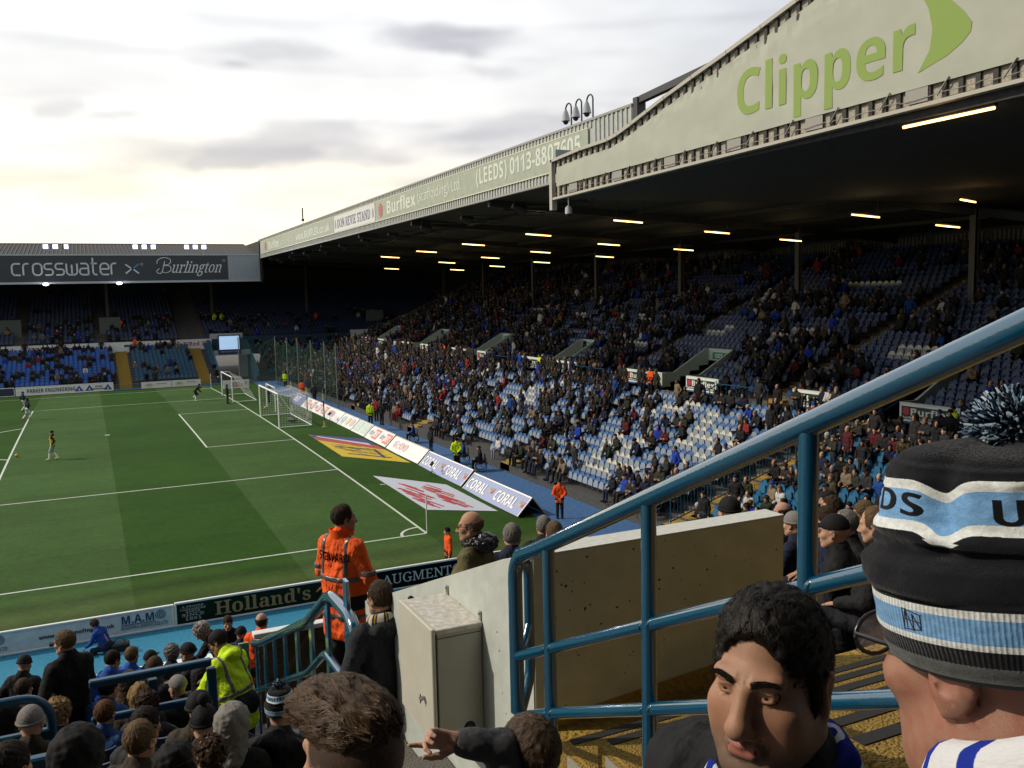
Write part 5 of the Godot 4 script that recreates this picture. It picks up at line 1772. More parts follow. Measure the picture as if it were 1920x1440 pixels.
var hair_cache := {}
func hair(style: String, fine := false) -> MB:
	var key := style + str(fine)
	if hair_cache.has(key): return hair_cache[key]
	var tt := Time.get_ticks_usec()
	var f := Field.new(Vector3(-.16, -.36, -.2), Vector3(.16, .24, .17), .0095 if not fine else .0075)
	match style:
		"short", "grey_short":
			scalp(f, .010)
			f.ell(Vector3(0, -.075, .125), Vector3(.10, .125, .10), .01, true)
			f.ell(Vector3(0, -.17, .0), Vector3(.14, .115, .2), .01, true)
			f.rough(noise(3, 45.0, 2), .006)
		"curly":
			scalp(f, .022)
			f.ell(Vector3(0, -.085, .135), Vector3(.11, .125, .10), .01, true)
			f.ell(Vector3(0, -.19, .0), Vector3(.15, .12, .2), .01, true)
			f.rough(noise(4, 30.0, 2), .022)
		"fringe":      # bald on top
			scalp(f, .008)
			f.ell(Vector3(0, -.04, .11), Vector3(.10, .16, .12), .01, true)
			f.ell(Vector3(0, .10, .0), Vector3(.09, .085, .12), .01, true)
			f.ell(Vector3(0, -.17, .0), Vector3(.14, .115, .2), .01, true)
		"receding":
			scalp(f, .008)
			f.ell(Vector3(0, .0, .115), Vector3(.095, .17, .105), .01, true)
			f.ell(Vector3(0, -.17, .0), Vector3(.14, .115, .2), .01, true)
			f.rough(noise(3, 45.0, 2), .005)
		"long":
			scalp(f, .016)
			f.cap(Vector3(0, 0, -.07), Vector3(0, -.26, -.09), .085, .06, .04)
			for s in [-1.0, 1.0]: f.cap(Vector3(s * .07, .02, -.02), Vector3(s * .085, -.22, -.01), .035, .02, .04)
			f.ell(Vector3(0, -.07, .13), Vector3(.075, .15, .11), .01, true)
			f.rough(noise(5, 22.0, 2), .014, Vector3(1, .3, 1))
		"beanie", "bobble":
			scalp(f, .016)
			f.cut_below(.028)
			f.cap(Vector3(0, .05, -.012), Vector3(0, .052, -.012), .01, .01, .01)
			if style == "bobble": f.ell(Vector3(0, .19, -.02), Vector3(.042, .042, .042), .006)
			f.rough(noise(6, 60.0, 2), .003)
		"cap":
			scalp(f, .012)
			f.cut_below(.035)
			f.ell(Vector3(0, .045, .125), Vector3(.062, .008, .055), .008)
		"hood":
			f.ell(Vector3(0, .035, -.02), Vector3(.112, .125, .128), .02)
			f.cap(Vector3(0, -.06, -.05), Vector3(0, -.2, -.05), .10, .13, .05)
			f.ell(Vector3(0, -.005, .11), Vector3(.075, .11, .11), .02, true)
			f.rough(noise(7, 14.0, 2), .010)
	var mb := f.mesh()
	if style == "beanie" or style == "bobble":
		var ring := PackedVector3Array()
		for k in 25: ring.append(Vector3(cos(TAU * k / 24.0) * .087, .036, -.016 + sin(TAU * k / 24.0) * .107))
		mb.tube(ring, pf([.014]), 6, false)
	if fine:
		mb.c.fill(Color(.82, .82, .82))
		if style in ["beanie", "bobble", "cap", "hood"]:
			var kn := noise(8, 120.0, 2)
			for i in mb.v.size(): mb.c[i] = Color.WHITE * (.9 + .35 * kn.get_noise_3dv(mb.v[i] * Vector3(1.6, .5, 1.6)))
		else:
			var src := MB.new().append(mb)
			var cols := [Color(.7, .7, .7), Color(1.0, 1.0, 1.0), Color(1.35, 1.3, 1.2), Color(1.7, 1.6, 1.45)]
			var curl := 1.2 if style == "curly" else .25
			var down := -1.0 if style == "long" else -.55
			strands(mb, f, src, func(_p: Vector3) -> bool: return true, func(p: Vector3) -> Vector3: return Vector3(p.x * 7.0, down * (1.0 if p.y < .09 or p.z < .0 else -.1), (p.z + .03) * 8.0 + .35 + .3 * sin(p.x * 80.0)), 700 if style == "long" else 520, .05 if style != "long" else .10, .0028, .004 if style != "curly" else .010, curl, cols, 3, 4)
	hair_cache[key] = mb
	t_hair += Time.get_ticks_usec() - tt
	return mb

var hand_cache := {}
func hand(kind: String, cell: float) -> MB:     # origin at the wrist, fingers along -y, palm faces -z, thumb to +x
	var key := kind + str(cell)
	if hand_cache.has(key): return hand_cache[key]
	var mb := MB.new()
	var curl: float = {"relaxed": 0.5, "grip": 1.35, "flat": 0.15}.get(kind, 0.5)
	if cell < 0.01:
		var f := Field.new(Vector3(-.08, -.21, -.10), Vector3(.08, .03, .07), cell)
		hand_bones(func(a, b, ra, rb, k): f.cap(a, b, ra, rb, k), curl, kind)
		mb = f.mesh()
	else:
		hand_bones(func(a, b, ra, rb, k): mb.tube(pv([a, b]), pf([ra, rb]), 5), curl, kind)
	hand_cache[key] = mb
	return mb

func hand_bones(cap: Callable, curl: float, kind: String) -> void:
	cap.call(Vector3(0, .02, 0), Vector3(0, -.02, 0), .026, .028, .02)
	for x in [-.024, -.008, .008, .024]: cap.call(Vector3(x * .7, -.015, 0), Vector3(x, -.085, 0), .014, .012, .012)
	var len_ := [.062, .076, .083, .074]
	for i in 4:
		var p := Vector3([-.027, -.009, .009, .027][i], -.088, 0)
		var c := curl
		if kind == "point" and i != 3: c = 1.3
		if kind == "point" and i == 3: c = 0.08
		var an := 0.0
		var L: float = len_[i]
		for j in 3:
			an += c * [.45, .75, .5][j] * 1.0
			var l: float = L * [.45, .31, .24][j]
			var q := p + Vector3(signf(p.x) * .002, -cos(an) * l, -sin(an) * l)
			cap.call(p, q, .0095 - j * .0008, .0088 - j * .0009, .004)
			p = q
	var t0 := Vector3(.022, -.02, -.006)
	var t1 := Vector3(.046, -.052, -.018)
	var t2 := Vector3(.050, -.085, -.026) if kind != "grip" else Vector3(.030, -.078, -.045)
	var t3 := t2 + (Vector3(.0, -.026, -.006) if kind != "grip" else Vector3(-.022, -.008, -.010))
	cap.call(t0, t1, .015, .012, .010); cap.call(t1, t2, .0115, .0105, .004); cap.call(t2, t3, .0105, .008, .004)

const ARMS := {
	"down": [Vector3(.05, -.28, -.02), Vector3(.0, -.25, .06)], "lap": [Vector3(.06, -.26, .08), Vector3(-.09, -.05, .23)], "fold": [Vector3(.06, -.25, .09), Vector3(-.23, .03, .11)],
	"behind": [Vector3(.09, -.27, -.09), Vector3(-.20, -.17, -.08)], "phone": [Vector3(.05, -.25, .12), Vector3(-.10, .10, .20)], "pocket": [Vector3(.13, -.25, -.06), Vector3(-.06, -.19, .14)],
	"raise": [Vector3(.12, .05, .22), Vector3(-.02, .22, .12)], "forward": [Vector3(.06, -.16, .22), Vector3(-.05, -.02, .25)], "swing": [Vector3(.06, -.24, -.15), Vector3(-.02, -.20, .14)], "knees": [Vector3(.03, -.2, .2), Vector3(-.05, -.14, .2)],
	"chin": [Vector3(.03, -.2, .2), Vector3(-.14, .2, .06)]}

# joints and meshes of one figure; everything in local metres, feet at the origin, facing +z
func figure(o: Dictionary) -> Dictionary:
	var tt := Time.get_ticks_usec()
	var sit: bool = o.get("sit", false)
	var lean: float = o.get("lean", 0.12 if sit else 0.0)
	var k: float = o.get("size", 1.0)
	var fat: float = o.get("fat", 1.0)
	var cell: float = o.get("cell", 0.03)
	var coat: float = o.get("coat", 0.10)           # how far the jacket hangs below the hip
	var side_lean: float = o.get("tilt", 0.0)
	var P := Vector3(0, (0.52 if sit else 0.93), 0)
	var T := Basis(Vector3(0, 0, 1), side_lean) * Basis(Vector3(1, 0, 0), lean)
	var C := P + T * Vector3(0, .36, 0)
	var S := [P + T * Vector3(-.175, .46, -.01), P + T * Vector3(.175, .46, -.01)]
	var N := P + T * Vector3(0, .52, -.01)
	var hb := T * Basis(Vector3.UP, o.get("look", 0.0)) * Basis(Vector3(1, 0, 0), o.get("nod", 0.0) - lean * 0.7)
	var H := N + T * Vector3(0, .06, .0) + hb * Vector3(0, .10, .035)
	var am = o.get("arms", ["lap", "lap"])
	var E := []
	var W := []
	for i in 2:
		var sg := -1.0 if i == 0 else 1.0
		var a = ARMS[am[i]] if am[i] is String else am[i]
		var e: Vector3 = S[i] + T * Vector3(sg * a[0].x, a[0].y, a[0].z)
		E.append(e)
		W.append(e + T * Vector3(sg * a[1].x, a[1].y, a[1].z))
	var hip := []
	var knee := []
	var ank := []
	var legs = o.get("legs", [])
	for i in 2:
		var sg := -1.0 if i == 0 else 1.0
		hip.append(P + Vector3(sg * .085, -.02, 0))
		if legs.size():
			knee.append(legs[i][0]); ank.append(legs[i][1])
		elif sit:
			knee.append(Vector3(sg * .12, .53, .42)); ank.append(Vector3(sg * .12, .09, .46))
		else:
			knee.append(Vector3(sg * .095, .49, .025)); ank.append(Vector3(sg * .10, .09, -.01))
	var lo := Vector3(-.44, -.02, -.34)
	var hi := Vector3(.44, 1.56 if not sit else 1.16, .72 if sit else .5)
	for q in S + E + W + hip + knee + ank:
		lo = lo.min(q - Vector3(.13, .1, .13))
		hi = hi.max(q + Vector3(.13, .1, .13))
	if sit and N.y + .1 > hi.y: hi.y = N.y + .1
	if o.has("box"): lo = o.box[0]; hi = o.box[1]
	var parts := {}
	# skin: one continuous body with the head and the hands let into it
	var f := Field.new(lo, hi, maxf(cell * 1.3, 0.03))
	f.cap(P, C, .085 * fat, .095, .04)
	f.cap(S[0], S[1], .055, .055, .04)
	f.cap(C, N, .08, .06, .04)
	f.cap(N - T * Vector3(0, .05, 0), N + T * Vector3(0, .05, .01), .062, .056, .03)
	for i in 2:
		f.cap(S[i], E[i], .048, .040, .03); f.cap(E[i], W[i], .040, .027, .02)
		f.cap(hip[i], knee[i], .075, .052, .03); f.cap(knee[i], ank[i], .052, .036, .02)
	var body := f.mesh()
	if o.has("tint"): body.c.fill(o.tint)
	var hm: MB = o.head if o.has("head") else head_lo
	body.append(hm, Transform3D(hb, H))
	for i in 2:
		var d: Vector3 = (W[i] - E[i]).normalized()
		var y := -d
		var inward := (Vector3(0.0, 0, 1) if absf(d.z) < 0.8 else Vector3(0, 1, 0))
		if o.has("palm"): inward = o.palm[i]
		var x := y.cross(inward).normalized()
		var z := x.cross(y)
		var hk: String = o.get("hands", ["relaxed", "relaxed"])[i]
		var bb := Basis(x, y, z)
		if i == 1: bb = Basis(-x, y, z)
		body.append(hand(hk, o.get("hand_cell", 0.03)), Transform3D(bb, W[i]), o.get("tint", null))
	parts.body = body
	# jacket
	var wr := noise(o.get("seed", 1), 9.0, 2)
	f = Field.new(lo, hi, cell)
	for sg in [-1.0, 1.0]:
		f.cap(P + Vector3(sg * .070 * fat, -coat, .0), C + T * Vector3(sg * .080, .0, 0), .112 * fat, .112, .06)
	if fat > 1.05: f.ell(P + T * Vector3(0, .16, .05), Vector3(.17, .2, .16) * fat, .08)
	f.cap(S[0] + T * Vector3(.03, -.03, 0), S[1] + T * Vector3(-.03, -.03, 0), .085, .085, .06)
	var sl: float = o.get("sleeve", 1.0)
	for i in 2:
		f.cap(S[i], E[i], .072, .060, .035)
		if sl > 0.5: f.cap(E[i], W[i].lerp(E[i], .08), .058, .046, .03)
	f.cap(N - T * Vector3(0, .06, 0), N + T * Vector3(0, .045, -.008), .092, .076, .03)
	f.cap(S[0] + T * Vector3(.06, .015, -.01), N - T * Vector3(0, .01, 0), .062, .07, .05); f.cap(S[1] + T * Vector3(-.06, .015, -.01), N - T * Vector3(0, .01, 0), .062, .07, .05)
	if o.get("hood_down", false): f.ell(N + T * Vector3(0, -.01, -.09), Vector3(.12, .07, .07), .03)
	f.cut_below(P.y - coat - 0.08)
	f.rough(wr, 0.012)
	parts.field = f
	parts.jacket = f.mesh()
	# trousers
	f = Field.new(Vector3(lo.x, -.02, lo.z), Vector3(hi.x, P.y + .16, hi.z), cell)
	for i in 2:
		f.cap(P + Vector3((-1.0 if i == 0 else 1.0) * .05, .02, 0), hip[i], .118 * fat, .115 * fat, .05)
		f.cap(hip[i], knee[i], .096 * fat, .070, .04)
		if not o.get("shorts", false): f.cap(knee[i], ank[i], .070, .056, .03)
	if o.get("shorts", false): f.cut_below(.50)
	f.rough(wr, 0.010)
	parts.trousers = f.mesh()
	var sh := MB.new()
	for i in 2:
		var fw := Vector3(0, 0, 1)
		if o.has("toes"): fw = o.toes[i]
		var at: Vector3 = ank[i] + fw * .07 + Vector3(0, -.045, 0)
		sh.ellipsoid(Transform3D(Basis.looking_at(-fw, Vector3.UP if absf(fw.y) < .9 else Vector3(0, 0, 1)), at), Vector3(.05, .048, .14), 10, 6)
	parts.shoes = sh
	parts.head_at = Transform3D(hb, H)
	parts.neck_at = Transform3D(T, N)
	parts.wrists = W
	parts.elbows = E
	parts.knees = knee
	parts.ankles = ank
	parts.size = k
	t_fig += Time.get_ticks_usec() - tt
	return parts

var head_lo: MB
var t_fig := 0
var t_hair := 0
var head_mid: MB
var head_hi: MB

const SKINS := [[.44, .26, .18], [.50, .30, .21], [.40, .22, .15], [.36, .19, .12], [.46, .28, .20]]
const HAIRS := [[.02, .014, .010], [.045, .028, .016], [.09, .055, .03], [.20, .19, .18], [.012, .010, .009], [.16, .10, .045]]
const COATS := [["black", .010, .010, .011], ["black", .014, .014, .016], ["navy", .010, .014, .035], ["dark grey", .028, .029, .031], ["dark green", .022, .028, .018], ["olive", .05, .045, .022], ["brown", .035, .022, .014], ["charcoal", .018, .019, .021], ["navy", .012, .018, .05], ["blue", .012, .05, .22], ["royal blue", .01, .04, .30], ["grey", .11, .115, .12], ["beige", .20, .155, .10], ["red", .22, .022, .02], ["white", .50, .50, .50], ["maroon", .08, .012, .016], ["black", .012, .012, .013], ["charcoal", .022, .022, .024]]
const HATS := [["black", .012, .012, .013], ["navy", .012, .016, .04], ["grey", .09, .09, .095], ["blue", .015, .06, .25], ["white", .4, .4, .4]]

var crease: NoiseTexture2D
func cloth(c: Array) -> StandardMaterial3D:
	var key := "c%.3f %.3f %.3f" % [c[0], c[1], c[2]]
	if not mats.has(key):
		if crease == null: crease = ntex(.02, Color.BLACK, Color.WHITE, 512, 120, 4, true, 14.0)
		var m := StandardMaterial3D.new()
		m.albedo_color = Color(c[0], c[1], c[2]).linear_to_srgb()
		m.roughness = .82
		m.metallic_specular = .35
		m.normal_enabled = true
		m.normal_texture = crease
		m.normal_scale = .8
		m.uv1_triplanar = true
		m.uv1_scale = Vector3(1.1, .7, 1.1)
		mats[key] = m
	return mats[key]

func clothe(o: Node3D, called: String, mb: Variant, col: Array, label := "", rough := 0.85) -> MeshInstance3D:
	return mpart(called, mb if mb is Mesh else mb.mesh(), cloth(col) if called in ["jacket", "trousers"] else mat(col[0], col[1], col[2], rough, 0.0, 0.3), o, label)

# one individual with parts of its own, from a dictionary
func person(label: String, at: Vector3, turn: float, o: Dictionary, group := "") -> Node3D:
	var t := thing("person", label, "person", at, turn, group)
	var p := figure(o)
	t.scale = Vector3.ONE * p.size
	clothe(t, "body", p.body, o.get("skin", SKINS[0]), "", 0.55)
	clothe(t, "jacket", p.jacket, o.get("coat_col", COATS[0].slice(1)))
	clothe(t, "trousers", p.trousers, o.get("leg_col", [.012, .013, .018]))
	clothe(t, "shoes", p.shoes, o.get("shoe_col", [.012, .012, .012]), "", 0.5)
	if o.get("hair", "") != "":
		var nm: String = {"beanie": "woollen_hat", "bobble": "bobble_hat", "cap": "cap", "hood": "hood"}.get(o.hair, "hair")
		var hm := hair(o.hair, o.has("head"))
		if not hair_mesh.has(hm): hair_mesh[hm] = hm.mesh()
		var hmat := mat(o.hair_col[0], o.hair_col[1], o.hair_col[2], .8, 0.0, .3)
		if o.has("head"): hmat = tinted(o.hair_col)
		mpart(nm, hair_mesh[hm], hmat, t).transform = p.head_at
		if o.hair in ["cap", "beanie", "bobble"] and o.has("under_hair"):
			part("hair", MB.new().append(hair("short"), p.head_at), mat(o.under_hair[0], o.under_hair[1], o.under_hair[2], .85, 0.0, .3), t)
	o.out = p
	return t

# place a figure so that the middle of its head is at `h`
func person_head(label: String, h: Vector3, turn: float, o: Dictionary, group := "") -> Node3D:
	var t := person(label, Vector3.ZERO, turn, o, group)
	var q: Transform3D = o.out.head_at
	t.position = h - Basis(Vector3.UP, turn) * (q.origin * o.out.size)
	return t

func near_exit(z: float) -> bool:
	for o in openings:
		var b := maxf(o[0], o[1])
		if z > b - .2 and z < b + 2.6: return true
	return false

func crowd() -> void:
	head_lo = head_field(.0165).mesh()
	head_mid = head_field(.0085, true).mesh()
	head_hi = head_field(.0055, true).mesh()
	# a few poses, each modelled once
	var poses := []
	for q in [[["lap", "lap"], .12, 0.0], [["fold", "fold"], .05, 0.2], [["knees", "knees"], .42, -0.2], [["phone", "lap"], .22, 0.1], [["lap", "chin"], .35, 0.35], [["pocket", "pocket"], -.05, -0.35], [["lap", "lap"], .2, 0.6]]:
		poses.append(figure({"sit": true, "arms": q[0], "lean": q[1], "look": q[2], "nod": 0.1, "seed": poses.size() + 1}))
	var stands := []
	for q in [[["pocket", "pocket"], .03, 0.3], [["down", "down"], 0.0, -0.3], [["fold", "fold"], 0.02, 0.0], [["phone", "down"], .08, 0.4]]:
		stands.append(figure({"sit": false, "arms": q[0], "lean": q[1], "look": q[2], "seed": stands.size() + 11}))
	var meshes := []
	for p in poses + stands: meshes.append({"body": p.body.mesh(), "jacket": p.jacket.mesh(), "trousers": p.trousers.mesh(), "shoes": p.shoes.mesh(), "head": p.head_at})
	var hm := {}
	for s in ["short", "curly", "fringe", "long", "beanie", "bobble", "cap", "hood", "receding"]: hm[s] = hair(s).mesh()
	var r := RandomNumberGenerator.new()
	r.seed = 2024
	var people := []
	for s in sitters:
		if r.randf() > clampf(s[5], 0.0, 0.93): continue
		var p: Vector3 = s[0]
		var up: bool = (s[2] == "lower" and s[3] > 12) or r.randf() < (0.14 if s[2] != "lower" or s[3] < 10 else 0.34)
		if s[2] == "upper" and s[3] < 4 and near_exit(p.z): continue
		if not seen(p + Vector3(0, 1, 0), 0.04) or hidden(p + Vector3(0, 1.1, 0)): continue
		people.append([p.distance_to(cam_at), s, up])
	people.sort_custom(func(a, b): return a[0] < b[0])
	var far := []
	var count := 0
	var where := {"lower": "lower tier", "upper": "upper tier", "near": "near stand", "far": "far stand", "far upper": "far upper tier", "corner": "far corner"}
	var hatw := {"short": "short hair", "curly": "curly hair", "fringe": "bald crown", "long": "long hair", "beanie": "woollen hat", "bobble": "bobble hat", "cap": "cap", "hood": "hood up", "receding": "receding hair"}
	for e in people:
		var s: Array = e[1]
		var v: int = r.randi_range(7, 10) if e[2] else r.randi_range(0, 6)
		var st: String = ["short", "short", "short", "curly", "fringe", "long", "beanie", "beanie", "bobble", "cap", "receding", "receding", "hood"][r.randi_range(0, 12)]
		var coat: Array = COATS[r.randi_range(0, COATS.size() - 1)]
		if r.randf() < 0.66: coat = COATS[[0, 1, 7, 17, 2, 3, 4][r.randi_range(0, 6)]]
		var hairc: Array = HAIRS[r.randi_range(0, HAIRS.size() - 1)]
		var hcol := ""
		if st in ["beanie", "bobble", "cap"]:
			var ht: Array = HATS[r.randi_range(0, HATS.size() - 1)]
			hairc = ht.slice(1)
			hcol = ht[0] + " "
		elif st == "hood": hairc = coat.slice(1)
		var skin: Array = SKINS[r.randi_range(0, SKINS.size() - 1)]
		var turn: float = s[1] + r.randf_range(-.35, .35)
		var sc := r.randf_range(.92, 1.06)
		var at: Vector3 = s[0] + Basis(Vector3.UP, s[1]) * Vector3(0, 0.0, 0.05 if not e[2] else 0.28)
		var m: Dictionary = meshes[v]
		if count < 262:
			count += 1
			var zone: String = ""
			if s[2] in ["lower", "upper"]: zone = "corner block" if s[0].z > 39.5 else ""
			var label := "%s person in %s coat with %s%s, %s row, %s place, %s" % ["standing" if e[2] else "seated", coat[0], hcol, hatw[st], ordinal(s[3]), ordinal(s[4]), zone if zone else where[s[2]]]
			var t := thing("spectator", label, "person", at, turn, "spectators in the stands")
			t.scale = Vector3.ONE * sc
			clothe(t, "body", m.body, skin, "", .55)
			clothe(t, "jacket", m.jacket, coat.slice(1))
			clothe(t, "trousers", m.trousers, [[.012, .013, .018], [.02, .025, .05], [.03, .03, .032]][r.randi_range(0, 2)])
			clothe(t, "shoes", m.shoes, [.015, .014, .014])
			var h := clothe(t, "hair" if not st in ["beanie", "bobble", "cap", "hood"] else {"beanie": "woollen_hat", "bobble": "bobble_hat", "cap": "cap", "hood": "hood"}[st], hm[st], hairc)
			h.transform = m.head
		else: far.append([Transform3D(Basis(Vector3.UP, turn).scaled(Vector3.ONE * sc), at), v, coat, hairc, st, skin])
	# everyone farther off as one crowd
	var all := Node3D.new()
	all.name = "distant_crowd"
	add_child(all)
	tag(all, "crowd of spectators farther away filling both tiers and the far stand", "crowd", "", "stuff")
	var lowp := []
	for q in [[true, ["lap", "lap"], .15], [true, ["knees", "knees"], .38], [false, ["pocket", "pocket"], .03]]:
		var hl := head_field(.03).mesh()
		var p := figure({"sit": q[0], "arms": q[1], "lean": q[2], "cell": .05, "head": hl})
		var cl := MB.new().append(p.jacket).append(p.trousers, Transform3D(), Color(.5, .5, .6))
		lowp.append([cl.mesh(), p.body.mesh(), p.head_at])
	var hat_low := MB.new().append(hair("short")).mesh()
	for kind in 3:
		var sel := far.filter(func(f): return (0 if f[1] in [0, 1, 3, 5] else (1 if f[1] < 7 else 2)) == kind)
		if sel.is_empty(): continue
		for lay in 3:
			var mm := MultiMesh.new()
			mm.transform_format = MultiMesh.TRANSFORM_3D
			mm.use_colors = true
			mm.mesh = [lowp[kind][0], lowp[kind][1], hat_low][lay]
			mm.instance_count = sel.size()
			for k in sel.size():
				var fz: Array = sel[k]
				var c: Array = [fz[2].slice(1), fz[5].map(func(q): return q * .5), fz[3]][lay]
				mm.set_instance_transform(k, fz[0] * (lowp[kind][2] if lay == 2 else Transform3D()))
				mm.set_instance_color(k, Color(c[0], c[1], c[2]))
			var mi := MultiMeshInstance3D.new()
			mi.name = ["coats", "faces", "hair"][lay]
			mi.multimesh = mm
			mi.material_override = vmat(.85, .3)
			mi.set_meta("kind", "stuff")
			all.add_child(mi, true)
	print("people ", people.size(), " individual ", count)

# ------------------------------------------------------------------ the foreground: walls, stairs, rails, cabinet
func surf(fn: Callable, nu: int, nv: int) -> MB:      # smooth sheet over u, v in 0..1
	var mb := MB.new()
	var g: Array[Vector3] = []
	for j in nv + 1:
		for i in nu + 1: g.append(fn.call(float(i) / nu, float(j) / nv))
	var loop: bool = g[0].distance_to(g[nu]) < 1e-4
	for j in nv + 1:
		for i in nu + 1:
			var l := i - 1
			var r := i + 1
			if l < 0: l = nu - 1 if loop else 0
			if r > nu: r = 1 if loop else nu
			var du: Vector3 = g[j * (nu + 1) + r] - g[j * (nu + 1) + l]
			var dv: Vector3 = g[mini(j + 1, nv) * (nu + 1) + i] - g[maxi(j - 1, 0) * (nu + 1) + i]
			mb.vert(g[j * (nu + 1) + i], du.cross(dv).normalized(), Vector2(float(i) / nu, 1.0 - float(j) / nv))
	for j in nv:
		for i in nu:
			var a := j * (nu + 1) + i
			mb.ix.append_array([a, a + nu + 1, a + 1, a + 1, a + nu + 1, a + nu + 2])
	return mb

func bend(pts: Array, r: float, seg := 6) -> PackedVector3Array:     # a polyline with rounded corners
	var out := PackedVector3Array([pts[0]])
	for i in range(1, pts.size() - 1):
		var p: Vector3 = pts[i]
		var a: Vector3 = pts[i - 1] - p
		var b: Vector3 = pts[i + 1] - p
		var q := minf(r, minf(a.length(), b.length()) * 0.45)
		var A := p + a.normalized() * q
		var B := p + b.normalized() * q
		for k in seg + 1:
			var t := float(k) / seg
			out.append(A.lerp(p, t).lerp(p.lerp(B, t), t))
	out.append(pts[-1])
	return out

func foreground() -> void:
	var X := -10.27
	# cream concrete wall of the stairway: one leaf running down the slope, one across it
	var wm := nmat(lin(.43, .45, .36), lin(.53, .55, .45), 0.012, 0.8, 0.75, 1.2, 51)
	var t := thing("stair_wall", "cream painted concrete wall, high at the corner and sloping down left", "wall")
	part("sloping_leaf", MB.new().prism(PackedVector2Array([Vector2(63.455, 5.9), Vector2(63.455, 8.312), Vector2(63.15, 8.222), Vector2(60.6, 7.215), Vector2(60.6, 5.0)]), Transform3D(Basis(Vector3(0, 0, 1), Vector3.UP, Vector3(-1, 0, 0)), Vector3(-9.90, 0, 0)), 0.133), nmat(lin(.43, .47, .44), lin(.51, .55, .51), 0.012, 0.8, 0.7, 1.0, 52), t)
	var cross := part("cross_leaf", MB.new().cbox(Vector3(-10.03, 5.6, 63.31), Vector3(-8.512, 8.314, 63.46), 0.006), wm, t)
	part("yellow_skirting", MB.new().prism(PackedVector2Array([Vector2(-10.02, 7.2), Vector2(-8.53, 7.2), Vector2(-8.53, 7.62), Vector2(-10.02, 7.50)]), Transform3D(Basis(), Vector3(0, 0, 63.458)), 0.006), M.yellow_step, cross)
	part("lit_top_strip", MB.new().box(Vector3(-10.0, 8.312, 63.312), Vector3(-8.514, 8.317, 63.458)), nmat(lin(.52, .55, .52), lin(.66, .68, .64), .03, 1.5, .7), cross)  # light on the bare wall top, painted as a paler strip
	var pit := MB.new()
	var r := RandomNumberGenerator.new()
	r.seed = 31
	for k in 90:
		var s := r.randf_range(.003, .009) * (0.6 if k > 40 else 1.0)
		pit.ellipsoid(Transform3D(Basis(), Vector3(r.randf_range(-10.0, -8.55), r.randf_range(7.5, 8.29), 63.4595)), Vector3(s * r.randf_range(.7, 1.4), s, .0012), 7, 4)
	var pits := part("pitting", pit, mat(.05, .045, .03, .95), cross)
	pits.set_meta("kind", "stuff")
	pit = MB.new()
	for k in 60:
		var z := r.randf_range(61.0, 63.42)
		var s := r.randf_range(.002, .006)
		pit.ellipsoid(Transform3D(Basis(), Vector3(-10.0335, r.randf_range(7.0, 7.2 + (z - 61.0) * .42), z)), Vector3(.0012, s, s * 1.2), 7, 4)
	pits = part("pitting", pit, mat(.06, .06, .05, .95), t.get_child(0))
	pits.set_meta("kind", "stuff")
	var blk := nmat(lin(.07, .065, .055), lin(.16, .15, .13), .05, 2.0, .95, 4.0, 53)
	var bt := thing("concrete_block", "rough grey concrete step at the foot of the sloping wall, left of the pointing hand", "step", Vector3.ZERO, 0.0, "rough concrete steps")
	part("block", MB.new().cbox(Vector3(-10.5, 5.9, 61.2), Vector3(-10.034, 6.52, 62.15), .012), blk, bt)
	bt = thing("concrete_block", "rough grey concrete step under the pointing hand", "step", Vector3.ZERO, 0.0, "rough concrete steps")
	part("block", MB.new().cbox(Vector3(-10.5, 5.9, 62.2), Vector3(-10.034, 6.78, 63.0), .012), blk, bt)
	bt = thing("landing", "concrete landing behind the cream wall", "landing")
	part("slab", MB.new().box(Vector3(-10.22, 4.0, 58.9), Vector3(-7.6, 5.86, 63.2)), M.concrete, bt)
	# yellow stairs with black edge strips
	t = thing("stairs", "worn yellow concrete steps with black nosing strips beside the blue rail", "stairs")
	part("landing_slab", MB.new().box(Vector3(-10.1, 6.2, 63.465), Vector3(-6.4, 7.462, 63.85)), M.yellow_step, t)
	var rough_yellow := nmat(lin(.17, .105, .018), lin(.36, .235, .045), 0.06, 2.2, .95, 6.0, 54)
	for k in 9:
		var z := 63.83 + .31 * k
		var y := 7.607 + .145 * k
		var st := part("step", MB.new().cbox(Vector3(-10.1, y - .7, z), Vector3(-6.4, y, z + .33), .008), rough_yellow, t)
		part("nosing_strip", MB.new().box(Vector3(-10.06, y, z + .010), Vector3(-6.45, y + .004, z + .055)), nmat(lin(.012, .012, .012), lin(.03, .03, .028), .08, 3.0, .95), st)
		part("end_face", MB.new().box(Vector3(-10.104, y - .6, z + .07), Vector3(-10.10, y - .03, z + .31)), nmat(lin(.22, .21, .18), lin(.36, .35, .31), .06, 2.0, .9), st)
	# the blue tube railing
	t = thing("handrail", "thick glossy blue tube handrail rising to the right beside the yellow stairs", "railing")
	var ra := 0.0245
	var Y := func(z: float) -> float: return 8.567 + (z - 64.089) * .468
	var top := bend([Vector3(X, 7.757, 63.775), Vector3(X, 8.43, 63.775), Vector3(X, Y.call(64.0), 64.0), Vector3(X, Y.call(67.9), 67.9)], .10)
	part("top_rail", MB.new().tube(top, pf([ra * 1.24]), 24), M.railing, t)
	part("middle_rail", MB.new().rod(Vector3(X, 8.0, 63.775), Vector3(X, 8.0 + .478 * 3.6, 67.375), ra * .92, 18), M.railing, t)
	part("bottom_rail", MB.new().tube(bend([Vector3(X, 7.80, 63.775), Vector3(X, 7.74, 63.79), Vector3(X, 7.882, 64.08), Vector3(X, 7.882 + .455 * 3.3, 67.38)], .05), pf([ra * .92]), 18), M.railing, t)
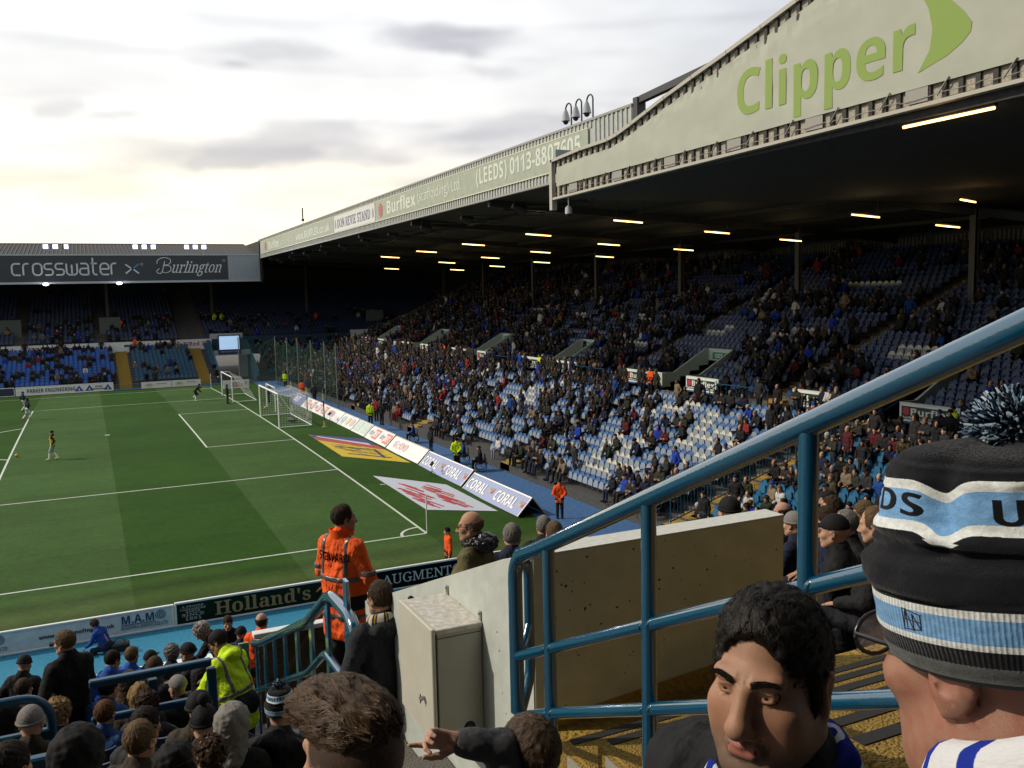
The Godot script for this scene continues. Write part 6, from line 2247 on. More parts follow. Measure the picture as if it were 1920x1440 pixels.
	part("end_loop", MB.new().tube(bend([Vector3(X, 7.76, 63.775), Vector3(X + .03, 7.74, 63.745), Vector3(X + .105, 7.86, 63.69), Vector3(X + .105, 8.36, 63.69), Vector3(X + .02, 8.45, 63.77)], .06), pf([ra * .92]), 16), M.railing, t)
	part("loop_brace", MB.new().tube(bend([Vector3(X, 8.0, 63.775), Vector3(X + .06, 8.03, 63.73), Vector3(X + .105, 8.10, 63.69)], .04), pf([ra * .8]), 12), M.railing, t)
	for z in [64.08, 64.76, 65.44, 66.12, 66.8]:
		part("post", MB.new().rod(Vector3(X, 6.6, z), Vector3(X, Y.call(z) - .01, z), ra, 18), M.railing, t)
		var w := MB.new()
		for h in [8.0 + (z - 63.775) * .478, 7.882 + (z - 64.08) * .455]:
			for s in [-1.0, 1.0]: w.tube(circle(Vector3(X, h + s * .012, z + s * ra * .98), ra * .95, Vector3(1, 0, 0), Vector3(0, .9, .42)), pf([.0035]), 5, false)
		part("weld", w, M.railing, t)
	cabinet()
	# stair fence of flat blue bars further down the aisle
	t = thing("stair_fence", "blue barred fence rising along the aisle beside the orange steward", "fence")
	var X2 := -10.25
	var tp := bend([Vector3(X2, 5.42, 56.4), Vector3(X2, 5.60, 56.9), Vector3(X2, 6.72, 59.5), Vector3(X2, 7.24, 60.38), Vector3(X2, 7.25, 61.05), Vector3(X2, 6.6, 61.4)], .15)
	part("top_rail", MB.new().tube(tp, pf([.045]), 14), M.railing, t)
	part("lower_rail", MB.new().tube(bend([Vector3(X2, 4.83, 56.4), Vector3(X2, 6.22, 59.4), Vector3(X2, 6.68, 60.15), Vector3(X2, 6.70, 60.8), Vector3(X2, 6.2, 61.3)], .12), pf([.034]), 12), M.railing, t)
	for k in 8:
		var z := 56.55 + k * .62
		var y := 5.5 + (z - 56.6) * .42 if z < 59.5 else 6.72 + (z - 59.5) * .56
		part("bar", MB.new().cbox(Vector3(X2 - .014, y - 1.5, z - .05), Vector3(X2 + .014, y, z + .05), .004), M.railing, t)
	t = thing("gate_panel", "narrow green and white weathered panel at the lower end of the stair fence", "panel")
	part("sheet", MB.new().cbox(Vector3(-10.42, 4.3, 56.30), Vector3(-10.30, 5.42, 56.34), .004), nmat(lin(.04, .16, .07), lin(.36, .42, .34), .02, 1.2, .7), t)
	t = thing("timber_screen", "brown timber boarding with white top edge behind the stair fence", "screen")
	for k in 6:
		part("plank", MB.new().cbox(Vector3(-10.15, 4.2 + k * .19, 55.98), Vector3(-8.6, 4.385 + k * .19, 56.02), .006), nmat(lin(.06, .042, .022), lin(.13, .09, .05), .03, 1.2, .9, 0.0, 60 + k % 3), t)
	part("cap_board", MB.new().cbox(Vector3(-10.2, 5.34, 55.93), Vector3(-8.6, 5.40, 56.07), .006), M.white_board, t)
	part("brace", MB.new().bar(Vector3(-10.1, 4.4, 56.03), Vector3(-9.5, 5.3, 56.03), .05, .02, Vector3(0, 0, 1)).bar(Vector3(-9.4, 5.3, 56.03), Vector3(-8.8, 4.4, 56.03), .05, .02, Vector3(0, 0, 1)), mat(.12, .085, .045, .9), t)
	# crush barriers between the rows
	t = thing("crush_barrier", "dark blue flat-railed barrier with the hi-vis steward leaning on it", "barrier")
	part("top_rail", MB.new().cbox(Vector3(-12.02, 5.855, 57.86), Vector3(-10.9, 5.93, 57.94), .012), M.dark_rail, t)
	part("lower_rail", MB.new().cbox(Vector3(-12.02, 5.49, 57.87), Vector3(-10.9, 5.56, 57.93), .012), M.dark_rail, t)
	for x in [-11.5, -10.95]: part("post", MB.new().cbox(Vector3(x, 4.4, 57.86), Vector3(x + .09, 5.83, 57.94), .01), M.dark_rail, t)
	t = thing("crush_barrier", "dark blue barrier with curved end at lower left", "barrier")
	part("frame", MB.new().tube(bend([Vector3(-14, 6.55, 59.6), Vector3(-12.26, 6.55, 59.6), Vector3(-12.24, 4.9, 59.6)], .22), pf([.036]), 10), M.dark_rail, t)
	part("lower_rail", MB.new().cbox(Vector3(-14, 6.20, 59.57), Vector3(-12.25, 6.29, 59.63), .012), M.dark_rail, t)
	t = thing("crush_barrier", "dark blue rail across the bottom left corner", "barrier")
	part("rail", MB.new().cbox(Vector3(-13.5, 6.86, 61.46), Vector3(-12.1, 6.96, 61.53), .012), M.dark_rail, t)
	part("post", MB.new().cbox(Vector3(-12.2, 5.6, 61.47), Vector3(-12.12, 6.87, 61.52), .01), M.dark_rail, t)
	# fences of the corner block
	t = thing("block_fence", "dark blue barred fence climbing the stand between pale and teal seats", "fence")
	for part_ in [[8.0, 14.0], [14.3, 18.8], [19.2, 33.0]]:
		var a := Vector3(part_[0], kop_y(part_[0]), 39.45)
		var b := Vector3(part_[1], kop_y(part_[1]), 39.45)
		part("rail", MB.new().rod(a + Vector3(0, 1.15, 0), b + Vector3(0, 1.15, 0), .03, 6).rod(a + Vector3(0, .2, 0), b + Vector3(0, .2, 0), .025, 6), M.dark_rail, t)
		var n := int((part_[1] - part_[0]) / .16)
		for k in n + 1:
			var p := a.lerp(b, float(k) / n)
			part("bar", MB.new().rod(p + Vector3(0, .15, 0), p + Vector3(0, 1.15, 0), .028 if k % 12 == 0 else .011, 5), M.dark_rail, t)
	t = thing("block_sign", "small purple-blue sign board with white letters beside the far right fence", "sign", Vector3(20.5, 5.0, 44.6))
	part("board", MB.new().cbox(Vector3(-.03, 0, 0), Vector3(.03, .9, 3.2), .01), mat(.03, .04, .16, .5), t)
	write(t, "co", "Droid Sans,700", Vector3(-.035, .2, .5), Vector3(0, 0, 1), Vector3.UP, .8, .4, M.white)

func cabinet() -> void:
	var t := thing("electrical_cabinet", "cream steel electrical cabinet with dirty lid fixed to the sloping wall", "cabinet")
	var cream := nmat(lin(.48, .465, .395), lin(.53, .515, .44), .01, 1.0, .45, 0.0, 55)
	part("body", MB.new().cbox(Vector3(-10.29, 7.215, 62.345), Vector3(-10.036, 7.79, 62.86), .004), nmat(lin(.36, .36, .31), lin(.42, .42, .36), .01, 1.0, .45, 0.0, 56), t)
	var door := part("door", MB.new().cbox(Vector3(-10.325, 7.20, 62.345), Vector3(-10.303, 7.815, 62.872), .004), cream, t)
	part("gap_shade", MB.new().box(Vector3(-10.303, 7.225, 62.36), Vector3(-10.289, 7.78, 62.85)), M.black, door)  # black filler painting the shade in the gap behind the door
	part("lock", MB.new().rod(Vector3(-10.325, 7.40, 62.74), Vector3(-10.345, 7.40, 62.74), .011, 10).cbox(Vector3(-10.352, 7.392, 62.722), Vector3(-10.343, 7.408, 62.758), .002).rod(Vector3(-10.349, 7.375, 62.74), Vector3(-10.349, 7.425, 62.74), .004, 6), M.metal, door)
	var lid := nmat(lin(.36, .33, .28), lin(.64, .63, .59), .012, 3.0, .6, 0.0, 57)
	part("lid", MB.new().cbox(Vector3(-10.296, 7.778, 62.335), Vector3(-10.034, 7.806, 62.868), .004), lid, t)
	for z in [62.37, 62.845]: part("bracket", MB.new().cbox(Vector3(-10.042, 7.80, z - .014), Vector3(-10.034, 7.86, z + .014), .002).rod(Vector3(-10.05, 7.845, z), Vector3(-10.036, 7.845, z), .006, 8), M.metal, t)
	part("hinge_line", MB.new().box(Vector3(-10.292, 7.755, 62.862), Vector3(-10.04, 7.758, 62.864)), M.dark_steel, t)
	part("cable_gland", MB.new().ellipsoid(Transform3D(Basis(), Vector3(-10.12, 7.235, 62.86)), Vector3(.035, .04, .012), 10, 8), M.black, t)
	var cable := thing("cable", "dark looped cables hanging beside the cabinet top", "cable")
	for k in 3: part("loop", MB.new().tube(bend([Vector3(-10.12 - k * .02, 7.7, 62.30), Vector3(-10.2 - k * .02, 7.78 + k * .02, 62.27), Vector3(-10.22, 7.6, 62.25), Vector3(-10.1, 7.45, 62.28)], .06), pf([.009]), 6), M.black, cable)

# ------------------------------------------------------------------ people one can tell apart
func trim(f: Field, keep: Callable, grow: float) -> MB:     # the part of a garment's surface, grown a little, where keep(p) <= 0
	var g := Field.new(f.o, f.o + Vector3(f.nx - 2, f.ny - 2, f.nz - 2) * f.s, f.s)
	g.nx = f.nx; g.ny = f.ny; g.nz = f.nz
	g.f = f.f.duplicate()
	var lim := f.s * 3.0 + grow
	var i := 0
	for z in f.nz:
		for y in f.ny:
			for x in f.nx:
				var d := f.f[i]
				if absf(d) < lim: g.f[i] = maxf(d - grow, keep.call(f.o + Vector3(x, y, z) * f.s))
				i += 1
	return g.mesh()

func stick(f: Field, p: Vector3, dir: Vector3, far := 0.5) -> Vector3:     # first point of the surface met from outside along dir
	var t := 0.0
	while t < far:
		var q := (p + dir * t - f.o) / f.s
		var x := clampi(int(q.x + .5), 0, f.nx - 1)
		var y := clampi(int(q.y + .5), 0, f.ny - 1)
		var z := clampi(int(q.z + .5), 0, f.nz - 1)
		var d := f.f[(z * f.ny + y) * f.nx + x]
		if d < 0.006: return p + dir * (t + d)
		t += clampf(d * .8, .002, .03)
	return p + dir * far * .5

func probe(f: Field, p: Vector3) -> float:
	var q := (p - f.o) / f.s
	var x := clampi(int(q.x), 0, f.nx - 2)
	var y := clampi(int(q.y), 0, f.ny - 2)
	var z := clampi(int(q.z), 0, f.nz - 2)
	var u := clampf(q.x - x, 0, 1)
	var v := clampf(q.y - y, 0, 1)
	var w := clampf(q.z - z, 0, 1)
	var i := (z * f.ny + y) * f.nx + x
	var sy := f.nx
	var sz := f.nx * f.ny
	return lerpf(lerpf(lerpf(f.f[i], f.f[i + 1], u), lerpf(f.f[i + sy], f.f[i + sy + 1], u), v), lerpf(lerpf(f.f[i + sz], f.f[i + sz + 1], u), lerpf(f.f[i + sz + sy], f.f[i + sz + sy + 1], u), v), w)

func slope(f: Field, p: Vector3) -> Vector3:
	var e := f.s * 1.2
	var d := probe(f, p)
	return Vector3(probe(f, p + Vector3(e, 0, 0)) - d, probe(f, p + Vector3(0, e, 0)) - d, probe(f, p + Vector3(0, 0, e)) - d).normalized()

# short flat strands of hair lying on the surface of a field
func strands(mb: MB, f: Field, src: MB, mask: Callable, flow: Callable, n: int, length: float, width: float, lift: float, wave: float, cols: Array, seed_: int, segs := 5) -> void:
	var r := RandomNumberGenerator.new()
	r.seed = seed_
	var made := 0
	var tries := 0
	while made < n and tries < n * 8:
		tries += 1
		var vi := r.randi_range(0, src.v.size() - 1)
		var p := src.v[vi] + Vector3(r.randf() - .5, r.randf() - .5, r.randf() - .5) * f.s * 1.6
		if not mask.call(p): continue
		made += 1
		mb.col = (cols[r.randi_range(0, cols.size() - 1)] as Color) * r.randf_range(.75, 1.25)
		var L := length * r.randf_range(.6, 1.15) / segs
		var ph := r.randf() * TAU
		var prev := p
		var k0 := -1
		for s in segs + 1:
			var u := float(s) / segs
			var nrm := slope(f, prev)
			var fl: Vector3 = flow.call(prev)
			fl = (fl - nrm * fl.dot(nrm)).normalized()
			var sd := nrm.cross(fl)
			var q := prev + (fl + sd * wave * sin(ph + u * 8.0)) * (L if s > 0 else 0.0)
			q -= slope(f, q) * (probe(f, q) - .0006)
			prev = q
			q += nrm * lift * u * u
			var w := width * (1.0 - u * .75)
			var a := mb.vert(q - sd * w, (nrm - sd * .6).normalized())
			mb.vert(q + sd * w, (nrm + sd * .6).normalized())
			if k0 >= 0: mb.ix.append_array([k0, k0 + 1, a, k0 + 1, a + 1, a])
			k0 = a
	mb.col = Color.WHITE

func face_dir(world_turn: float) -> float: return world_turn

func staff() -> void:
	orange_steward()
	olive_man()
	scarf_man()
	hivis_steward()
	photographer()
	players()
	wheelchairs()
	stand_stewards()
	var cup := thing("paper_cup", "white paper cup in the standing man's hand", "cup", Vector3(-12.20, 5.70, 57.02))
	part("cup", MB.new().tube(pv([Vector3(0, 0, 0), Vector3(0, .11, 0)]), pf([.028, .04]), 12), M.white, cup)
	part("lid", MB.new().tube(pv([Vector3(0, .11, 0), Vector3(0, .125, 0)]), pf([.042, .036]), 12), M.white, cup)

func orange_steward() -> void:
	var o := {"sit": false, "size": 1.05, "coat_col": [.86, .115, .018], "fat": 1.2, "coat": .30, "arms": [[Vector3(.10, -.27, .03), Vector3(-.10, -.12, .2)], [Vector3(.10, -.27, .03), Vector3(-.10, -.12, .2)]], "look": -.45, "cell": .0175, "head": head_mid, "hair": "receding", "hair_col": [.035, .022, .015], "box": [Vector3(-.5, -.02, -.36), Vector3(.5, 1.62, .5)], "seed": 3, "skin": [.36, .20, .14]}
	var t := person_head("broad steward in orange reflective coat standing with his back turned, by the stair fence", Vector3(-9.80, 7.50, 59.16), 2.15, o)
	t.name = numbered("steward")
	var f: Field = o.out.field
	var grey := mat(.075, .07, .068, .35, 0.0, .6)
	var jk: Node3D = t.get_node("jacket")
	for y in [.78, 1.12]:
		var yy: float = y
		part("reflective_band", trim(f, func(p: Vector3) -> float: return maxf(absf(p.y - yy - p.z * .05) - .026, absf(p.x) - .265), .006), grey, jk)
	for sx in [-1.0, 1.0]:
		var s: float = sx
		part("shoulder_band", trim(f, func(p: Vector3) -> float: return maxf(absf(p.x - s * .125) - .024, 1.14 - p.y), .007), grey, jk)
		var e: Vector3 = o.out.elbows[0 if s < 0 else 1]
		part("sleeve_band", trim(f, func(p: Vector3) -> float: return maxf(absf(p.y - e.y - .05) - .024, .235 - s * p.x), .008), grey, jk)
	# stand-up collar
	var nk: Transform3D = o.out.neck_at
	part("collar", surf(func(u: float, v: float) -> Vector3:
		var an := u * TAU
		return nk * (Vector3(sin(an) * (.098 + .012 * v), -.02 + v * .10 + .012 * cos(an), -cos(an) * (.098 + .015 * v) + .01)), 28, 4), mat(.86, .115, .018, .85, 0, .3), jk)
	var mb := letters("STEWARD", "Droid Sans,700", .34, .075, .001)
	for i in mb.v.size():
		var p := mb.v[i]
		var q := stick(f, Vector3(.17 - p.x, 1.27 + p.y, -.45), Vector3(0, 0, 1))
		mb.v[i] = q + Vector3(0, 0, -.008)
		mb.n[i] = Vector3(0, 0, -1)
	part("lettering", mb, mat(.10, .03, .02, .6), jk)

func olive_man() -> void:
	var o := {"sit": false, "coat_col": [.105, .092, .04], "fat": 1.08, "coat": .2, "arms": ["pocket", "pocket"], "look": .3, "cell": .02, "head": head_hi, "hair": "fringe", "hair_col": [.16, .11, .08], "seed": 9, "skin": [.44, .25, .17], "box": [Vector3(-.5, -.02, -.4), Vector3(.5, 1.62, .5)]}
	var t := person_head("bald man in olive jacket with glasses, in profile looking left", Vector3(-9.0, 7.57, 60.24), -2.35, o)
	var h: Transform3D = o.out.head_at
	var nk: Transform3D = o.out.neck_at
	part("hood", MB.new().append(crumple(Vector3(.15, .085, .11), 5), nk * Transform3D(Basis(), Vector3(0, .03, -.09))).append(crumple(Vector3(.13, .05, .12), 6), nk * Transform3D(Basis(), Vector3(0, .03, -.01))), mat(.012, .012, .018, .3), t)
	glasses(t, h)

func crumple(rad: Vector3, seed_: int) -> MB:
	var f := Field.new(-rad * 1.3, rad * 1.3, .009)
	f.ell(Vector3.ZERO, rad)
	f.rough(noise(seed_, 16.0, 3), .022)
	return f.mesh()

func glasses(t: Node3D, h: Transform3D) -> Node3D:
	var g := MB.new()
	for s in [-1.0, 1.0]:
		var c := Vector3(s * .034, .008, .100)
		var ring := PackedVector3Array()
		for k in 17:
			var an := TAU * k / 16.0
			ring.append(h * (c + Vector3(cos(an) * .027, sin(an) * .019, -absf(cos(an)) * .004 * s * 0.0)))
		g.tube(ring, pf([.0022]), 6, false)
		g.tube(pv([h * Vector3(s * .061, .012, .098), h * Vector3(s * .074, .014, .06), h * Vector3(s * .079, .012, -.01), h * Vector3(s * .078, -.005, -.03)]), pf([.0024]), 6)
	g.tube(pv([h * Vector3(-.009, .010, .102), h * Vector3(0, .014, .107), h * Vector3(.009, .010, .102)]), pf([.002]), 6)
	var n := part("glasses", g, mat(.010, .010, .011, .3), t)
	var gl := StandardMaterial3D.new()
	gl.transparency = BaseMaterial3D.TRANSPARENCY_ALPHA
	gl.albedo_color = Color(.9, .93, .95, .12)
	gl.roughness = .04
	var lens := MB.new()
	for s in [-1.0, 1.0]: lens.ellipsoid(h * Transform3D(Basis(), Vector3(s * .034, .008, .100)), Vector3(.0262, .0182, .0012), 16, 6)
	part("lens", lens, gl, n)
	return n

func scarf_ring(nk: Transform3D, r: float, thick: float, tall: float, tex: Material, up := 0.02) -> MB:
	var mb := surf(func(u: float, v: float) -> Vector3:
		var an := u * TAU
		var b := v * TAU
		var wob := 1.0 + .06 * sin(an * 3.0 + 1.0) + .04 * sin(an * 7.0)
		var rr := r * wob + cos(b) * thick
		return nk * Vector3(sin(an) * rr, up + sin(b) * tall * wob - .03 * cos(an), cos(an) * rr), 48, 14)
	return mb

func scarf_man() -> void:
	var o := {"sit": false, "coat_col": [.018, .021, .027], "fat": 1.06, "coat": .2, "arms": ["pocket", "pocket"], "look": .25, "cell": .02, "head": head_hi, "hair": "receding", "hair_col": [.05, .032, .02], "seed": 21, "hood_down": true, "skin": [.42, .24, .17]}
	var t := person_head("man in dark hooded jacket with striped scarf, back turned, beside the cabinet", Vector3(-10.09, 7.42, 61.18), -3.05, o)
	var im := Image.create(512, 64, false, Image.FORMAT_RGB8)
	im.fill(Color(.72, .70, .64))
	for k in 9:
		im.fill_rect(Rect2i(k * 57, 0, 9, 64), Color(.10, .11, .25))
		im.fill_rect(Rect2i(k * 57 + 9, 0, 7, 64), Color(.72, .55, .12))
		im.fill_rect(Rect2i(k * 57 + 16, 0, 7, 64), Color(.10, .11, .25))
	part("scarf", scarf_ring(o.out.neck_at, .092, .030, .050, null), tmat(im, .9), t)

func tmat(im: Image, rough: float) -> StandardMaterial3D:
	var m := StandardMaterial3D.new()
	m.albedo_texture = ImageTexture.create_from_image(im)
	m.roughness = rough
	m.metallic_specular = .3
	return m

func hivis_steward() -> void:
	var o := {"sit": false, "coat_col": [.55, .78, .02], "fat": 1.12, "coat": .20, "lean": .42, "tilt": .10, "arms": [[Vector3(.06, -.20, .20), Vector3(-.10, .08, .24)], [Vector3(.07, -.2, .22), Vector3(-.05, -.16, .22)]], "look": .3, "nod": .45, "cell": .0175, "head": head_mid, "hair": "cap", "hair_col": [.010, .010, .012], "under_hair": [.02, .015, .012], "box": [Vector3(-.5, -.02, -.4), Vector3(.5, 1.62, .85)], "seed": 14, "hood_down": true, "skin": [.30, .17, .11]}
	var t := person_head("steward in bright yellow reflective coat and black cap leaning on the barrier", Vector3(-10.77, 5.90, 57.45), -2.45, o)
	t.name = numbered("steward")
	var f: Field = o.out.field
	var grey := mat(.13, .13, .115, .35, 0.0, .6)
	var jk: Node3D = t.get_node("jacket")
	for y in [.82, 1.08]:
		var yy: float = y
		part("reflective_band", trim(f, func(p: Vector3) -> float: return maxf(absf(p.y - yy + p.z * .38) - .025, absf(p.x) - .25), .006), grey, jk)
	for sx in [-1.0, 1.0]:
		var s: float = sx
		part("shoulder_band", trim(f, func(p: Vector3) -> float: return maxf(absf(p.x - s * .12) - .022, 1.1 - p.y), .007), grey, jk)
		var e: Vector3 = o.out.elbows[0 if s < 0 else 1]
		var w: Vector3 = o.out.wrists[0 if s < 0 else 1]
		var dir := (w - e).normalized()
		var mid := e.lerp(w, .35)
		part("sleeve_band", trim(f, func(p: Vector3) -> float: return maxf(absf((p - mid).dot(dir)) - .025, p.distance_to(mid) - .11), .008), grey, jk)

func photographer() -> void:
	var o := {"sit": true, "coat_col": [.012, .05, .24], "lean": .55, "arms": ["forward", "forward"], "nod": .2, "cell": .02, "head": head_mid, "hair": "curly", "hair_col": [.05, .03, .018], "seed": 4, "legs": [[Vector3(-.16, .42, .36), Vector3(-.2, .08, .1)], [Vector3(.16, .42, .36), Vector3(.2, .08, .1)]], "skin": [.4, .23, .16]}
	person_head("photographer in blue bib crouching by the white roofing board", Vector3(-12.14, .80, 40.95), -2.19, o)
	var c := thing("camera_rig", "black long-lens camera on a low stand beside the crouching photographer", "camera", Vector3(-12.75, .02, 41.05))
	part("body", MB.new().cbox(Vector3(-.1, .35, -.08), Vector3(.1, .5, .08), .01).rod(Vector3(-.05, .43, 0), Vector3(-.5, .43, -.1), .06, 10), M.black, c)
	part("stand", MB.new().rod(Vector3(0, 0, 0), Vector3(0, .36, 0), .015, 6).rod(Vector3(0, .2, 0), Vector3(-.2, 0, .15), .012, 5).rod(Vector3(0, .2, 0), Vector3(.2, 0, .15), .012, 5), M.black, c)
	var st := thing("camera_rig", "low black equipment bag behind the crouching photographer", "bag", Vector3(-11.55, .02, 41.1))
	part("body", MB.new().cbox(Vector3(-.25, 0, -.15), Vector3(.25, .22, .15), .04), M.black, st)
	part("strap", MB.new().tube(circle(Vector3(0, .2, 0), .14, Vector3(1, 0, 0), Vector3.UP, 0, PI, 8), pf([.012]), 5), M.black, st)

func kit(t: Node3D, o: Dictionary, sock: Material) -> void:
	var m := MB.new()
	for i in 2: m.tube(pv([o.out.ankles[i] + Vector3(0, -.02, 0), o.out.ankles[i].lerp(o.out.knees[i], .35), o.out.ankles[i].lerp(o.out.knees[i], .75)]), pf([.046, .058, .062]), 8)
	part("socks", m, sock, t)

func players() -> void:
	var G := "players warming up on the pitch"
	var walk := [[Vector3(-.10, .50, .10), Vector3(-.10, .12, -.22)], [Vector3(.10, .52, .16), Vector3(.10, .09, .22)]]
	var ws := mat(.68, .70, .70, .8)
	var o := {"sit": false, "coat_col": [.014, .016, .022], "coat": .05, "arms": ["fold", "swing"], "look": .1, "cell": .02, "head": head_mid, "hair": "beanie", "hair_col": [.012, .012, .012], "shorts": true, "leg_col": [.36, .42, .48], "legs": walk, "shoe_col": [.45, .62, .02], "skin": [.42, .25, .17]}
	var t := person("player in yellow bib and pale shorts walking towards the ball", Vector3(-14.05, .358, 8.7), -1.85, o, G)
	var f: Field = o.out.field
	part("bib", trim(f, func(p: Vector3) -> float: return maxf(maxf(.88 - p.y, p.y - 1.42), absf(p.x) - .20), .016), mat(.52, .44, .03, .8), t)
	kit(t, o, ws)
	o = {"sit": false, "coat_col": [.012, .016, .05], "coat": .05, "arms": ["swing", "fold"], "lean": .12, "cell": .02, "head": head_lo, "hair": "short", "hair_col": [.01, .008, .007], "shorts": true, "leg_col": [.62, .63, .66], "legs": [[Vector3(-.1, .52, .2), Vector3(-.1, .16, .02)], [Vector3(.1, .5, -.02), Vector3(.12, .18, -.36)]], "shoe_col": [.5, .04, .03], "skin": [.12, .07, .05]}
	t = person("player in navy top and white shorts jogging, nearest of the far pair", Vector3(-16.5, .33, -12.9), 2.3, o, G)
	kit(t, o, ws)
	o = {"sit": false, "coat_col": [.012, .016, .05], "coat": .05, "arms": ["fold", "swing"], "cell": .03, "hair": "short", "hair_col": [.01, .008, .007], "shorts": true, "leg_col": [.5, .5, .52], "legs": walk, "skin": [.4, .23, .16]}
	t = person("player in navy top walking, just behind the jogging player", Vector3(-17.2, .24, -20.6), 2.0, o, G)
	kit(t, o, ws)
	o = {"sit": false, "coat_col": [.010, .010, .014], "coat": .05, "arms": ["forward", "raise"], "lean": .75, "cell": .02, "head": head_lo, "hair": "short", "hair_col": [.01, .008, .007], "shorts": true, "leg_col": [.02, .02, .03], "legs": [[Vector3(-.1, .48, .1), Vector3(-.1, .09, .0)], [Vector3(.1, .6, .28), Vector3(.1, .42, -.10)]], "shoe_col": [.7, .7, .7], "skin": [.4, .23, .16]}
	t = person("player in black bending forward on one leg near the six yard box", Vector3(-3.17, .26, -19.3), 1.6, o, G)
	kit(t, o, ws)

func stand_stewards() -> void:
	var G := "stewards in the stands"
	for q in [["steward in orange jacket beside the far stand aisle under the white wall", Vector3(-6.7, 3.5, -48.7), 0.0, 0], ["steward in orange jacket alone high in the dark corner seats", Vector3(24.3, 6.1, -53.9), 0.4, 0], ["steward in orange jacket in the dark corner upper tier near the aisle", Vector3(16.4, 5.9, -53.5), 0.3, 0],
			["steward in orange jacket by the upper far stand exit", Vector3(-8.0, 5.8, -53.2), 0.0, 0], ["steward in orange jacket at the left end of the upper far stand", Vector3(-19.4, 5.9, -53.4), 0.2, 0], ["steward in yellow jacket, left of the pair high in the far stand", Vector3(3.3, 6.2, -54.3), 0.0, 1], ["steward in yellow jacket, right of the pair high in the far stand", Vector3(4.2, 6.2, -54.3), 0.3, 1],
			["steward in yellow jacket by the exit wall in the middle of the stand", Vector3(18.3, 3.3, 22.2), -1.6, 1], ["steward in orange jacket by the exit wall in the middle of the stand", Vector3(18.2, 3.3, 23.3), -1.3, 0], ["steward in orange jacket by the far exit of the stand", Vector3(18.3, 3.3, -10.6), -1.6, 0],
			["steward in orange jacket at the exit left of centre", Vector3(18.3, 3.3, -6.4), -1.4, 0], ["steward in yellow jacket at the exit left of centre", Vector3(18.4, 3.3, -7.4), -1.5, 1], ["steward in yellow jacket by the exit right of centre", Vector3(18.4, 3.3, 8.6), -1.6, 1], ["person in yellow jacket near the fence on the right", Vector3(17.6, 3.2, 44.2), -1.8, 1]]:
		var o := {"sit": false, "coat_col": [[.80, .10, .015], [.55, .76, .02]][q[3]], "arms": ["down", "fold"], "cell": .035, "hair": "short", "hair_col": [.02, .014, .01], "skin": SKINS[0]}
		person(q[0], q[1], q[2], o, G)

func wheelchairs() -> void:
	for q in [[Vector3(6.9, .02, 21.4), "wheelchair at the stand front, left of the yellow steward"], [Vector3(6.95, .02, 23.6), "wheelchair at the stand front, right of the yellow steward"], [Vector3(6.9, .02, 12.9), "wheelchair at the stand front by the walking child"]]:
		var t := thing("wheelchair", q[1], "wheelchair", q[0], -1.9, "wheelchairs on the blue track")
		for s in [-1.0, 1.0]:
			var w := part("wheel", MB.new().tube(circle(Vector3(s * .3, .31, 0), .30, Vector3(0, 0, 1), Vector3.UP), pf([.022]), 6, false), M.black, t)
			var sp := MB.new()
			for k in 8: sp.rod(Vector3(s * .3, .31, 0), Vector3(s * .3, .31 + sin(TAU * k / 8) * .29, cos(TAU * k / 8) * .29), .006, 4)
			part("spokes", sp, M.metal, w)
			part("caster", MB.new().tube(circle(Vector3(s * .22, .08, .42), .07, Vector3(0, 0, 1), Vector3.UP), pf([.02]), 6, false), M.black, t)
		part("seat", MB.new().cbox(Vector3(-.24, .46, -.2), Vector3(.24, .51, .28), .01), M.black, t)
		part("backrest", MB.new().cbox(Vector3(-.23, .5, -.24), Vector3(.23, .95, -.20), .01), M.black, t)
		part("frame", MB.new().rod(Vector3(-.24, .1, .40), Vector3(-.24, .5, .2), .014, 6).rod(Vector3(.24, .1, .40), Vector3(.24, .5, .2), .014, 6).rod(Vector3(-.24, .95, -.22), Vector3(-.24, .98, -.34), .014, 6).rod(Vector3(.24, .95, -.22), Vector3(.24, .98, -.34), .014, 6), M.metal, t)
		var o := {"sit": true, "coat_col": [.012, .04, .22] if q[0].z < 23 else [.012, .012, .014], "arms": ["lap", "lap"], "cell": .03, "hair": "short", "hair_col": [.03, .02, .014], "skin": [.42, .25, .17]}
		person("person in %s coat seated in the %s" % ["blue" if q[0].z < 23 else "black", q[1].replace("wheelchair at the stand front", "wheelchair")], q[0] + Vector3(0, .05, 0), -1.9, o)

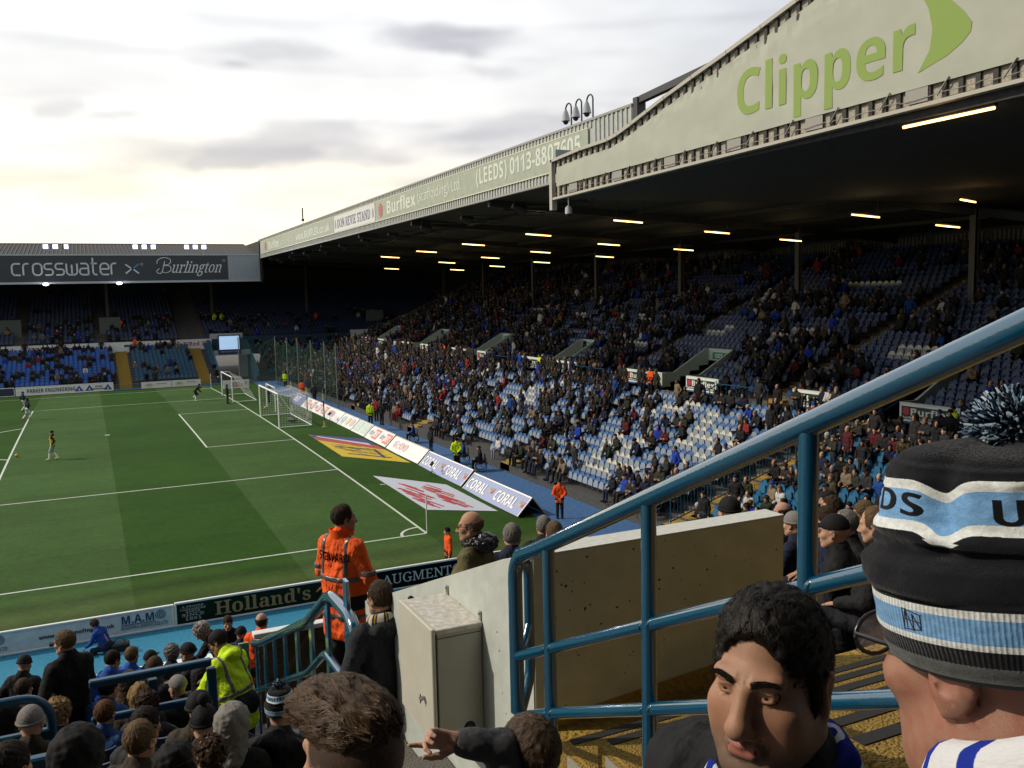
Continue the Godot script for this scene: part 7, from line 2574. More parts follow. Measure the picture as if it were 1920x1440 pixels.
func placed_people() -> void:
	person_head("grey-haired man in dark jacket seen from behind beyond the wall", Vector3(-8.35, 7.26, 59.70), 2.56, {"sit": false, "coat_col": [.010,.014,.035], "hair": "grey_short", "hair_col": [.20,.19,.18], "arms": ["pocket","pocket"], "head": head_mid, "cell": .03})
	person_head("balding man in navy jacket half hidden by the blue handrail", Vector3(-7.72, 7.12, 59.35), 2.87, {"sit": false, "coat_col": [.010,.014,.035], "hair": "receding", "hair_col": [.13,.085,.045], "arms": ["pocket","pocket"], "head": head_mid, "cell": .03})
	person_head("grey head just behind the balding man near the handrail", Vector3(-7.40, 6.95, 58.52), 2.61, {"sit": false, "coat_col": [.010,.010,.011], "hair": "grey_short", "hair_col": [.20,.19,.18], "arms": ["pocket","pocket"], "head": head_mid, "cell": .03})
	person_head("person in black woollen hat behind the top of the cream wall", Vector3(-6.96, 7.62, 61.11), 2.96, {"sit": false, "coat_col": [.010,.010,.011], "hair": "beanie", "hair_col": [.010,.010,.011], "arms": ["pocket","pocket"], "head": head_mid, "cell": .03})
	person_head("tall man standing in black quilted jacket holding a white cup", Vector3(-12.23, 6.06, 57.10), -2.68, {"sit": false, "coat_col": [.010,.010,.011], "hair": "short", "hair_col": [.13,.085,.045], "arms": ["fold","pocket"], "head": head_mid, "cell": .03, "look": .5, "coat": .16, "seed": 5})
	person_head("broad person in black coat and hat standing with elbows out", Vector3(-12.90, 4.51, 53.28), 2.66, {"sit": false, "coat_col": [.010,.010,.011], "hair": "beanie", "hair_col": [.010,.010,.011], "arms": [[Vector3(.17,-.22,0),Vector3(-.2,.0,.16)],[Vector3(.17,-.22,0),Vector3(-.2,.0,.16)]], "head": head_mid, "cell": .03, "fat": 1.1, "nod": .3})
	person_head("bald steward in orange jacket seated by the near track", Vector3(-9.84, 4.96, 54.46), 2.56, {"sit": true, "coat_col": [.80,.09,.012], "hair": "fringe", "hair_col": [.05,.03,.017], "arms": ["lap","lap"], "head": head_mid, "cell": .03})
	person_head("white-haired person in black coat leaning across at the front", Vector3(-10.62, 4.88, 54.21), -1.49, {"sit": true, "coat_col": [.010,.010,.011], "hair": "curly", "hair_col": [.42,.40,.38], "arms": ["forward","lap"], "head": head_mid, "cell": .03, "lean": .5, "nod": .5})
	person_head("boy in black jacket by the near track facing the camera", Vector3(-10.13, 4.52, 53.04), -0.10, {"sit": true, "coat_col": [.010,.010,.011], "hair": "short", "hair_col": [.05,.03,.017], "arms": ["lap","lap"], "head": head_mid, "cell": .03, "size": .86})
	person_head("small person in navy hat beside the orange steward", Vector3(-10.06, 4.65, 53.95), 2.70, {"sit": true, "coat_col": [.010,.014,.035], "hair": "beanie", "hair_col": [.010,.010,.011], "arms": ["lap","lap"], "head": head_mid, "cell": .03, "size": .85})
	person_head("young man in royal blue jacket with white collar, head turned right", Vector3(-11.79, 5.02, 55.09), -3.06, {"sit": true, "coat_col": [.015,.07,.32], "hair": "short", "hair_col": [.02,.014,.010], "arms": ["lap","lap"], "head": head_mid, "cell": .03, "look": -.9, "nod": .35}, "spectators in the near block by the blue barrier")
	person_head("man with cropped fair hair in royal blue sweatshirt", Vector3(-11.55, 4.76, 54.34), 2.61, {"sit": true, "coat_col": [.015,.07,.32], "hair": "receding", "hair_col": [.13,.085,.045], "arms": ["lap","lap"], "head": head_mid, "cell": .03}, "spectators in the near block by the blue barrier")
	person_head("person in black cap behind the barrier, beside cropped fair hair", Vector3(-11.32, 4.70, 54.45), 2.66, {"sit": true, "coat_col": [.010,.010,.011], "hair": "cap", "hair_col": [.010,.010,.011], "arms": ["lap","lap"], "head": head_mid, "cell": .03}, "spectators in the near block by the blue barrier")
	person_head("person in flat brown cap under the black cap, behind barrier", Vector3(-11.34, 5.17, 55.95), 2.66, {"sit": true, "coat_col": [.020,.021,.023], "hair": "beanie", "hair_col": [.05,.03,.017], "arms": ["lap","lap"], "head": head_mid, "cell": .03}, "spectators in the near block by the blue barrier")
	person_head("grey curly-haired person in dark coat behind the barrier", Vector3(-11.06, 4.77, 54.57), 2.87, {"sit": true, "coat_col": [.020,.021,.023], "hair": "curly", "hair_col": [.20,.19,.18], "arms": ["lap","lap"], "head": head_mid, "cell": .03}, "spectators in the near block by the blue barrier")
	person_head("man in black beanie in profile beside the hi-vis steward", Vector3(-10.90, 4.94, 55.07), -2.10, {"sit": true, "coat_col": [.010,.010,.011], "hair": "beanie", "hair_col": [.010,.010,.011], "arms": ["lap","lap"], "head": head_mid, "cell": .03, "look": -.2}, "spectators in the near block by the blue barrier")
	person_head("person in grey cap with blue collar below the barrier", Vector3(-11.20, 5.49, 57.43), -2.63, {"sit": true, "coat_col": [.010,.010,.011], "hair": "cap", "hair_col": [.20,.19,.18], "arms": ["lap","lap"], "head": head_mid, "cell": .03}, "spectators in the near block by the blue barrier")
	person_head("dark-coated person hunched under the hi-vis steward's arm", Vector3(-10.90, 5.30, 56.81), 2.87, {"sit": true, "coat_col": [.020,.021,.023], "hair": "hood", "hair_col": [.010,.010,.011], "arms": ["lap","lap"], "head": head_mid, "cell": .03}, "spectators in the near block by the blue barrier")
	person_head("person with long blond hair behind the barrier post", Vector3(-11.57, 5.55, 57.58), 2.84, {"sit": true, "coat_col": [.035,.026,.016], "hair": "long", "hair_col": [.30,.19,.08], "arms": ["lap","lap"], "head": head_mid, "cell": .03}, "spectators in the near block by the blue barrier")
	person_head("short curly brown head right of the long blond hair", Vector3(-11.53, 5.81, 58.46), 2.66, {"sit": true, "coat_col": [.020,.021,.023], "hair": "curly", "hair_col": [.05,.03,.017], "arms": ["lap","lap"], "head": head_mid, "cell": .03}, "spectators in the near block by the blue barrier")
	person_head("dark-haired person in blue fleece with thick collar", Vector3(-11.85, 5.54, 57.23), 2.52, {"sit": true, "coat_col": [.012,.05,.16], "hair": "short", "hair_col": [.010,.010,.011], "arms": ["lap","lap"], "head": head_mid, "cell": .03, "hood_down": true, "fat": 1.15}, "spectators in the near block by the blue barrier")
	person_head("reddish-brown head between the two barrier rails", Vector3(-11.89, 5.83, 58.51), 2.66, {"sit": true, "coat_col": [.012,.05,.16], "hair": "short", "hair_col": [.11,.05,.02], "arms": ["lap","lap"], "head": head_mid, "cell": .03}, "spectators in the near block by the blue barrier")
	person_head("person in brown hooded coat by the barrier post", Vector3(-11.62, 5.04, 55.94), 2.43, {"sit": true, "coat_col": [.035,.026,.016], "hair": "hood", "hair_col": [.05,.03,.017], "arms": ["lap","lap"], "head": head_mid, "cell": .03}, "spectators in the near block by the blue barrier")
	person_head("brown-haired head above the curved barrier end", Vector3(-12.76, 4.99, 55.40), 2.52, {"sit": true, "coat_col": [.010,.010,.011], "hair": "short", "hair_col": [.05,.03,.017], "arms": ["lap","lap"], "head": head_mid, "cell": .03}, "spectators in the near block by the blue barrier")
	person_head("ginger head in profile under the curved barrier", Vector3(-12.55, 5.62, 57.55), -2.89, {"sit": true, "coat_col": [.020,.021,.023], "hair": "short", "hair_col": [.11,.05,.02], "arms": ["lap","lap"], "head": head_mid, "cell": .03, "look": -.6}, "spectators in the near block by the blue barrier")
	person_head("person with curly blond hair right of the curved barrier", Vector3(-12.24, 6.11, 58.98), 2.52, {"sit": true, "coat_col": [.020,.021,.023], "hair": "curly", "hair_col": [.30,.19,.08], "arms": ["lap","lap"], "head": head_mid, "cell": .03}, "spectators in the near block by the blue barrier")
	person_head("person in grey woollen hat at lower left", Vector3(-12.38, 6.42, 59.77), 2.96, {"sit": true, "coat_col": [.035,.026,.016], "hair": "beanie", "hair_col": [.20,.19,.18], "arms": ["lap","lap"], "head": head_mid, "cell": .03}, "spectators in the near block by the blue barrier")
	person_head("dark hooded person at the left edge of the photo", Vector3(-12.65, 6.01, 58.57), 2.61, {"sit": true, "coat_col": [.035,.026,.016], "hair": "hood", "hair_col": [.010,.010,.011], "arms": ["lap","lap"], "head": head_mid, "cell": .03}, "spectators in the near block by the blue barrier")
	person_head("large black hood with blond fringe in front of the barrier", Vector3(-11.97, 7.54, 62.85), 2.63, {"sit": true, "coat_col": [.010,.010,.011], "hair": "hood", "hair_col": [.010,.010,.011], "arms": ["lap","lap"], "head": head_mid, "fat": 1.1, "seed": 8, "cell": .022}, "spectators in the near block by the blue barrier")
	person_head("man with shaved fair hair in olive coat collar", Vector3(-11.69, 6.96, 61.60), 2.52, {"sit": true, "coat_col": [.035,.026,.016], "hair": "receding", "hair_col": [.13,.085,.045], "arms": ["lap","lap"], "head": head_mid, "hood_down": true, "cell": .022}, "spectators in the near block by the blue barrier")
	person_head("brown-haired head close behind the shaved fair head", Vector3(-11.63, 6.67, 60.77), 2.35, {"sit": true, "coat_col": [.020,.021,.023], "hair": "short", "hair_col": [.02,.014,.010], "arms": ["lap","lap"], "head": head_mid, "cell": .03}, "spectators in the near block by the blue barrier")
	person_head("boy with light brown hair and blue scarf at the bottom edge", Vector3(-11.36, 7.02, 62.08), -2.89, {"sit": true, "coat_col": [.010,.014,.035], "hair": "curly", "hair_col": [.05,.03,.017], "arms": ["lap","lap"], "head": head_mid, "size": .84, "look": .3, "cell": .022}, "spectators in the near block by the blue barrier")
	person_head("person in navy hat with red and white chevron", Vector3(-11.24, 6.50, 60.30), 2.63, {"sit": true, "coat_col": [.035,.026,.016], "hair": "beanie", "hair_col": [.010,.010,.011], "arms": ["lap","lap"], "head": head_mid, "cell": .03, "fat": 1.15}, "spectators in the near block by the blue barrier")
	person_head("person in black bobble hat and scarf", Vector3(-11.27, 6.67, 60.94), 2.84, {"sit": true, "coat_col": [.020,.021,.023], "hair": "bobble", "hair_col": [.010,.010,.011], "arms": ["lap","lap"], "head": head_mid, "cell": .03, "hood_down": true}, "spectators in the near block by the blue barrier")
	person_head("person in grey hood with orange lining on the shoulder", Vector3(-11.12, 6.76, 61.22), 2.66, {"sit": true, "coat_col": [.010,.010,.011], "hair": "hood", "hair_col": [.20,.19,.18], "arms": ["lap","lap"], "head": head_mid, "cell": .03}, "spectators in the near block by the blue barrier")
	person_head("brown-haired person in dark coat behind the blue stair fence", Vector3(-9.19, 5.18, 55.42), 2.17, {"sit": true, "coat_col": [.035,.026,.016], "hair": "short", "hair_col": [.05,.03,.017], "arms": ["lap","lap"], "head": head_mid, "cell": .03}, "spectators in the near block by the blue barrier")
	person_head("dark head cut by the lower left corner", Vector3(-12.28, 7.34, 62.39), 2.52, {"sit": true, "coat_col": [.010,.010,.011], "hair": "short", "hair_col": [.02,.014,.010], "arms": ["lap","lap"], "head": head_mid, "cell": .03}, "spectators in the near block by the blue barrier")
	person_head("dark fur-collared person between shaved head and boy", Vector3(-11.52, 6.91, 61.90), 2.61, {"sit": true, "coat_col": [.020,.021,.023], "hair": "hood", "hair_col": [.010,.010,.011], "arms": ["lap","lap"], "head": head_mid, "cell": .03}, "spectators in the near block by the blue barrier")
	person_head("man with heavy black glasses in profile beyond the handrail post", Vector3(-6.22, 7.54, 61.69), -2.10, {"sit": true, "coat_col": [.010,.010,.011], "hair": "receding", "hair_col": [.20,.19,.18], "arms": ["lap","lap"], "head": head_mid, "cell": .03}, "spectators beyond the cream wall under the handrail")
	person_head("person in black cap with ear lit, right of the handrail post", Vector3(-6.91, 7.71, 62.24), -2.54, {"sit": true, "coat_col": [.010,.010,.011], "hair": "cap", "hair_col": [.010,.010,.011], "arms": ["lap","lap"], "head": head_mid, "cell": .03}, "spectators beyond the cream wall under the handrail")
	person_head("fair balding man in black coat with striped neck warmer", Vector3(-6.94, 7.86, 62.65), -2.63, {"sit": true, "coat_col": [.010,.010,.011], "hair": "receding", "hair_col": [.13,.085,.045], "arms": ["lap","lap"], "head": head_mid, "fat": 1.15, "nod": .1, "cell": .022}, "spectators beyond the cream wall under the handrail")
	person_head("young man with short hair in profile behind the black cap", Vector3(-5.63, 7.33, 60.89), -2.19, {"sit": true, "coat_col": [.010,.014,.035], "hair": "short", "hair_col": [.05,.03,.017], "arms": ["lap","lap"], "head": head_mid, "cell": .03}, "spectators beyond the cream wall under the handrail")
	person_head("young person with fair hair behind the black glasses", Vector3(-4.83, 7.23, 60.61), -2.37, {"sit": true, "coat_col": [.020,.021,.023], "hair": "short", "hair_col": [.13,.085,.045], "arms": ["lap","lap"], "head": head_mid, "cell": .03}, "spectators beyond the cream wall under the handrail")
	person_head("pale-faced person beside the bobble hat", Vector3(-3.85, 7.03, 59.98), -1.67, {"sit": true, "coat_col": [.010,.010,.011], "hair": "short", "hair_col": [.02,.014,.010], "arms": ["lap","lap"], "head": head_mid, "cell": .03}, "spectators beyond the cream wall under the handrail")
	person_head("person in pale grey hat left of the handrail post", Vector3(-5.48, 7.13, 60.31), -2.89, {"sit": true, "coat_col": [.010,.014,.035], "hair": "beanie", "hair_col": [.20,.19,.18], "arms": ["lap","lap"], "head": head_mid, "cell": .03}, "spectators beyond the cream wall under the handrail")
	person_head("long-haired person in maroon behind the short-haired young man", Vector3(-3.63, 6.81, 59.00), -2.10, {"sit": true, "coat_col": [.035,.026,.016], "hair": "long", "hair_col": [.05,.03,.017], "arms": ["lap","lap"], "head": head_mid, "cell": .03}, "spectators beyond the cream wall under the handrail")
	person_head("dark-haired person in navy at the back of the group", Vector3(-2.92, 6.65, 58.24), -2.19, {"sit": true, "coat_col": [.010,.014,.035], "hair": "short", "hair_col": [.02,.014,.010], "arms": ["lap","lap"], "head": head_mid, "cell": .03}, "spectators beyond the cream wall under the handrail")
	person_head("bald man in profile at the end of the cream wall", Vector3(-4.19, 6.75, 58.74), -2.37, {"sit": true, "coat_col": [.010,.010,.011], "hair": "fringe", "hair_col": [.05,.03,.017], "arms": ["lap","lap"], "head": head_mid, "cell": .03}, "spectators beyond the cream wall under the handrail")
	person("steward in orange coat with badge standing on the blue track", Vector3(5.68, 0.00, 34.79), 2.61, {"sit": false, "coat_col": [.80,.09,.012], "hair": "beanie", "hair_col": [.010,.010,.011], "arms": ["behind","behind"], "head": head_mid, "cell": .03, "coat": .14}, "stewards and staff beside the pitch")
	person("steward in yellow coat, hands behind back, by lavender boards", Vector3(5.64, 0.20, 23.38), 2.66, {"sit": false, "coat_col": [.52,.72,.015], "hair": "short", "hair_col": [.010,.010,.011], "arms": ["behind","behind"], "head": head_mid, "cell": .03}, "stewards and staff beside the pitch")
	person("steward in yellow coat beside person in red on the track", Vector3(5.96, 0.37, 6.32), 2.61, {"sit": false, "coat_col": [.52,.72,.015], "hair": "short", "hair_col": [.02,.014,.010], "arms": ["down","down"], "head": head_mid, "cell": .03}, "stewards and staff beside the pitch")
	person("person in dark red coat by the yellow steward", Vector3(7.02, 0.38, 4.25), 2.35, {"sit": false, "coat_col": [.25,.03,.03], "hair": "beanie", "hair_col": [.010,.010,.011], "arms": ["pocket","pocket"], "head": head_mid, "cell": .03}, "stewards and staff beside the pitch")
	person("person in long black coat on the track beside the yellow steward", Vector3(6.80, 0.37, 6.27), 2.17, {"sit": false, "coat_col": [.010,.010,.011], "hair": "short", "hair_col": [.02,.014,.010], "arms": ["pocket","pocket"], "head": head_mid, "cell": .03}, "stewards and staff beside the pitch")
	person("child in dark coat with orange front walking on the track", Vector3(6.24, 0.28, 17.78), 2.00, {"sit": false, "coat_col": [.020,.021,.023], "hair": "short", "hair_col": [.02,.014,.010], "arms": ["down","down"], "head": head_mid, "cell": .03, "size": .82}, "stewards and staff beside the pitch")
	person("steward in yellow coat behind the goal netting", Vector3(6.64, 0.14, -27.01), 2.61, {"sit": false, "coat_col": [.52,.72,.015], "hair": "short", "hair_col": [.13,.085,.045], "arms": ["down","fold"], "head": head_mid, "cell": .03}, "stewards and staff beside the pitch")
	person("steward in orange coat just behind the goal net", Vector3(5.66, 0.32, -14.39), 2.52, {"sit": false, "coat_col": [.80,.09,.012], "hair": "short", "hair_col": [.02,.014,.010], "arms": ["down","down"], "head": head_mid, "cell": .03}, "stewards and staff beside the pitch")
	person("person in black coat near the net poles", Vector3(5.69, 0.35, -9.67), 2.43, {"sit": false, "coat_col": [.010,.010,.011], "hair": "beanie", "hair_col": [.010,.010,.011], "arms": ["pocket","pocket"], "head": head_mid, "cell": .03}, "stewards and staff beside the pitch")
	person("steward in orange jacket by the tunnel corner", Vector3(7.51, 0.00, -48.45), 2.61, {"sit": false, "coat_col": [.80,.09,.012], "hair": "short", "hair_col": [.02,.014,.010], "arms": ["pocket","pocket"], "head": head_mid, "cell": .03}, "stewards and staff beside the pitch")
	person("steward in orange coat in profile by the black touchline board", Vector3(-1.28, 0.00, 39.68), -1.67, {"sit": false, "coat_col": [.80,.09,.012], "hair": "short", "hair_col": [.010,.010,.011], "arms": ["down","down"], "head": head_mid, "cell": .03}, "stewards and staff beside the pitch")
	person("person in dark tracksuit with ball behind the goal", Vector3(2.45, 0.33, -13.18), -2.02, {"sit": false, "coat_col": [.010,.010,.011], "hair": "fringe", "hair_col": [.05,.03,.017], "arms": ["pocket","pocket"], "head": head_mid, "cell": .03}, "stewards and staff beside the pitch")
	person("person in dark tracksuit standing on the goal line", Vector3(-0.90, 0.31, -14.79), 1.65, {"sit": false, "coat_col": [.010,.010,.011], "hair": "short", "hair_col": [.02,.014,.010], "arms": ["down","down"], "head": head_mid, "cell": .03}, "stewards and staff beside the pitch")

# ------------------------------------------------------------------ the people close to the camera
func stamp(im: Image, mb: MB, t: Transform2D, c: Color) -> void:      # lettering laid flat into a texture
	for i in range(0, mb.ix.size(), 3):
		if mb.n[mb.ix[i]].z < 0.5: continue
		var q: Array[Vector2] = []
		for k in 3:
			var p := mb.v[mb.ix[i + k]]
			q.append(t * Vector2(p.x, p.y))
		var lo := q[0].min(q[1]).min(q[2])
		var hi := q[0].max(q[1]).max(q[2])
		var area := (q[1] - q[0]).cross(q[2] - q[0])
		if absf(area) < 1e-6: continue
		for y in range(maxi(int(lo.y), 0), mini(int(hi.y) + 1, im.get_height() - 1) + 1):
			for x in range(int(lo.x), int(hi.x) + 2):
				var p := Vector2(x + .5, y + .5)
				var a := (q[1] - q[0]).cross(p - q[0]) / area
				var b := (q[2] - q[1]).cross(p - q[1]) / area
				var d := (q[0] - q[2]).cross(p - q[2]) / area
				if a >= -0.01 and b >= -0.01 and d >= -0.01: im.set_pixel(posmod(x, im.get_width()), y, c)

func flat_poly(pts: PackedVector2Array) -> MB:
	return MB.new().prism(pts, Transform3D(), 0.01)

const HAT := [[0.0, .095], [.012, .099], [.030, .103], [.056, .105], [.066, .110], [.080, .107], [.094, .094], [.106, .0985], [.118, .0905], [.135, .088], [.150, .086], [.160, .080], [.165, .072]]

func hat_texture(words: Array, W: int, H: int) -> Array:
	var im := Image.create(W, H, false, Image.FORMAT_RGB8)
	var hm := Image.create(W, H, false, Image.FORMAT_RGB8)
	var nz := noise(71, .05, 3)
	var navy := Color(.095, .10, .12)
	var blue := Color(.44, .62, .80)
	var white := Color(.82, .84, .84)
	var Y := func(y: float) -> float: return (1.0 - y / .165 * .95) * H
	for x in W:
		var an := TAU * x / W
		var fold := .011 * exp(-pow((an - 1.68) / .16, 2.0))
		var rib := .5 + .5 * sin(TAU * x / 6.0)
		for y in H:
			var h := (1.0 - float(y) / H) / .95 * .165 + (.004 * sin(an * 2.0 + .5) if y * 512 / H < 200 else 0.0)
			if h > .10: h += fold
			var c := navy
			if h < .013: c = Color(.33, .34, .34)
			elif h < .026: c = navy
			elif h < .031: c = white
			elif h < .050: c = blue
			elif h < .056: c = white
			elif h < .110: c = navy
			elif h < .118: c = white
			elif h < .143: c = blue
			elif h < .151: c = white
			var n := nz.get_noise_2d(x, y)
			var fuzz := randf_hash(x * 7919 + y * 104729)
			var k := 1.0 + .10 * n + .16 * (fuzz - .5)
			var hv := .5 + .25 * (fuzz - .5) + .15 * n
			if h < .056 and h > .012:
				k *= .86 + .22 * rib
				hv += .3 * (rib - .5)
			im.set_pixel(x, y, Color(c.r * k, c.g * k, c.b * k))
			hm.set_pixel(x, y, Color(hv, hv, hv))
	for w in words:
		var mb := letters(w[0], "Droid Sans,700", 1.0, 0.0)
		var span: float = w[2]
		var hi := 0.0
		for p in mb.v: hi = maxf(hi, p.y)
		var y0: float = Y.call(.1215)
		var y1: float = Y.call(.1405)
		stamp(im, mb, Transform2D(Vector2(span / 360.0 * W, 0), Vector2(0, (y1 - y0) / hi), Vector2(w[1] / 360.0 * W, y0)), Color(.07, .075, .09))
	# the stitched outline of a little waving flag on the cuff
	var fx := 77.0 / 360.0 * W
	for s in [[0, 0, 0, 1], [.2, .1, .2, 1.0], [.55, 0, .55, .8], [0, 1, 1, .82], [.95, .1, .95, .8], [0, 0, .95, .12], [.2, 1, .55, 0], [.55, .8, .95, .1], [0, 0, .2, 1], [.15, .5, .95, .45]]:
		var a := Vector2(fx + s[0] * 30.0, lerpf(Y.call(.033), Y.call(.050), s[1]))
		var b := Vector2(fx + s[2] * 30.0, lerpf(Y.call(.033), Y.call(.050), s[3]))
		for k in 40:
			var p := a.lerp(b, k / 39.0)
			im.fill_rect(Rect2i(int(p.x), int(p.y), 2, 2), Color(.07, .08, .11))
	hm.bump_map_to_normal_map(5.0)
	return [im, hm]

func randf_hash(k: int) -> float:
	var x := (k * 1103515245 + 12345) & 0x7fffffff
	x = ((x >> 13) ^ x) * 1274126177 & 0x7fffffff
	return float(x & 0xffff) / 65535.0

func hat_radius(y: float) -> float:
	for i in HAT.size() - 1:
		if y <= HAT[i + 1][0]:
			var t: float = (y - HAT[i][0]) / (HAT[i + 1][0] - HAT[i][0])
			t = t * t * (3.0 - 2.0 * t)
			return lerpf(HAT[i][1], HAT[i + 1][1], t)
	return HAT[-1][1]

func knit_hat(t: Node3D, h: Transform3D, words: Array, fine: bool) -> void:
	var tx := hat_texture(words, 1024 if fine else 320, 512 if fine else 160)
	var m := StandardMaterial3D.new()
	m.albedo_texture = ImageTexture.create_from_image(tx[0])
	m.normal_enabled = true
	m.normal_texture = ImageTexture.create_from_image(tx[1])
	m.normal_scale = 0.8
	m.roughness = .95
	m.metallic_specular = .15
	m.rim_enabled = true
	m.rim = .3
	var wr := noise(81, 9.0, 3)
	var ax := h * Transform3D(Basis(Vector3(1, 0, 0), -.02), Vector3(0, .004, -.012))
	var mb := surf(func(u: float, v: float) -> Vector3:
		var an := u * TAU
		var y := minf(v / .95, 1.0) * .165
		var r := hat_radius(y)
		var w := wr.get_noise_3d(sin(an) * .1, y * 1.6, cos(an) * .1) * (.008 if y > .058 else .0025)
		r += w - (.007 * exp(-pow((an - 1.68) / .14, 2.0)) if y > .09 else 0.0)
		if y > .06 and y < .10: r += .004 * sin(an * 3.0 + y * 60.0)
		var top := clampf((v - .95) / .05, 0.0, 1.0)
		r *= cos(top * PI * .5)
		return ax * Vector3(sin(an) * r * .96, y + .012 * sin(top * PI * .5) + (.004 * sin(an * 2.0) if y > .1 else 0.0), cos(an) * r * 1.05), 160 if fine else 48, 120 if fine else 30)
	var hat := part("bobble_hat", mb, m, t)
	var lin_ := surf(func(u: float, v: float) -> Vector3:
		var an := u * TAU
		return ax * Vector3(sin(an) * (.091 - v * .002) * .96, .004 - v * .009, cos(an) * (.091 - v * .002) * 1.05), 48, 3)
	part("lining", lin_, mat(.085, .088, .088, .95, 0, .2), hat)
	# the bobble: yarn ends standing out from a core
	var pm := MB.new()
	var c := ax * (Vector3(-.030, .184, -.004) if fine else Vector3(0, .196, 0))
	var r := RandomNumberGenerator.new()
	r.seed = 6
	pm.col = Color(.06, .09, .14)
	pm.ellipsoid(Transform3D(h.basis, c), Vector3(.030, .027, .030), 16, 10)
	var cols := [Color(.16, .25, .36), Color(.24, .35, .47), Color(.05, .06, .085), Color(.12, .19, .28), Color(.34, .41, .48), Color(.08, .11, .16)]
	for k in (4200 if fine else 500):
		var d := Vector3(r.randfn(), r.randfn(), r.randfn()).normalized()
		var L := r.randf_range(.034, .043) * (.9 if d.y < -.3 else 1.0)
		var sd := d.cross(Vector3(r.randfn(), r.randfn(), r.randfn())).normalized()
		var cv := sd.cross(d) * r.randf_range(-.008, .008)
		pm.col = cols[r.randi_range(0, 5)] * r.randf_range(.75, 1.2)
		var w := .0011 if fine else .0035
		var k0 := -1
		for s in 4:
			var u := s / 3.0
			var p := c + h.basis * (d * lerpf(.024, L, u) * Vector3(1.08, .92, 1.08) + cv * u * u)
			var a := pm.vert(p - h.basis * sd * w, h.basis * (d - sd * .6).normalized())
			pm.vert(p + h.basis * sd * w * (1.0 - .2 * u), h.basis * (d + sd * .6).normalized())
			if k0 >= 0: pm.ix.append_array([k0, a, k0 + 1, k0 + 1, a, a + 1])
			k0 = a
	part("bobble", pm, vmat(.95, .1), hat)

func eyes(t: Node3D, h: Transform3D, look: Vector3) -> void:
	for s in [-1.0, 1.0]:
		var mb := MB.new()
		var c := Vector3(s * .031, .0105, .0742)
		var ahead := (look - Vector3(s * .003, 0, 0)).normalized()
		mb.col = Color(.36, .32, .29)
		mb.ellipsoid(h * Transform3D(Basis(), c), Vector3.ONE * .0119, 16, 12)
		for q in [[.0117, .0062, Color(.030, .017, .010)], [.01178, .0030, Color(.004, .004, .004)]]:
			mb.col = q[2]
			mb.ellipsoid(h * Transform3D(Basis.looking_at(-ahead), c + ahead * (q[0] - .0008)), Vector3(q[1], q[1], .0013), 14, 6)
		part("eye", mb, vmat(.08, .6), t)

func skin_mat() -> StandardMaterial3D:      # pores and a faint sheen, colour from the vertices
	if not mats.has("skin"):
		var m := StandardMaterial3D.new()
		m.vertex_color_use_as_albedo = true
		m.roughness = .52
		m.metallic_specular = .45
		m.normal_enabled = true
		m.normal_texture = ntex(.09, Color.BLACK, Color.WHITE, 512, 130, 4, true, 5.0)
		m.normal_scale = .45
		m.uv1_triplanar = true
		m.uv1_scale = Vector3.ONE * 14.0
		m.subsurf_scatter_enabled = true
		m.subsurf_scatter_strength = .12
		mats["skin"] = m
	return mats["skin"]

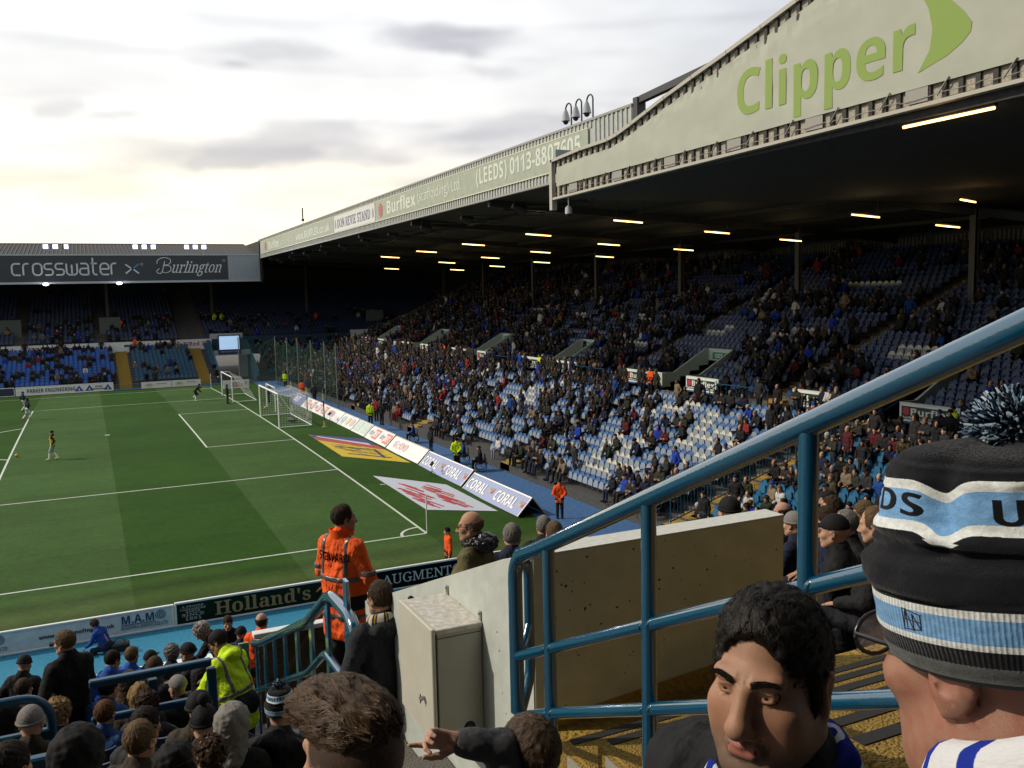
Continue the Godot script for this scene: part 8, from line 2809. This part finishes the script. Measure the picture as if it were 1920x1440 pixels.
func dark_haired_man() -> void:
	var f := head_field(.004, true)
	for s in [-1.0, 1.0]:
		var e := Vector3(s * .031, .0105, .0742)
		f.ell(e, Vector3.ONE * .0121, .003, true)
		for lid in [1.0, -1.0]:
			var prev := Vector3.ZERO
			for k in 7:
				var a := lerpf(-1.0, 1.0, k / 6.0)
				var y := (.44 - .40 * a * a) if lid > 0 else (-.56 + .50 * a * a)
				var p := e + Vector3(a * .95, y + .05 * a * s, .92 - .25 * absf(a)).normalized() * .0128
				if k > 0: f.cap(prev, p, .0030 if lid > 0 else .0024, .0030 if lid > 0 else .0024, .004)
				prev = p
		f.cap(Vector3(s * .013, .026, .088), Vector3(s * .045, .031, .076), .008, .006, .010)     # heavy brow
		f.cap(Vector3(s * .020, -.042, .084), Vector3(s * .031, -.075, .072), .0022, .0016, .006, true)   # fold beside the mouth
		f.cap(Vector3(s * .0055, .024, .0965), Vector3(s * .0065, .038, .0945), .0016, .0012, .004, true)   # frown
		f.ell(Vector3(s * .0075, -.0455, .108), Vector3(.0036, .003, .005), .002, true)
	for y in [.052, .062]: f.cap(Vector3(-.03, y, .083), Vector3(.025, y + .003, .086), .0011, .0011, .004, true)
	f.cap(Vector3(0, .010, .0925), Vector3(0, -.026, .109), .0098, .0115, .012)
	f.ell(Vector3(0, -.034, .112), Vector3(.0145, .0125, .0115), .010)
	for s in [-1.0, 1.0]:
		f.ell(Vector3(s * .048, -.050, .034), Vector3(.022, .034, .034), .03)
		f.cap(Vector3(s * .058, -.058, .0), Vector3(s * .026, -.102, .055), .018, .017, .03)
	f.cap(Vector3(-.017, -.0645, .089), Vector3(0, -.0625, .0945), .0042, .0052, .006); f.cap(Vector3(0, -.0625, .0945), Vector3(.017, -.0645, .089), .0052, .0042, .006)
	f.cap(Vector3(-.013, -.0755, .0895), Vector3(.013, -.0755, .0895), .0062, .0062, .008)
	f.cap(Vector3(-.021, -.0695, .090), Vector3(.021, -.0695, .090), .0016, .0016, .003, true)
	f.ell(Vector3(0, -.105, .074), Vector3(.020, .015, .014), .015)
	var hd := f.mesh()
	var nz := noise(91, 60.0, 3)
	for i in hd.v.size():
		var p := hd.v[i]
		var c := Color(.345, .188, .118)
		var blot := nz.get_noise_3dv(p)
		c *= 1.0 + .10 * blot
		var ck := exp(-pow((absf(p.x) - .042) / .02, 2.0) - pow((p.y + .03) / .025, 2.0)) * smoothstep(.04, .07, p.z)
		c = c.lerp(Color(.42, .17, .11), .3 * ck)
		var beard := smoothstep(-.046, -.062, p.y) * smoothstep(-.02, .01, p.z) * smoothstep(-.155, -.125, p.y)
		beard *= 1.0 - smoothstep(.02, .045, absf(p.x)) * smoothstep(-.085, -.06, p.y) * .7
		c = c.lerp(Color(.085, .066, .056), .74 * clampf(beard * (1.0 + .5 * blot), 0, 1))
		var lip := 1.0 - smoothstep(.75, 1.1, Vector2(p.x / .024, (p.y + .0695) / .0115).length())
		if p.z > .083: c = c.lerp(Color(.33, .125, .095), lip)
		hd.c[i] = c
	var o := {"sit": false, "head": hd, "tint": Color(.345, .188, .118), "cell": .02, "coat_col": [.011, .011, .013], "coat": .18, "arms": ["down", "pocket"], "nod": -.05, "tilt": 0.0, "look": .25, "fat": 1.05, "seed": 40, "hand_cell": .03}
	var t := person_head("dark-haired man with blue and white scarf looking left past the camera", Vector3(-10.951, 8.955, 66.07), -1.13 - .25, o)
	t.rotation.z = 0.0
	(t.get_node("body") as MeshInstance3D).material_override = skin_mat()
	var h: Transform3D = o.out.head_at
	eyes(t, h, Vector3(-.25, -.05, 1))
	# brows
	var br := MB.new()
	var r := RandomNumberGenerator.new()
	r.seed = 8
	for s in [-1.0, 1.0]:
		for k in 420:
			var u := r.randf()
			var p := Vector3(s * (.011 + .037 * u), .0255 + .0070 * sin(u * 2.4) + r.randf_range(-.0058, .0052) * (1.0 - .6 * u), .16)
			var q := stick(f, p, Vector3(0, 0, -1)) + Vector3(0, 0, .0012)
			var dir := Vector3(s * 1.0, .55 - u * .9 + r.randf_range(-.2, .2), -.25 * u).normalized() * r.randf_range(.005, .009)
			var up := Vector3(0, .00045, 0)
			br.quad(q - up, q + dir - up * .3, q + dir + up * .3 + Vector3(0, 0, .0003), q + up)
	part("eyebrows", MB.new().append(br, h), mat(.010, .008, .007, .7, 0, .3), t)
	# hair: a close cap and short curled strands over it
	var hf := Field.new(Vector3(-.12, -.09, -.15), Vector3(.12, .18, .13), .0052)
	scalp(hf, .0035)
	hf.ell(Vector3(0, .086, .014), Vector3(.060, .050, .068), .03)
	hf.ell(Vector3(0, -.055, .128), Vector3(.090, .162, .102), .012, true)
	hf.ell(Vector3(0, -.165, .0), Vector3(.14, .125, .2), .01, true)
	for s in [-1.0, 1.0]:
		hf.cap(Vector3(s * .073, .03, .018), Vector3(s * .0725, -.028, .016), .009, .005, .008)
		hf.ell(Vector3(s * .085, -.002, -.014), Vector3(.02, .036, .022), .006, true)
	hf.rough(noise(33, 60.0, 3), .006)
	var hm := part("hair", MB.new().append(hf.mesh(), h), mat(.0075, .0062, .0058, .6, 0, .35), t)
	var st := MB.new()
	var hb := hf.mesh()
	var flow := func(p: Vector3) -> Vector3: return Vector3(p.x * 3.0 + .5 * sin(p.z * 120.0), -.2 + .5 * sin(p.x * 130.0), .9)
	strands(st, hf, hb, func(p: Vector3) -> bool: return p.y > -.02, flow, 4200, .022, .0007, .003, 1.0, [Color(.010, .008, .007), Color(.017, .013, .011), Color(.006, .005, .005), Color(.026, .020, .016)], 17, 5)
	part("strands", MB.new().append(st, h), vmat(.5, .4), hm)
	# scarf
	var im := Image.create(1024, 128, false, Image.FORMAT_RGB8)
	im.fill(Color(.085, .14, .50))
	im.fill_rect(Rect2i(0, 6, 1024, 7), Color(.80, .80, .82))
	im.fill_rect(Rect2i(0, 112, 1024, 7), Color(.80, .80, .82))
	for k in 6:
		stamp(im, letters(["A", "O", "S", "O", "L", "8"][k], "Droid Serif,700", 1.0, 1.0), Transform2D(Vector2(84, 0), Vector2(0, -78), Vector2(40 + k * 170, 102)), Color(.78, .78, .80))
	part("scarf", scarf_ring(o.out.neck_at, .092, .026, .046, null, -.004), fabric(im), t)

func fabric(im: Image) -> StandardMaterial3D:
	var m := tmat(im, .95)
	m.normal_enabled = true
	m.normal_texture = ntex(.25, Color.BLACK, Color.WHITE, 256, 92, 2, true, 3.0)
	m.normal_scale = .25
	return m

func bobble_man() -> void:
	var f := head_field(.0046, true)
	f.ell(Vector3(0, -.085, .02), Vector3(.064, .055, .062), .03)
	f.cap(Vector3(0, -.08, -.03), Vector3(0, -.16, -.04), .066, .070, .03)
	var hd := f.mesh()
	var nz := noise(95, 50.0, 3)
	for i in hd.v.size():
		var b := nz.get_noise_3dv(hd.v[i])
		hd.c[i] = Color(.33, .175, .118).lerp(Color(.30, .115, .08), clampf(.35 + b, 0, 1))
	var o := {"sit": false, "head": hd, "tint": Color(.33, .175, .118), "cell": .02, "coat_col": [.016, .016, .018], "coat": .15, "fat": 1.15, "arms": ["pocket", "pocket"], "nod": .17, "look": .0, "seed": 41}
	var t := person_head("man in navy, white and pale blue bobble hat with glasses, close at the right edge", Vector3(-11.14, 9.215, 66.56), -3.13, o)
	(t.get_node("body") as MeshInstance3D).material_override = skin_mat()
	var h: Transform3D = o.out.head_at
	knit_hat(t, h, [["LEEDS", -2.0, 88.0], ["UNITED", 121.0, 96.0]], true)
	glasses(t, h)
	var im := Image.create(1024, 128, false, Image.FORMAT_RGB8)
	im.fill(Color(.80, .81, .83))
	im.fill_rect(Rect2i(0, 3, 1024, 5), Color(.12, .20, .60))
	im.fill_rect(Rect2i(0, 122, 1024, 4), Color(.12, .20, .60))
	for k in 13:
		stamp(im, flat_poly(PackedVector2Array([Vector2(0, .5), Vector2(.5, 1), Vector2(.85, 1), Vector2(.38, .5), Vector2(.85, 0), Vector2(.5, 0)])), Transform2D(Vector2(58, 0), Vector2(0, -62), Vector2(16.0 + k * 78.0, 114)), Color(.11, .18, .56))
	var nk: Transform3D = o.out.neck_at
	part("scarf", surf(func(u: float, v: float) -> Vector3:
		var an := u * TAU
		var b := v * TAU + PI
		var rr := .098 + .010 * sin(an * 2.0 + .6) + cos(b) * .024
		return nk * Vector3(sin(an) * rr, .100 - sin(b) * .054 - .070 * cos(an), cos(an) * rr * 1.1 - .050), 72, 18), fabric(im), t)

func quiff_man() -> void:
	var f := head_field(.0052, true)
	var hd := f.mesh()
	var nz := noise(97, 160.0, 2)
	for i in hd.v.size():
		var p := hd.v[i]
		var c := Color(.42, .24, .16)
		var d := (p - Vector3(0, .04, -.016)) / Vector3(.075, .092, .096)
		var hairy := smoothstep(.80, .93, d.length()) * smoothstep(-.055, .045, p.y + maxf(0.0, -p.z) * .35) * (1.0 - smoothstep(.030, .062, p.z + absf(p.x) * .2))
		if absf(p.x) > .0785: hairy = 0.0
		hd.c[i] = c.lerp(Color(.040, .026, .017), clampf(hairy * (1.05 + .45 * nz.get_noise_3dv(p)), 0, .95))
	var o := {"sit": false, "head": hd, "tint": Color(.42, .24, .16), "cell": .022, "coat_col": [.012, .012, .014], "coat": .15, "arms": ["down", "down"], "nod": .05, "seed": 42}
	var t := person_head("young man with brown wavy quiff and faded sides, back of head to the camera", Vector3(-11.451, 8.712, 65.579), -2.80, o)
	(t.get_node("body") as MeshInstance3D).material_override = skin_mat()
	var h: Transform3D = o.out.head_at
	var hf := Field.new(Vector3(-.13, -.0, -.14), Vector3(.13, .20, .17), .0052)
	hf.ell(Vector3(0, .086, -.022), Vector3(.074, .056, .086), .02)
	hf.ell(Vector3(0, .104, .040), Vector3(.067, .042, .066), .03)
	hf.ell(Vector3(.004, .092, .094), Vector3(.060, .032, .038), .022)
	hf.ell(Vector3(0, .022, .05), Vector3(.080, .050, .050), .012, true)
	hf.cut_below(.066)
	hf.rough(noise(35, 26.0, 3), .010, Vector3(1.4, 1, .6))
	hf.rough(noise(36, 85.0, 2), .006, Vector3(1.5, 1, .5))
	var hm := part("hair", MB.new().append(hf.mesh(), h), mat(.040, .025, .015, .62, 0, .35), t)
	var st := MB.new()
	var cols := [Color(.062, .034, .016), Color(.088, .050, .024), Color(.042, .023, .011), Color(.12, .070, .034)]
	var flow := func(p: Vector3) -> Vector3: return Vector3(.25 * sin(p.z * 60.0 + p.x * 30.0) - p.x * 1.5, .25 * sin(p.x * 80.0), 1.0)
	strands(st, hf, hf.mesh(), func(p: Vector3) -> bool: return p.y > .052, flow, 4800, .072, .0010, .005, .38, cols, 23, 7)
	part("strands", MB.new().append(st, h), vmat(.5, .4), hm)

func pointing_boy() -> void:
	var f := head_field(.0062, true)
	var o := {"sit": false, "size": .82, "head": f.mesh(), "cell": .02, "coat_col": [.050, .052, .058], "coat": .12, "arms": ["down", [Vector3(-.087, .278, .074), Vector3(.117, .049, .09)]], "hands": ["relaxed", "point"], "hand_cell": .0048, "palm": [Vector3(0, 0, 1), Vector3(-.815, 0, .571)], "nod": .05, "look": -.25, "seed": 43, "skin": [.46, .27, .19], "hair": "short", "hair_col": [.062, .038, .022]}
	var t := person_head("boy with brown hair and grey sleeve pointing left with his arm out", Vector3(-10.794, 8.255, 64.941), -2.63, o)
	var h: Transform3D = o.out.head_at
	var st := MB.new()
	var cols := [Color(.075, .046, .026), Color(.10, .063, .036), Color(.05, .031, .018)]
	var hf := Field.new(Vector3(-.13, -.1, -.16), Vector3(.13, .2, .15), .006)
	scalp(hf, .015)
	hf.ell(Vector3(0, -.078, .128), Vector3(.10, .125, .10), .01, true)
	hf.ell(Vector3(0, -.18, .0), Vector3(.14, .115, .2), .01, true)
	hf.rough(noise(38, 40.0, 3), .007)
	var hb := hf.mesh()
	part("thick_hair", MB.new().append(hb), mat(.058, .036, .021, .7, 0, .3), t.get_node("hair"))
	strands(st, hf, hb, func(_p: Vector3) -> bool: return true, func(p: Vector3) -> Vector3: return Vector3(p.x * 6.0 + .25 * sin(p.z * 70.0), -.6 if p.z < .03 else .0, p.z * 5.0 + .6), 2800, .05, .0011, .004, .3, cols, 27, 6)
	part("strands", MB.new().append(st), vmat(.5, .4), t.get_node("hair"))

func united_hat_person() -> void:
	var o := {"sit": true, "head": head_mid, "cell": .02, "coat_col": [.013, .013, .015], "arms": ["lap", "lap"], "fat": 1.12, "hood_down": true, "seed": 44, "skin": [.4, .23, .16]}
	var t := person_head("person in striped bobble hat with lettering, back turned, in front of the stair fence", Vector3(-10.80, 6.74, 61.15), 2.68, o)
	knit_hat(t, o.out.head_at, [["UNITED", 134.0, 92.0], ["LEEDS", -40.0, 80.0]], false)

func heroes() -> void:
	dark_haired_man()
	bobble_man()
	quiff_man()
	pointing_boy()
	united_hat_person()

func _ready() -> void:
	rng.seed = 77
	var t0 := Time.get_ticks_msec()
	setup()
	materials()
	structures()
	furniture()
	view = get_node("camera").transform.basis
	plan_seats()
	seats()
	print("seats ", Time.get_ticks_msec() - t0)
	crowd()
	print("crowd ", Time.get_ticks_msec() - t0)
	foreground()
	staff()
	print("staff ", Time.get_ticks_msec() - t0)
	placed_people()
	print("figure ", t_fig / 1000, " hair ", t_hair / 1000)
	print("listed ", Time.get_ticks_msec() - t0)
	heroes()
	print("placed ", Time.get_ticks_msec() - t0)
	print("structures ", Time.get_ticks_msec() - t0)
